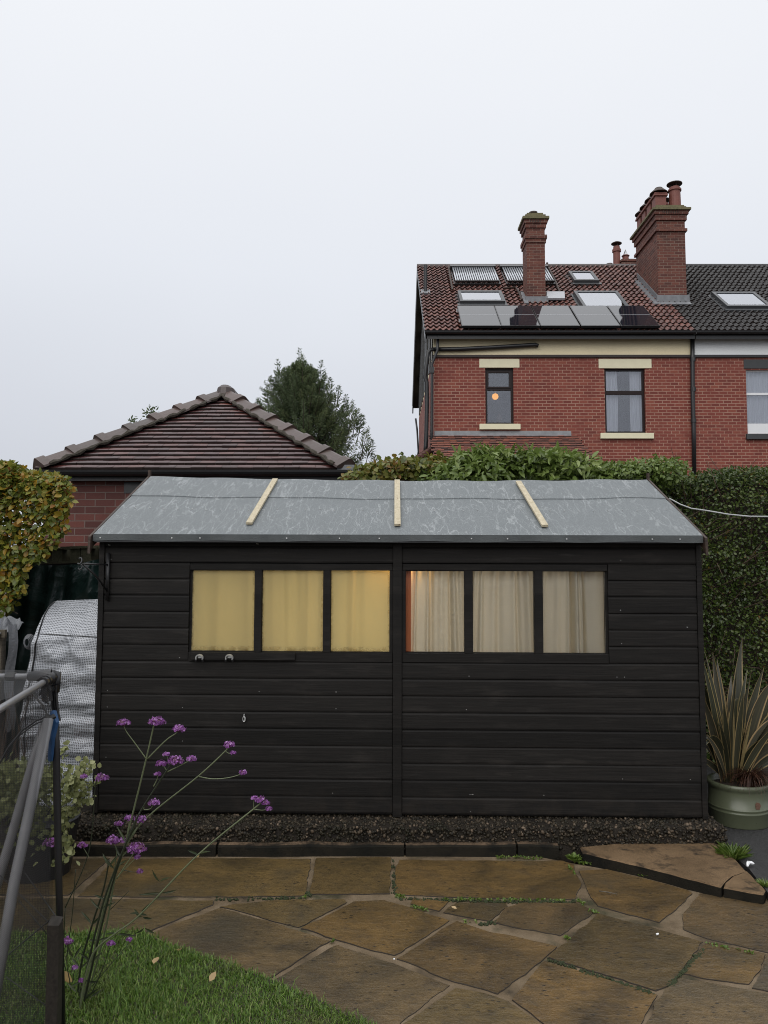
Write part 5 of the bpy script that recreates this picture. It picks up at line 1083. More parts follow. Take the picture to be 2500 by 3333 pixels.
for k in range(640):
    z = zz_[0] + (zz_[-1] - .5 - zz_[0]) * r4.random() ** 1.6; a, b = crown_rad(z); c = (a + b) / 2; R = (b - a) / 2; th = r4.random() * 6.283; rf_ = r4.uniform(.4, .84)
    base = np.array([c + R * rf_ * math.cos(th), cY + R * rf_ * math.sin(th), z]); d = nrm(np.array([math.cos(th) * .75, math.sin(th) * .75, r4.uniform(.45, 1.3)])); l = min(r4.uniform(.5, 1.05), max(.25, (zz_[-1] - z) * .7)); plumes.append((base - d * l * .55, d, l, .20))
C = []; D = []; Nn = []; Ls = []; Rn = []
for b, d, l, wd in plumes:
    n = 130; t = rng.random(n) ** .8; a = rng.random(n) * 6.283; e1 = nrm(np.cross(d, [0.3, .2, .9])); e2 = np.cross(d, e1); rad = wd * (1 - t) ** .75 * rng.uniform(.25, 1, n)
    o = np.cos(a)[:, None] * e1 + np.sin(a)[:, None] * e2
    C.append(b + d * (t * l)[:, None] + o * (rad * .35)[:, None]); D.append(o * .9 + d * .75 + np.array([0, 0, -.12]) + rng.normal(size=(n, 3)) * .2); Nn.append(rng.normal(size=(n, 3))); Ls.append(0.06 + rad * .65 * rng.uniform(.7, 1.3, n)); Rn.append(np.clip(rng.random() * .55 + rng.random(n) * .45, 0, 1))
C, D, Nn, Ls, Rn = map(np.concatenate, (C, D, Nn, Ls, Rn))
tw = MB()
for b, d, l, wd in plumes: tw.tube([b - d * .2, b + d * l * 1.0], [.012, .003], 4)
leaf_mesh('crown', C, D, Nn, Ls, Ls * .055 + .0025, M_conif, con, Rn, fold=.2, droop=.15)
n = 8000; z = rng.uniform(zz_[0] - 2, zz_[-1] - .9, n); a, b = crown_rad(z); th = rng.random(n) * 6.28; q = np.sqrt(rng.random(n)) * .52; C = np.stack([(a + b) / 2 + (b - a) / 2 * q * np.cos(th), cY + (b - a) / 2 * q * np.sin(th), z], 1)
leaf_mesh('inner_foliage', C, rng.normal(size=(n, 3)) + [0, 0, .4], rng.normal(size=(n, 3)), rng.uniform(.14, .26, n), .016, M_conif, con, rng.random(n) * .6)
make('branchlets', tw, M_bark, con)['kind'] = 'stuff'
# sapling tips beyond the garage hip
sY = 13.5; q = P(492, 1330, sY)
sap = thing('sapling', 'thin green sapling tip poking up behind the left slope of the garage roof', 'tree', (q[0], sY, 0))
make('trunk', MB().tube([(q[0], sY, 0), (q[0], sY, q[2] - .5), (q[0] + .01, sY, q[2])], [.03, .018, .004], 6), M_twig, sap)
C = []; D = []
for u, v, s in ((492, 1330, .1), (488, 1342, .13), (497, 1348, .13), (478, 1350, .1), (505, 1345, .1), (490, 1360, .14), (435, 1370, .14), (425, 1376, .1), (448, 1374, .1), (440, 1382, .12)):
    for k in range(9): C.append(P(u, v, sY) + rng.normal(size=3) * .03); D.append(rng.normal(size=3) + np.array([0, 0, .3]))
C, D = np.array(C), np.array(D); leaf_mesh('crown', C, D, rng.normal(size=C.shape), rng.uniform(.05, .10, len(C)), .014, M_conif, sap)
make('branch', MB().tube([(q[0], sY, q[2] - .45), tuple(P(435, 1372, sY))], [.012, .004], 5), M_twig, sap)

# ================================================================== HEDGES AND SHRUBS
def shell(n, x, y, z, top_w=0.25, seed=0, amp=0.12, rnd=0.25, side=True):
    """points and outward normals near the front, top and both end faces of a clipped hedge"""
    x0, x1 = x; y0, y1 = y; z0, z1 = z; A_ = [(x1 - x0) * (z1 - z0), (x1 - x0) * (y1 - y0), (y1 - y0) * (z1 - z0), (y1 - y0) * (z1 - z0)]
    pr_ = np.array(A_) * np.array([1, 1.3, 1 if side else .02, 1 if side else .02]); fc = rng.choice(4, n, p=pr_ / pr_.sum()); U, V = rng.random(n), rng.random(n); p = np.empty((n, 3)); nn = np.zeros((n, 3))
    f = fc == 0; p[f] = np.c_[x0 + (x1 - x0) * U[f], np.full(f.sum(), y0), z0 + (z1 - z0) * V[f]]; nn[f] = [0, -1, .15]
    f = fc == 1; p[f] = np.c_[x0 + (x1 - x0) * U[f], y0 + (y1 - y0) * V[f], np.full(f.sum(), z1)]; nn[f] = [0, -.15, 1]
    f = fc == 2; p[f] = np.c_[np.full(f.sum(), x0), y0 + (y1 - y0) * U[f], z0 + (z1 - z0) * V[f]]; nn[f] = [-1, 0, .1]
    f = fc == 3; p[f] = np.c_[np.full(f.sum(), x1), y0 + (y1 - y0) * U[f], z0 + (z1 - z0) * V[f]]; nn[f] = [1, 0, .1]
    # round the long top edge
    cz, cy = z1 - rnd, y0 + rnd; k = (p[:, 2] > cz) & (p[:, 1] < cy); d = np.c_[p[k, 1] - cy, p[k, 2] - cz]; l = np.linalg.norm(d, axis=1) + 1e-6; s = np.minimum(1, rnd / l); p[k, 1] = cy + d[:, 0] * s; p[k, 2] = cz + d[:, 1] * s; nn[k] = nrm(np.c_[np.zeros(k.sum()), d])
    p += nn * (amp * wob(p, seed, 2.6))[:, None]; return p, nn, wob(p, seed + 9, 3.5)
def hedge(t, n, x, y, z, mat, ln, wd, seed, amp, depth, rnd=.25, trim=None, core=True, droop_=.15, drop=-.2, name='foliage'):
    p, nn, w_ = shell(n, x, y, z, seed=seed, amp=amp, rnd=rnd); p -= nn * (np.abs(rng.normal(size=n)) * depth)[:, None]
    keep = (w_ + rng.normal(size=n) * .5) > -1.1
    if trim is not None: keep &= trim(p)
    p, nn = p[keep], nn[keep]; n = len(p)
    D = nn * .5 + rng.normal(size=(n, 3)) * .8 + [0, 0, drop]; N_ = nn * .9 + rng.normal(size=(n, 3)) * .55 + [0, 0, .5]
    s = rng.uniform(.65, 1.25, n); r = np.clip(rng.random(n) * .75 + .25 * (0.5 + .5 * wob(p, seed + 4, 5)), 0, 1); r = np.where(rng.random(n) < .03, rng.uniform(.94, 1, n), r)
    o = leaf_mesh(name, p, D, N_, ln * s, wd * s, mat, t, r, droop=droop_)
    return o
def twigs(t, n, x, y, z, up=.5, ln=.5, r=.004, mat=None, name='twig_growth'):
    m = MB()
    for k in range(n):
        p = np.array([rng.uniform(*x), rng.uniform(*y), rng.uniform(*z)]); d = nrm(np.array([rng.normal() * .7, -.4 + rng.normal() * .3, up + rng.normal() * .4])); b = nrm(d + rng.normal(size=3) * .35)
        m.tube([p, p + d * ln * .5, p + d * ln * .5 + b * ln * .5], [r, r * .75, r * .35], 5)
    o = make(name, m, mat or M_twig, t); o['kind'] = 'stuff'; return o
# tall clipped privet hedge, right
pz1 = P(2300, 1522, 6.9)[2]
ph = thing('privet_hedge', 'tall clipped dark green hedge behind the shed and potted plant on the right', 'hedge', (3.6, 7.3, 0))
hedge(ph, 92000, (1.75, 5.6), (6.85, 7.75), (0.0, pz1 - .03), M_privet, .031, .0100, 31, .10, .075, .2)
cm_ = MB(); cm_.box((1.95, 7.08, 0.0), (5.5, 7.6, pz1 - .13)); make('dark_core', cm_, M_bark, ph)  # solid dark box added inside, the hedge's inner shade put into its colour
twigs(ph, 420, (1.85, 5.0), (6.85, 7.1), (.1, pz1 - .2), .5, .45, .0045, M_twig)
# leafy climbing shrub behind the shed, elongated leaves
lz = lambda u, v, Y: P(u, v, Y)
sh = thing('leafy_shrub', 'bright green leafy shrub with long pointed leaves rising behind the shed roof', 'shrub', (.9, 7.1, 0))
def clump(t, cs, n, mat, ln, wd, name='foliage', dr=-.25, dp=.22, vs=0):
    P_ = []; Nn_ = []; R_n = []; cs = [(u, v + vs, Y, rx, rz, w_) for u, v, Y, rx, rz, w_ in cs]
    for (u, v, Y, rx, rz, wgt) in cs:
        k = int(n * wgt); c = P(u, v, Y); q = nrm(rng.normal(size=(k, 3))); q[:, 1] = -np.abs(q[:, 1]) * (rng.random(k) < .8) + q[:, 1] * 0.2; rad = rng.uniform(.7, 1.06, k)[:, None]; q = q * rad
        p = c + q * np.array([rx, .35, rz]); p += nrm(q) * (.10 * wob(p, 5, 4))[:, None]; P_.append(p); Nn_.append(q); R_n.append(np.clip(.45 * rng.random() + rng.random(k) * .6, 0, 1))
    p, q, r = map(np.concatenate, (P_, Nn_, R_n)); k = len(p); s = rng.uniform(.6, 1.2, k)
    leaf_mesh(name, p, q * .8 + rng.normal(size=(k, 3)) * .7 + [0, -.2, dr], q + rng.normal(size=(k, 3)) * .5 + [0, 0, .7], ln * s, wd * s, mat, t, r, droop=dp)
SP1 = [(u, v + 6, 6.95, .07, .05, .03) for u, v in ((1480, 1470), (1495, 1476), (1570, 1478), (1585, 1470), (1640, 1462), (1655, 1470), (1725, 1473), (1800, 1490), (1868, 1500), (1430, 1508), (1530, 1490), (1700, 1470), (1760, 1478))]
clump(sh, [(1500, 1540, 7.0, .33, .16, 1), (1590, 1525, 6.95, .30, .18, 1), (1680, 1518, 7.0, .30, .17, 1), (1770, 1520, 7.0, .28, .17, 1), (1850, 1535, 7.0, .26, .14, .8), (1440, 1555, 7.05, .25, .13, .8), (1930, 1548, 7.05, .25, .10, .6), (1650, 1570, 7.1, .8, .22, 1.6), (1800, 1580, 7.1, .7, .22, 1.4), (1500, 1590, 7.1, .6, .2, 1.2), (1990, 1565, 7.05, .2, .09, .5)] + SP1, 1250, M_freshleaf, .090, .0155, vs=20)
stm = MB()
for u in (1420, 1480, 1530, 1600, 1640, 1700, 1760, 1830, 1900, 1960):
    b = P(u + rng.normal() * 30, 1640, 7.1); b[2] = 0; t_ = P(u, 1530 + rng.normal() * 12, 7.0); stm.tube([b, (b + t_) / 2 + rng.normal(size=3) * .05, t_], [.012, .008, .003], 5)
make('branches', stm, M_twig, sh)['kind'] = 'stuff'
sp_ = []
for u, v in ((1480, 1470), (1495, 1476), (1570, 1478), (1585, 1470), (1640, 1462), (1655, 1470), (1725, 1473), (1800, 1490), (1868, 1500), (1430, 1508), (1530, 1490), (1700, 1470), (1760, 1478)): pass
au = thing('autumn_shrub', 'yellow-green shrub turning brown, between the garage roof and the house downpipe', 'shrub', (-.1, 7.2, 0))
clump(au, [(1180, 1560, 7.2, .10, .07, .3), (1235, 1555, 7.2, .16, .10, .7), (1290, 1545, 7.15, .2, .13, 1), (1350, 1535, 7.2, .22, .15, 1), (1410, 1535, 7.2, .18, .15, .8), (1300, 1590, 7.3, .5, .2, 1.4), (1262, 1503, 7.2, .05, .05, .012), (1308, 1490, 7.2, .05, .05, .012), (1230, 1525, 7.2, .06, .05, .02), (1330, 1510, 7.2, .08, .06, .03)], 1000, M_autumnleaf, .062, .021, vs=6)
stm = MB()
for u in (1200, 1250, 1300, 1350, 1400): b = P(u + 10, 1640, 7.25); b[2] = 0; t_ = P(u, 1545, 7.2); stm.tube([b, (b + t_) / 2 + rng.normal(size=3) * .05, t_], [.012, .008, .003], 5)
for u, v in ((1262, 1500), (1305, 1488), (1275, 1512)): stm.tube([P(u + 15, 1560, 7.2), P(u, v, 7.2)], [.005, .002], 4)
make('branches', stm, M_twig, au)['kind'] = 'stuff'
pc = thing('privet_bush', 'pale fresh green clipped growth joining the leafy shrub to the tall hedge', 'shrub', (2.0, 7.0, 0))
clump(pc, [(2020, 1545, 6.9, .18, .09, 1), (2085, 1538, 6.9, .2, .11, 1), (2140, 1540, 6.9, .2, .11, 1), (2060, 1575, 6.95, .3, .1, 1)], 900, M_freshleaf, .04, .012)
make('stem', MB().tube([(2.0, 7.0, 0), (2.02, 7.0, 1.4), (2.1, 6.95, 2.4)], [.02, .014, .005], 6), M_twig, pc)
# beech hedge, left
bh = thing('beech_hedge', 'yellowing green beech hedge hanging over the dark tarpaulin at the left edge', 'hedge', (-3.2, 5.9, 0))
bzt = P(80, 1500, 5.45)[2]; bxr = P(205, 1600, 5.45)[0]
def btrim(p):
    # overhang: the face recedes to the left lower down
    lim = np.interp(p[:, 2], [1.0, 1.41, 1.57, 1.73, 1.86, 1.99, 2.15, 2.31, 2.5], [-2.72, -2.59, -2.51, -2.45, -2.32, -2.20, -2.17, -2.22, -2.34]); return (p[:, 0] * 5.45 / p[:, 1] < lim + .06 * wob(p, 77, 6)) & ((p[:, 2] > 1.3 + .1 * wob(p, 78, 6)) | (p[:, 0] < -2.9 + .1 * wob(p, 79, 5)))
hedge(bh, 72000, (-4.4, -2.08), (5.42, 6.2), (0.0, bzt - .02), M_beech, .050, .0165, 41, .09, .06, .22, btrim, drop=-.55, droop_=.2)
twigs(bh, 90, (-3.6, -2.75), (5.45, 5.9), (1.4, bzt - .15), .3, .4, .004)
make('stem', MB().tube([(-3.1, 5.9, 0), (-3.08, 5.88, 1.2), (-3.2, 5.85, 2.2)], [.03, .025, .01], 7), M_bark, bh)
make('dark_core', MB().box((-4.3, 5.85, 0.0), (-3.0, 6.15, bzt - .25)), M_bark, bh)  # solid dark box added as inner shade behind the beech leaves

# ================================================================== LEFT-HAND CLUTTER
# pallet standing behind the tarpaulin
pl = thing('wooden_pallet', 'mossy wooden pallet lying level above the tarpaulin against the garage', 'pallet', P(220, 1800, 6.45))
A_ = P(0, 1840, 6.4); B_ = P(345, 1829, 6.3); dx = (B_ - A_)
for k in range(5):
    o = A_ + dx * 0 + np.array([0, .19 * k, .115]); make('deck_board', MB().frame_box(o, dx, (0, .12, 0), (0, 0, .02)), M_greenwood, pl)
for t in (0.04, .27, .49, .66, .76, .94): make('block', MB().frame_box(A_ + dx * t + np.array([0, .01, .022]), (.08 + .05 * (t == .7), 0, 0), (0, .8, 0), (0, 0, .092)), M_greenwood, pl)
make('base_board', MB().frame_box(A_ + np.array([0, .005, .0]), dx, (0, .10, 0), (0, 0, .021)), M_greenwood, pl)
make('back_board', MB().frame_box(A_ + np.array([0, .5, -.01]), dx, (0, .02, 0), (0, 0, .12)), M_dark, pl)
# tarpaulin
def tf(u, v):
    Y = 6.15 + .05 * math.sin(u * 5 + v * 3); a = P(35 + 320 * u, 1824 - 12 * u + 22 * math.sin(u * 3.14) * (1), Y); b = np.array([a[0] - .05 * (1 - u), Y - .12, .05])
    p = a + (b - a) * v; f = .030 * math.sin((u + v * .8) * 17) * math.exp(-((u + v * .75 - .75) / .35) ** 2) + .015 * math.sin(u * 31 + v * 5) + .012 * math.sin(v * 23 - u * 9); p[1] -= f; return p
tp = make('tarpaulin', MB().grid(tf, 60, 50), M_tarp, smooth=True, origin=P(200, 1850, 6.15)); tag(tp, 'dark green creased tarpaulin hanging below the pallet', 'tarpaulin')
# mini greenhouse with grid-reinforced cover
gh = thing('mini_greenhouse', 'small plastic greenhouse with white grid cover tight against the shed end', 'greenhouse', P(220, 2600, 5.5) * np.array([1, 1, 0]))
gY = 5.42; gxr = -1.885
zf = lambda v, Y=gY: P(200, v, Y)[2]
leftu = [(1955, 185), (1975, 158), (2005, 138), (2045, 118), (2100, 104), (2180, 88), (2300, 70), (2450, 62), (2700, 55)]
lv = [a for a, _ in leftu]; lu = [b for _, b in leftu]
vrows = np.linspace(1955, 2720, 60)
def ghp(u, v):
    vv_ = 1955 + (2720 - 1955) * v; yy = gY + .42 * max(0, (1 - v / .17)) ** 1.6; vv2 = vv_ - 8 * u * (v < .05)
    xl_ = P(np.interp(vv_, lv, lu), vv_, yy)[0]; x = xl_ + (gxr - xl_) * u; z = P(200, vv2, yy)[2]
    wr = .012 * math.sin(v * 60 + u * 5 + 2 * math.sin(u * 4)) * (.3 + .7 * (v > .3)) + .034 * (abs(math.sin(v * 17 - u * 5.5 + .8 * math.sin(u * 7))) - .6) * math.exp(-((v - .2) / .2) ** 2) + .006 * math.sin(v * 150 + 3 * u) * (.4 < v < .8)
    return (x, yy + wr, z)
gm = MB().grid(ghp, 40, 110); uvs = []
for j in range(111):
    for i in range(41): uvs.append((i / 40 * .56 + .002 * math.sin(j * .3), j / 110 * 1.68 + .006 * math.sin(i * .25 + j * .1)))
make('cover', gm, M_gridpoly, gh, smooth=True, uvs=uvs)
sm = MB(); vs_ = np.linspace(1958, 2700, 40)
sm.tube([np.array(ghp(.06 if v > 2080 else .06 * (v - 1958) / 122, (v - 1955) / 765.)) + np.array([0, -.006, 0]) for v in vs_], .005, 6); make('zip_seam', sm, M_blackplastic, gh)
sm = MB(); sm.tube([np.array(ghp(u, (2062 + 14 * u - 1955) / 765.)) + np.array([0, -.004, 0]) for u in np.linspace(.05, 1, 20)], .003, 5); make('hem_seam', sm, M_blackplastic, gh)
rl_ = MB(); cc = P(92, 2090, gY + .05)
for k in range(5): rl_.tube([cc + np.array([(.016 + .006 * k) * math.cos(a), (.01 * k - .02), (.028 + .006 * k) * math.sin(a)]) for a in np.linspace(0, 6.28, 14)], .0035, 5)
make('rolled_flap', rl_, M_polysheet, gh)
fr = MB()
for x, y in ((gxr - .02, gY + .04), (gxr - .02, gY + .7), (P(100, 2400, gY + .04)[0], gY + .04), (P(100, 2400, gY + .04)[0], gY + .7)): fr.tube([(x, y, .02), (x, y, 1.15)], .010, 8)
for z in (.5, .95): fr.tube([(P(100, 2400, gY + .04)[0], gY + .04, z), (gxr - .02, gY + .04, z)], .008, 8)
make('frame', fr, M_greenwood, gh)
# pots and trays seen dimly through the cover
def pot(name, lab, c, r, h, mat): 
    o = make(name, MB().lathe(c, [(r * .75, 0), (r, h), (r * 1.08, h), (r * 1.08, h * 1.08), (r * .9, h * 1.08), (r * .9, h * .95), (.01, h * .95)], 16), mat, origin=c, smooth=False); return tag(o, lab, 'pot')
for y, z in ((gY + .12, .50), (gY + .12, .95)): pass
shv = MB()
for z in (.47, .93): shv.box((P(105, 2400, gY)[0], gY + .10, z), (gxr - .03, gY + .6, z + .015))
make('shelf', shv, M_greenwood, gh)
pot('flower_pot', 'terracotta pot dimly seen on the shelf inside the plastic greenhouse', (-2.12, gY + .25, .487), .09, .15, M_pot)
pot('flower_pot', 'pale pot dimly seen low inside the plastic greenhouse', (-1.99, gY + .22, .06), .09, .24, M_white)
pot('flower_pot', 'green pot on the upper shelf inside the plastic greenhouse', (-2.05, gY + .26, .947), .10, .17, M_glaze)
# timber-framed bin with polythene at the left edge
bn = thing('compost_bin', 'rough timber post frame draped with grey crumpled polythene at the left edge', 'bin', P(-40, 2200, 4.75) * np.array([1, 1, 0]))
q = P(12, 2050, 4.7); make('post', MB().box((q[0] - .045, 4.68, 0), (q[0] + .0, 4.74, P(12, 2060, 4.7)[2])), M_oldwood, bn, bevel=.004)
make('rail', MB().box((q[0] - .65, 4.655, P(12, 2075, 4.66)[2]), (q[0] + .03, 4.679, P(12, 2050, 4.66)[2])), M_oldwood, bn)
make('side_board', MB().box((q[0] - .65, 4.70, .2), (q[0] - .05, 4.72, P(12, 2075, 4.66)[2])), M_oldwood, bn)
def pf_(u, v): 
    a = P(-160 + 190 * u, 2012 + 26 * u * u - 6, 4.75); return (a[0], 4.62 + .34 * v + .01 * math.sin(u * 21 + v * 9), a[2] + .012 * math.sin(u * 26 + v * 8) + .018 * math.sin(v * 14 + u * 7) - .06 * max(0, .25 - v) / .25 - .03 * (u > .9))
make('cover', MB().grid(pf_, 40, 18), M_polysheet, bn, smooth=True)
def pg_(u, v): a = P(30 + 18 * u, 2035, 4.72); return (a[0] + .01 * math.sin(v * 9), 4.70 + .05 * u, a[2] - .62 * v + .01 * math.sin(u * 9 + v * 20))
make('loose_sheet', MB().grid(pg_, 8, 30), M_polysheet, bn, smooth=True)

# variegated lime-leaved plant in a black tub
hp_ = thing('trailing_plant', 'pale lime small-leaved trailing plant beside the shed corner behind the netting', 'plant', (-1.95, 4.55, 0))
def heli(cs, mat, name, n):
    C = []; 
    for u, v, Y, s, k in cs: C.append(P(u, v, Y) + rng.normal(size=(k, 3)) * s * np.array([1, .8, 1]))
    C = np.concatenate(C); k = len(C); s = rng.uniform(.6, 1.25, k)
    leaf_mesh(name, C, rng.normal(size=(k, 3)) + [0, -.3, .1], rng.normal(size=(k, 3)) * .7 + [0, -.7, .5], .030 * s, .0125 * s, mat, hp_, droop=.1, fold=.15)
br_ = [[(205, 2700), (215, 2620), (235, 2560), (262, 2500), (275, 2485)], [(225, 2640), (265, 2590), (300, 2560), (320, 2540)], [(215, 2680), (245, 2640), (270, 2600), (290, 2585)], [(205, 2560), (215, 2520), (222, 2505)], [(210, 2450), (205, 2432)], [(235, 2580), (270, 2530), (305, 2492)], [(205, 2640), (210, 2700), (222, 2750), (230, 2790)], [(200, 2740), (208, 2790)], [(240, 2600), (230, 2540), (245, 2520)], [(265, 2495), (280, 2482), (272, 2520)], [(215, 2580), (255, 2560), (285, 2600)]]
cs = []; stm = MB()
for b in br_:
    Y = 4.42 + rng.normal() * .06; stm.tube([P(u, v, Y) for u, v in b], .0035, 5)
    for (u0, v0), (u1, v1) in zip(b[:-1], b[1:]):
        k = max(2, int(math.hypot(u1 - u0, v1 - v0) / 12))
        for t in np.linspace(0, 1, k): cs.append((u0 + (u1 - u0) * t, v0 + (v1 - v0) * t, Y, .016, 6))
heli(cs, M_heli, 'foliage', 0); make('stems', stm, M_stem, hp_)['kind'] = 'stuff'
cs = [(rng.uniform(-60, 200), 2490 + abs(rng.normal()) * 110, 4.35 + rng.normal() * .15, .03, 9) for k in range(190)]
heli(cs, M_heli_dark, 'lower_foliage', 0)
tub = make('black_tub', MB().lathe((-1.98, 4.62, -.02), [(.17, 0), (.21, .30), (.22, .30), (.22, .33), (.19, .33), (.19, .28), (.01, .28)], 20), M_blackplastic, origin=(-1.98, 4.62, 0)); tag(tub, 'black tub under the pale trailing plant at the shed corner', 'pot')
# bare dry stems behind the netting
ds = MB()
for k in range(26):
    b = P(rng.uniform(-60, 150), 2640, 4.6 + rng.normal() * .1); b[2] = .0; t_ = P(rng.uniform(-40, 170), rng.uniform(2180, 2420), 4.6); ds.tube([b, (b + t_) / 2 + rng.normal(size=3) * .04, t_], [.004, .003, .0015], 4)
tag(make('dry_stems', ds, M_twig, origin=(-2.2, 4.6, 0)), kind='stuff')

# ================================================================== NETTED FRUIT CAGE
CN = P(172, 2202, 3.0); cz_ = CN[2]
fc = thing('fruit_cage', 'netted fruit cage of grey poles with black mesh in the left foreground', 'cage', (CN[0], CN[1], 0))
Bk = P(-60, 2205, 3.0); Bk[2] = cz_; Fr = G(0, 2308, cz_); dirF = Fr - CN; Fr2 = CN + dirF * 1.9
LX = -3.1
make('top_rail', MB().tube([CN + [-.03, 0, 0], (LX, CN[1] + .02, cz_)], .011, 12), M_alu, fc, smooth=True)
make('top_rail', MB().tube([CN + dirF * .05, Fr2], .011, 12), M_alu, fc, smooth=True)
make('top_rail', MB().tube([Fr2, (LX, Fr2[1], cz_)], .0135, 12), M_alu, fc, smooth=True)
make('corner_post', MB().tube([CN + [.004, 0, .015], P(183, 2450, 3.0), P(190, 2800, 3.0), P(206, 3345, 3.0) * np.array([1, 1, 0])], [.012, .014, .013, .012], 10), M_blackplastic, fc, smooth=True)
make('far_post', MB().tube([(LX, Fr2[1], 0), (LX, Fr2[1], cz_)], .0135, 10), M_pole, fc); make('far_post', MB().tube([(LX, CN[1], 0), (LX, CN[1], cz_)], .0135, 10), M_pole, fc)
make('near_post', MB().tube([Fr2 * np.array([1, 1, 0]), Fr2], .0135, 10), M_pole, fc)
make('corner_joint', MB().tube([CN + [-.09, .0, 0], CN + [-.02, 0, .004], CN + [.006, 0, .006], CN + [.006, 0, -.06]], [.018, .024, .026, .02], 10).tube([CN, CN + dirF * .10], [.024, .019], 10), M_blackplastic, fc, smooth=True)
for k, t in enumerate((.14, .20)): 
    p = CN + dirF * t; make('cable_tie', MB().tube([p, p + dirF * .03], .019, 10), M_blackplastic, fc)
for xx in (-.14, -.24): make('cable_tie', MB().tube([CN + [xx, 0, 0], CN + [xx - .035, 0, 0]], .0165, 10), M_blackplastic, fc)
# leaning brace poles
make('brace_pole', MB().tube([P(158, 2340, 2.92), P(100, 2620, 2.80), P(45, 2880, 2.70), P(-20, 3260, 2.58)], .018, 12), M_pole, fc, smooth=True)
make('brace_pole', MB().tube([P(146, 2350, 3.02), P(90, 2540, 3.02), P(20, 2780, 3.0), P(-60, 3050, 2.96)], .017, 12), M_pole, fc, smooth=True)
qb = P(177, 2325, 2.985); q2 = P(164, 2475, 2.985)
make('blue_strap', MB().tube([qb, qb + [.004, -.02, .01], P(181, 2350, 2.96), P(170, 2400, 2.96), q2], [.012, .014, .014, .012, .010], 6), M_blue, fc)
lsh = MB(); lsh.tube([P(163, 2330, 2.93), P(120, 2345, 2.9), P(75, 2375, 2.88), P(30, 2430, 2.85), P(-20, 2520, 2.85)], .004, 5); lsh.tube([P(160, 2337, 2.93), P(110, 2360, 2.9), P(55, 2400, 2.88)], .003, 5); lsh.tube([P(104, 2254, 2.95), P(138, 2295, 2.94), P(160, 2338, 2.93)], .0035, 5)
lsh.tube([P(150, 2330, 2.93), P(165, 2338, 2.92), P(178, 2330, 2.93)], .010, 6); lsh.tube([CN + [0, -.02, .0], P(168, 2178, 2.97)], .0025, 4); lsh.tube([P(168, 2233, 2.97), P(200, 2222, 2.97)], .0025, 4)
make('lashing_cord', lsh, M_blackplastic, fc)
# diagonal cords seen through the net
dc = MB()
for a, b in (((0, 2850), (178, 3020)), ((80, 2840), (180, 2980)), ((180, 2980), (0, 3130)), ((20, 3180), (160, 3280)), ((60, 2930), (170, 3060))): dc.tube([P(*a, 2.95), P(*b, 2.95)], .0022, 4)
make('diagonal_cord', dc, M_blackplastic, fc)['kind'] = 'stuff'
# netting: side panel below the near rail, back panel, roof panel
def npanel(a, b, c, d, nu, nv, amp=.006, nm='netting', mt=None):
    a, b, c, d = map(np.asarray, (a, b, c, d)); n_ = nrm(np.cross(b - a, d - a)); W_, H_ = np.linalg.norm(b - a), np.linalg.norm(d - a)
    f = lambda u, v: tuple((a * (1 - u) + b * u) * (1 - v) + (d * (1 - u) + c * u) * v + n_ * amp * (math.sin(u * 17 + v * 3) + math.sin(v * 13 + u * 8)))
    return make(nm, MB().grid(f, nu, nv), mt or M_netting, fc, smooth=True, uvs=[(i / nu * W_, j / nv * H_) for j in range(nv + 1) for i in range(nu + 1)])
npanel(CN, Fr2, Fr2 * [1, 1, 0], CN * [1, 1, 0] + [.02, 0, 0], 30, 24)
npanel(CN + [0, .012, 0], (LX, CN[1] + .02, cz_), (LX, CN[1] + .02, 0), CN * [1, 1, 0] + [.02, .012, 0], 30, 24)
npanel(CN + [0, 0, .012], (LX, CN[1] + .02, cz_ + .012), (LX, Fr2[1], cz_ + .012), Fr2 + [0, 0, .012], 30, 14, .008)
# gathered netting hanging at the corner
def bun(u, v): 
    p = P(np.interp(v, [0, .5, 1], [168, 176, 180]) + 20 * u - 8 * math.sin(v * 3), 2205 + 140 * v, 2.99); return tuple(p + np.array([0, -.012 * math.sin(u * 22), 0]))
make('gathered_netting', MB().grid(bun, 30, 14), M_netfold, fc, uvs=[(i / 30 * .1, j / 14 * .18) for j in range(15) for i in range(31)])
def bn2(u, v): p = CN + dirF * (.02 + .22 * u) + np.array([.0, 0, -.005]); return tuple(p + np.array([.015 * math.sin(u * 30) * v, 0, -(.03 + .05 * math.sin(u * 7) ** 2) * v]))
make('gathered_netting', MB().grid(bn2, 30, 8), M_netfold, fc, uvs=[(i / 30 * .2, j / 8 * .06) for j in range(9) for i in range(31)])
# wooden stake in front of the cage corner
st_t = P(184, 3005, 2.93); st = MB(); a = .021
st.prism([(st_t[0] - a, 2.91, 0.0), (st_t[0] + a, 2.91, 0.0), (st_t[0] + a, 2.95, 0), (st_t[0] - a, 2.95, 0)], (-.004, 0, st_t[2] - .0)); st.add([(st_t[0] - a - .004, 2.91, st_t[2] + .0005), (st_t[0] + a - .004, 2.91, st_t[2] - .012 + .0125), (st_t[0] + a - .004, 2.95, st_t[2] + .014), (st_t[0] - a - .004, 2.95, st_t[2] + .020)], [(0, 1, 2, 3)])
tag(make('wooden_stake', st, M_stake, origin=(st_t[0], 2.93, 0)), 'short dark wooden stake in the grass beside the netted cage', 'stake')

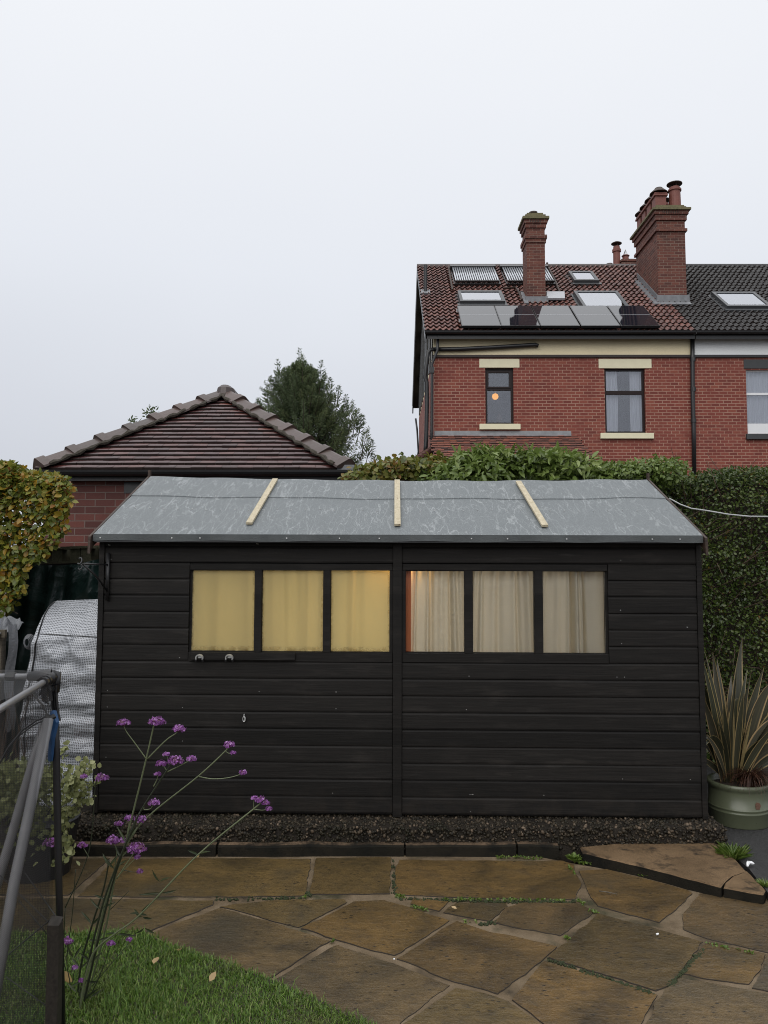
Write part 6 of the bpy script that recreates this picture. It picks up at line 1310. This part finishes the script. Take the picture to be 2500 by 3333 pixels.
# ================================================================== VERBENA
vroot = G(262, 3310, .0)
vb_ = thing('verbena_plant', 'tall purple verbena with thin branching stems in front of the black shed', 'flower', vroot)
VY = vroot[1]
def yv(v): return VY - .16 + .24 * ((v - 2340) / 970)       # lean of the plant
def vp_(u, v, dy=0.0): return P(u, v, yv(v) + dy)
def curve(pts_, k=6):
    p = [np.array(q, float) for q in pts_]; out = []
    for i in range(len(p) - 1):
        a, b, c, d = p[max(i - 1, 0)], p[i], p[i + 1], p[min(i + 2, len(p) - 1)]
        for t in np.linspace(0, 1, k, endpoint=False): out.append(.5 * ((2 * b) + (c - a) * t + (2 * a - 5 * b + 4 * c - d) * t * t + (-a + 3 * b - 3 * c + d) * t ** 3))
    return out + [p[-1]]
ST = [([(258, 3305), (300, 3130), (345, 2930), (395, 2790), (433, 2645), (476, 2470), (500, 2365), (505, 2352)], .0042, 0, .02),
 ([(262, 3310), (320, 3060), (365, 2880), (410, 2745), (453, 2649), (543, 2508), (565, 2478)], .0042, 1, -.02),
 ([(268, 3300), (340, 3040), (372, 2870), (400, 2770), (476, 2664), (645, 2527), (733, 2445), (745, 2428)], .0034, 0, .05),
 ([(258, 3305), (275, 3195), (308, 3097), (380, 3035), (456, 2977), (645, 2782), (845, 2617), (850, 2602)], .0038, 0, -.06),
 ([(255, 3310), (275, 3190), (330, 2960), (375, 2830), (430, 2700), (455, 2645)], .0048, 1, -.04), ([(250, 3310), (262, 3150), (300, 3010), (338, 2890), (355, 2800)], .0045, 1, .06),
 ([(212, 2955), (290, 2770), (312, 2549), (333, 2530)], .0022, 1, .10), ([(205, 3120), (212, 2955)], .0025, 1, .10), ([(476, 2470), (440, 2420), (412, 2382), (402, 2360)], .0022, 0, .02), ([(480, 2470), (540, 2410), (574, 2386), (580, 2376)], .0026, 0, .02),
 ([(545, 2512), (590, 2490), (612, 2478), (622, 2472)], .0022, 0, -.02), ([(543, 2508), (530, 2490), (525, 2485)], .002, 0, -.02), ([(550, 2490), (545, 2465), (541, 2456)], .0016, 0, -.02), ([(500, 2560), (512, 2535), (513, 2522)], .002, 0, -.02),
 ([(645, 2527), (690, 2535), (740, 2532), (778, 2522), (788, 2514)], .0019, 0, .05), ([(733, 2445), (748, 2453), (758, 2450)], .0016, 0, .05), ([(826, 2634), (826, 2612), (827, 2600)], .0016, 0, -.06), ([(826, 2634), (855, 2637), (872, 2632)], .0016, 0, -.06),
 ([(468, 2625), (470, 2635), (490, 2632), (500, 2615)], .002, 0, -.02), ([(410, 2745), (418, 2690), (421, 2665)], .002, 0, .04), ([(405, 2760), (445, 2700), (456, 2668)], .0022, 0, 0), ([(372, 2830), (380, 2770), (368, 2738)], .002, 0, .02), ([(380, 2860), (420, 2800), (444, 2764)], .0024, 0, -.06), ([(395, 2840), (430, 2805), (446, 2792)], .0016, 0, -.06),
 ([(395, 2830), (430, 2838), (453, 2838)], .0014, 1, 0), ([(163, 2830), (163, 2745)], .0016, 1, .15), ([(290, 2790), (272, 2760)], .0014, 0, .1), ([(215, 3160), (205, 3110), (218, 3066)], .002, 1, .02), ([(300, 3230), (335, 3150), (361, 3074)], .002, 1, -.02), ([(360, 2960), (420, 2900)], .0014, 1, 0), ([(235, 3200), (243, 3155)], .0016, 1, -.02), ([(258, 3240), (266, 3192)], .0016, 1, -.02), ([(240, 3300), (228, 3200), (218, 3120), (236, 2970), (246, 2830)], .0022, 1, .06), ([(300, 3210), (420, 3070)], .0015, 1, 0)]
for pts_, r, dk, dy in ST:
    c = curve([vp_(u, v, dy) for u, v in pts_]); c[0][2] = max(c[0][2], 0) if pts_[0][1] < 3290 else 0.0
    make('stem', MB().tube(c, [r * (1.1 - .45 * i / len(c)) for i in range(len(c))], 6), M_stemdark if dk else M_stem, vb_, smooth=True)
# narrow leaves at the nodes
C = []; D = []
for u, v, a in ((345, 2930, .3), (395, 2790, .8), (300, 3130, .6), (320, 3060, -.5), (456, 2977, .9), (465, 2985, -.2), (645, 2782, .4), (520, 2870, .5), (525, 2905, -.3), (380, 3040, -.2), (470, 3020, -1.3), (262, 3150, .4), (275, 3190, -.4), (250, 3230, .3), (300, 3010, .7), (240, 3120, 1.2), (375, 2830, .8), (330, 2960, .3), (455, 2977, .1), (355, 2820, .9), (410, 2745, 1.3), (270, 3260, 1), (240, 3280, .8), (290, 3250, .3)):
    for s in (-1, 1): C.append(vp_(u, v)); D.append([s * math.cos(a * .6), rng.normal() * .4, math.sin(a) + .35])
C, D = np.array(C), np.array(D); leaf_mesh('leaves', C, D, rng.normal(size=C.shape) * .4 + [0, -1, .4], rng.uniform(.04, .085, len(C)), .0045, leaf_mat('verbena_leaf', [(0, (.03, .045, .018)), (1, (.075, .095, .04))]), vb_, droop=.3)['kind'] = 'stuff'
HD = [(510, 2344, 30, 1, .02), (402, 2350, 23, 0, .02), (582, 2369, 23, 0, .02), (572, 2472, 28, 1, -.02), (525, 2483, 18, 0, -.02), (541, 2453, 10, 0, -.02), (624, 2468, 17, 0, -.02), (513, 2518, 11, 0, -.02), (747, 2422, 20, 0, .05), (758, 2449, 10, 0, .05), (790, 2513, 13, 0, .05), (846, 2600, 19, 0, -.06), (864, 2610, 14, 0, -.06), (875, 2630, 11, 0, -.06), (827, 2596, 10, 0, -.06), (502, 2609, 21, 0, -.02), (421, 2660, 16, 0, .04), (457, 2664, 20, 0, 0), (367, 2731, 24, 0, .02), (398, 2733, 13, 0, .02), (445, 2757, 32, 1, -.06), (447, 2788, 10, 0, -.06), (455, 2835, 11, 0, 0), (333, 2529, 23, 0, .10), (273, 2525, 12, 0, .12), (163, 2740, 25, 0, .15), (268, 2749, 15, 0, .1), (220, 3061, 19, 0, .02), (362, 3068, 14, 0, -.02), (420, 3056, 10, 0, 0), (243, 3148, 10, 0, -.02), (266, 3189, 9, 0, -.02), (387, 2678, 14, 0, .1), (3, 2847, 8, 0, .1)]
pet = []
for a in np.linspace(0, 2 * math.pi, 5, endpoint=False): pet.append((math.cos(a), math.sin(a)))
for u, v, r, big, dy in HD:
    c = vp_(u, v, dy); R = r / FPX * c[1]; nf = int(36 + (r / 10) ** 2 * 13)
    q = nrm(rng.normal(size=(nf, 3))); q[:, 2] = np.abs(q[:, 2]) * rng.uniform(.3, 1, nf) * 1.15 - .42; 
    ctr = c + q * np.array([R, R * .85, R * .85]) * rng.uniform(.72, 1.0, nf)[:, None]
    V = []; Fq = []; Rn = []; o = 0
    for p, d in zip(ctr, q):
        d = nrm(d + rng.normal(size=3) * .3 + [0, -.1, .2]); e1 = nrm(np.cross(d, [.3, .1, .9])); e2 = np.cross(d, e1); s = .0037 * rng.uniform(.75, 1.25); rv = rng.random() * .8; a0 = rng.random() * 6
        for k in range(5):
            a = a0 + k * 1.2566; e = e1 * math.cos(a) + e2 * math.sin(a); f = np.cross(d, e)
            V += [p, p + e * s * .8 - f * s * .45 + d * s * .2, p + e * s * 1.25 + d * s * .05, p + e * s * .8 + f * s * .45 + d * s * .2]; Fq.append((o, o + 1, o + 2, o + 3)); o += 4; Rn += [rv * .9, rv, min(1, rv + .2), rv]
        # tube below the floret
    ex = MB(); 
    for p, d in zip(ctr, q): ex.tube([p - nrm(d) * min(R * .6, .009), p], [.0009, .0014], 4, cap=False)
    hd = quads_obj('flower_head', V, Fq, Rn, M_verb, vb_)
    ex.lathe(c + np.array([0, 0, -R * .35]), [(.001, -R * .25), (R * .45, 0), (R * .62, R * .35), (R * .3, R * .6)], 8)
    make('calyx', ex, M_calyx, hd)
# ================================================================== POTTED PHORMIUM, RIGHT
pc_ = np.array([P(2403, 2600, 5.4)[0], 5.4, 0.046]); pr0 = .196
pz = lambda v: P(2400, v, 4.98)[2]
hgt = P(2400, 2538, 5.4)[2] - pc_[2]
tgt = thing('plant_pot', 'large sage green glazed pot with a chipped patch by the shed corner', 'pot', pc_)
prof = [(pr0 * .955, 0), (pr0 * .97, .005), (pr0 * .97, .085), (pr0 * .985, .088), (pr0 * .985, .094), (pr0 * .97, .098), (pr0 * .97, .108), (pr0 * .985, .111), (pr0 * .985, .117), (pr0 * .965, .121), (pr0 * .96, hgt * .45), (pr0 * .96, hgt - .05), (pr0 * .965, hgt - .036), (pr0 * .995, hgt - .030), (pr0 * 1.0, hgt - .016), (pr0 * .99, hgt), (pr0 * .90, hgt), (pr0 * .88, hgt - .03), (.005, hgt - .035)]
make('body', MB().lathe(pc_, prof, 56), M_glaze, tgt, smooth=True)
md_ = MB(); ang = R_(-136); nd_ = np.array([math.cos(ang), math.sin(ang), 0]); td_ = np.array([-nd_[1], nd_[0], 0]); mc = pc_ + nd_ * (pr0 * .945 - .002) + np.array([0, 0, hgt * .60])
ring = [(mc + td_ * .055 * math.cos(a) + np.array([0, 0, .062 * math.sin(a)]) - nd_ * (pr0 * (1 - math.cos(.055 * math.cos(a) / pr0)))) for a in np.linspace(0, 2 * math.pi, 33)]
md_.tube(ring, .003, 6, cap=False); md_.tube([mc + (p - mc) * .72 for p in ring], .0012, 6, cap=False)
for k in range(5): a = -.9 + k * .45; md_.tube([mc + np.array([0, 0, -.03]), mc + td_ * .028 * math.sin(a) + np.array([0, 0, .005 + .022 * math.cos(a)])], [.0015, .003], 5)
make('medallion', md_, M_glaze, tgt, smooth=True)
ang = R_(-76); nd_ = np.array([math.cos(ang), math.sin(ang), 0]); td_ = np.array([-nd_[1], nd_[0], 0]); mc = pc_ + nd_ * (pr0 * .967 - .0035) + np.array([0, 0, .150])
make('chipped_patch', MB().add([mc + td_ * .021 * rr_ * math.cos(a) + np.array([0, 0, .026 * rr_ * math.sin(a)]) + nd_ * .004 for a, rr_ in zip(np.linspace(0, 2 * math.pi, 12, endpoint=False), rng.uniform(.75, 1.1, 12))], [tuple(range(12))]), M_chip, tgt)
make('compost', MB().lathe(pc_ + np.array([0, 0, hgt - .033]), [(pr0 * .87, 0), (pr0 * .5, .012), (.01, .02)], 20), M_soil, tgt)
# strap leaves
base = pc_ + np.array([-.03, .03, hgt - .03])
phm = thing('phormium', 'spiky phormium with cream-edged olive strap leaves in the green pot', 'plant', base)
SL = [((2416, 2073), .6, 34, 0), ((2334, 2146), .4, 24, .0), ((2320, 2122), .2, 20, 0), ((2293, 2118), .0, 22, 0), ((2282, 2130), -.1, 20, 0), ((2281, 2210), .1, 22, 0), ((2284, 2260), -.1, 20, 0), ((2447, 2178), .0, 26, 0), ((2432, 2180), .3, 18, 0), ((2487, 2172), .2, 26, 0), ((2520, 2215), -.2, 30, .5), ((2530, 2230), .3, 28, 0), ((2540, 2290), .1, 30, 0), ((2475, 2258), -.1, 20, 0), ((2448, 2335), -.3, 24, 0), ((2540, 2330), -.3, 34, .3), ((2560, 2400), -.3, 30, .7), ((2420, 2255), -.2, 16, 0), ((2385, 2260), -.15, 16, 0), ((2355, 2290), -.3, 18, 0), ((2330, 2290), -.25, 22, 0), ((2290, 2435), -.4, 18, 1.0), ((2288, 2310), .2, 22, 0), ((2300, 2365), .1, 26, 0), ((2292, 2400), .15, 18, 0), ((2560, 2180), .2, 30, 0), ((2580, 2260), .0, 32, 0), ((2600, 2350), -.2, 34, .2), ((2600, 2440), -.35, 30, .6), ((2520, 2400), -.2, 26, .2), ((2380, 2200), .5, 24, 0), ((2350, 2220), .5, 22, 0), ((2460, 2240), .45, 26, 0), ((2500, 2300), .4, 28, 0), ((2310, 2240), .4, 20, 0), ((2405, 2300), .1, 18, 0), ((2440, 2290), .2, 20, 0), ((2365, 2330), 0, 18, 0), ((2330, 2380), .1, 18, 0)]
r9 = np.random.default_rng(9)
for k in range(26): a_ = r9.uniform(-1, 1); SL.append(((2403 + 190 * a_ + (40 if a_ > .2 else 0), 2240 + 190 * abs(a_) ** 1.3 + r9.uniform(-70, 110)), r9.uniform(-.5, .6), r9.uniform(14, 26), max(0, r9.normal() * .5)))
for i, ((u, v), dy, wpx, arch) in enumerate(SL):
    tip = P(u, v, 5.42 + dy * .5); bs = base + np.array([(tip[0] - base[0]) * .16 + rng.normal() * .012, dy * .06, 0]); W_ = wpx / FPX * 5.42 * (.64 if i != 14 else .42); Lh = tip - bs
    up = np.array([0, 0, 1.0]); mid = bs + Lh * .5 + np.array([-(Lh[0]) * .14, 0, .04 + abs(Lh[0]) * .10 + .26 * arch]); K = 16; V = []; U_ = []
    tw = rng.uniform(-.9, .9); face = nrm(np.array([rng.normal() * .7, -1.0, .25]))
    for k in range(K + 1):
        t = k / K; c = (1 - t) ** 2 * bs + 2 * t * (1 - t) * mid + t * t * tip; dt = nrm(2 * (1 - t) * (mid - bs) + 2 * t * (tip - mid)); s = nrm(np.cross(dt, face * math.cos(tw * t) + np.cross(dt, face) * math.sin(tw * t))); n_ = np.cross(s, dt)
        wdt = W_ * (.55 + .45 * min(1, t * 2.5)) * (1 - max(0, (t - .45) / .55) ** 1.8) + .0008
        V += [c - s * wdt, c + n_ * wdt * -.30, c + s * wdt]; U_ += [(0, t * 1), (.5, t * 1), (1, t * 1)]
    Fq = []
    for k in range(K): a = k * 3; Fq += [(a, a + 1, a + 4, a + 3), (a + 1, a + 2, a + 5, a + 4)]
    o = quads_obj('strap_leaf', V, Fq, np.full(len(V), rng.random()), M_phorm if i not in (14,) else M_phorm_pale, phm, uv=np.array(U_)); o.data.polygons.foreach_set('use_smooth', np.ones(len(o.data.polygons), bool))
# red sedge spilling over the rim
sb_ = pc_ + np.array([.06, -.06, hgt - .03]); n = 620; az = rng.random(n) * 6.283; st_ = sb_ + np.stack([np.cos(az), np.sin(az), np.zeros(n)], 1) * rng.random(n)[:, None] * .055
out_ = np.stack([np.cos(az), np.sin(az), np.zeros(n)], 1); l = rng.uniform(.10, .21, n)[:, None]; sp = rng.uniform(.25, 1.0, n)[:, None]; up = np.array([0, 0, 1.0]); p1 = st_ + up * l * .55 + out_ * l * sp * .35; p2 = st_ + up * l * (.80 - .35 * sp) + out_ * l * sp * .8; p3 = st_ + up * l * (.85 - 1.0 * sp ** 2) + out_ * l * sp * 1.15
s = np.stack([-out_[:, 1], out_[:, 0], np.zeros(n)], 1) * .0016; v = np.stack([st_ - s, st_ + s, p1 - s, p1 + s, p2 - s * .8, p2 + s * .8, p3 - s * .2, p3 + s * .2], 1).reshape(-1, 3); ix = np.arange(n)[:, None] * 8
sg = quads_obj('red_sedge', v, np.concatenate([ix + [[0, 1, 3, 2]], ix + [[2, 3, 5, 4]], ix + [[4, 5, 7, 6]]], 1).reshape(-1, 4), np.repeat(rng.random(n), 8), M_sedge, origin=sb_); tag(sg, 'fine red-brown grass tuft spilling over the rim of the green pot', 'plant')
# ================================================================== WEEDS AND SMALL THINGS
def tuft(u, v, z, n, ln, lab, wd=.004, nm='grass_tuft'):
    c = G(u, v, z); az = rng.random(n) * 6.283; o = np.stack([np.cos(az), np.sin(az), np.zeros(n)], 1); l = rng.uniform(.5, 1, n) * ln; D = o * rng.uniform(.2, 1.1, n)[:, None] + [0, 0, 1.0]
    t = leaf_mesh(nm, c + o * rng.random(n)[:, None] * ln * .55, D, rng.normal(size=(n, 3)) * .3 + [0, 0, 1] - o * .3, l, wd, M_weed, origin=c, droop=.35); return tag(t, lab, 'weed')
tuft(2385, 2792, .04, 210, .095, 'bright green grass tuft on the tarmac in front of the green pot')
tuft(2490, 2885, .04, 60, .05, 'small green weed clump at the far right edge of the cracked concrete')
tuft(1868, 2800, .012, 60, .05, 'green weed at the joint where the kerb meets the concrete apron', .008, 'weed')
ws = []
for u0, v0, u1, v1, k in ((1440, 2928, 1840, 2931, 90), (1620, 2790, 1770, 2793, 40), (1870, 2806, 1925, 2812, 25), (1340, 2950, 1390, 2962, 30), (1285, 2916, 1320, 2920, 14), (1850, 2820, 1875, 2845, 14), (1880, 2930, 1900, 2945, 14), (1920, 2965, 1945, 2970, 10), (2010, 2829, 2020, 2832, 8), (2080, 2848, 2145, 2858, 22), (2290, 2890, 2310, 2896, 10), (990, 2918, 1000, 2922, 8), (1840, 3050, 1855, 3055, 8), (1500, 2998, 1550, 2999, 5), (2120, 3060 + 50, 2240, 3185, 0), (2300, 3069, 2460, 3105, 18), (2430, 2880, 2500, 2900, 20), (1080, 3062, 1090, 3066, 5)):
    for j in range(k): t = rng.random(); ws.append(G(u0 + (u1 - u0) * t, v0 + (v1 - v0) * t + rng.normal() * 1.2, .008) + rng.normal(size=3) * [.003, .003, .001])
ws = np.array(ws); ws = np.repeat(ws, 3, 0); n = len(ws)
tag(leaf_mesh('joint_weeds', ws, rng.normal(size=(n, 3)) + [0, 0, .8], rng.normal(size=(n, 3)) * .4 + [0, 0, 1], rng.uniform(.007, .017, n), .0045, M_weed), kind='stuff')
ms_ = []
for u0, v0, u1, v1, k in ((1000, 2905, 1010, 2915, 60), (1860, 2925, 2180, 3000, 0), (2180, 3210, 2290, 3090, 200), (1780, 3122, 2140, 3238, 160), (1300, 2925, 1640, 2935, 200), (1640, 2935, 1870, 2935, 150), (700, 2928, 985, 2924, 120), (1560, 3010, 1620, 3000, 40), (1280, 2800, 1285, 2910, 60)):
    for j in range(k): t = rng.random(); ms_.append(G(u0 + (u1 - u0) * t, v0 + (v1 - v0) * t + rng.normal() * 2, .004) + rng.normal(size=3) * [.005, .005, 0])
tag(pebbles('joint_moss', np.array(ms_), rng.uniform(.003, .008, len(ms_)), plain('dark_moss', (.022, .030, .008), .9, .6, 40, .5)), kind='stuff')
def fallen(u, v, z, lab, ln=.04, tilt=.35):
    c = G(u, v, z); a = rng.random() * 6.28; d = np.array([[math.cos(a), math.sin(a), tilt]]); o = leaf_mesh('fallen_leaf', c[None], d, np.array([[rng.normal() * .2, -.4, 1]]), ln, ln * .3, M_dryleaf, origin=c, droop=.1); tag(o, lab, 'leaf')
fallen(585, 3088, .022, 'curled tan leaf at the grass edge touching the brown flagstone', .042); fallen(500, 3137, .045, 'broad pale brown leaf lying on the grass left of the lawn centre', .05, .2); fallen(682, 3195, .045, 'narrow yellow leaf upright in the grass near the paving', .045, .8)
fallen(637, 2791, .02, 'small tan leaf on the long flagstone by the kerb below the verbena', .028); fallen(1487, 2957, .02, 'orange leaf on the small flag below the mossy joint', .03); fallen(238, 3195, .06, 'large yellow leaf by the stake under the verbena', .09, .9)
def bit(nm, lab, cat, m, mat, o): tag(make(nm, m, mat, origin=o), lab, cat)
q = G(2136, 3041, .014); bit('chalk_scrap', 'tiny white scrap on the middle flagstone', 'scrap', MB().tube([q, q + [.012, .002, .002]], [.0045, .004], 6), M_white, q)
q = G(2432, 2815, .06); bit('feather', 'wet white feather on the end of the cracked concrete', 'feather', MB().tube([q + [-.012, -.03, .003], q + [0, -.01, .012], q + [.010, .012, .010], q + [.034, .014, .006], q + [.045, .008, .003]], [.005, .010, .008, .009, .003], 6), M_white, q)
q = G(1283, 3122, .014); bit('stone_chip', 'white stone chip in the joint at the corner of the square flag', 'stone', pebbles.__call__ and MB().lathe(q, [(.004, 0), (.004, .002), (.002, .004)], 6), M_white, q)
q = G(1950, 2900, .02); bit('twig', 'thin pale twig on the flagstone below the concrete apron', 'twig', MB().tube([q, G(1980, 2904, .02), G(2010, 2911, .02)], [.003, .003, .002], 5), M_dryleaf.copy() and M_oldwood, q)
# a quiet hint of the gardens around (behind the camera and beyond) is left open: only sky is reflected
#@@HAZE
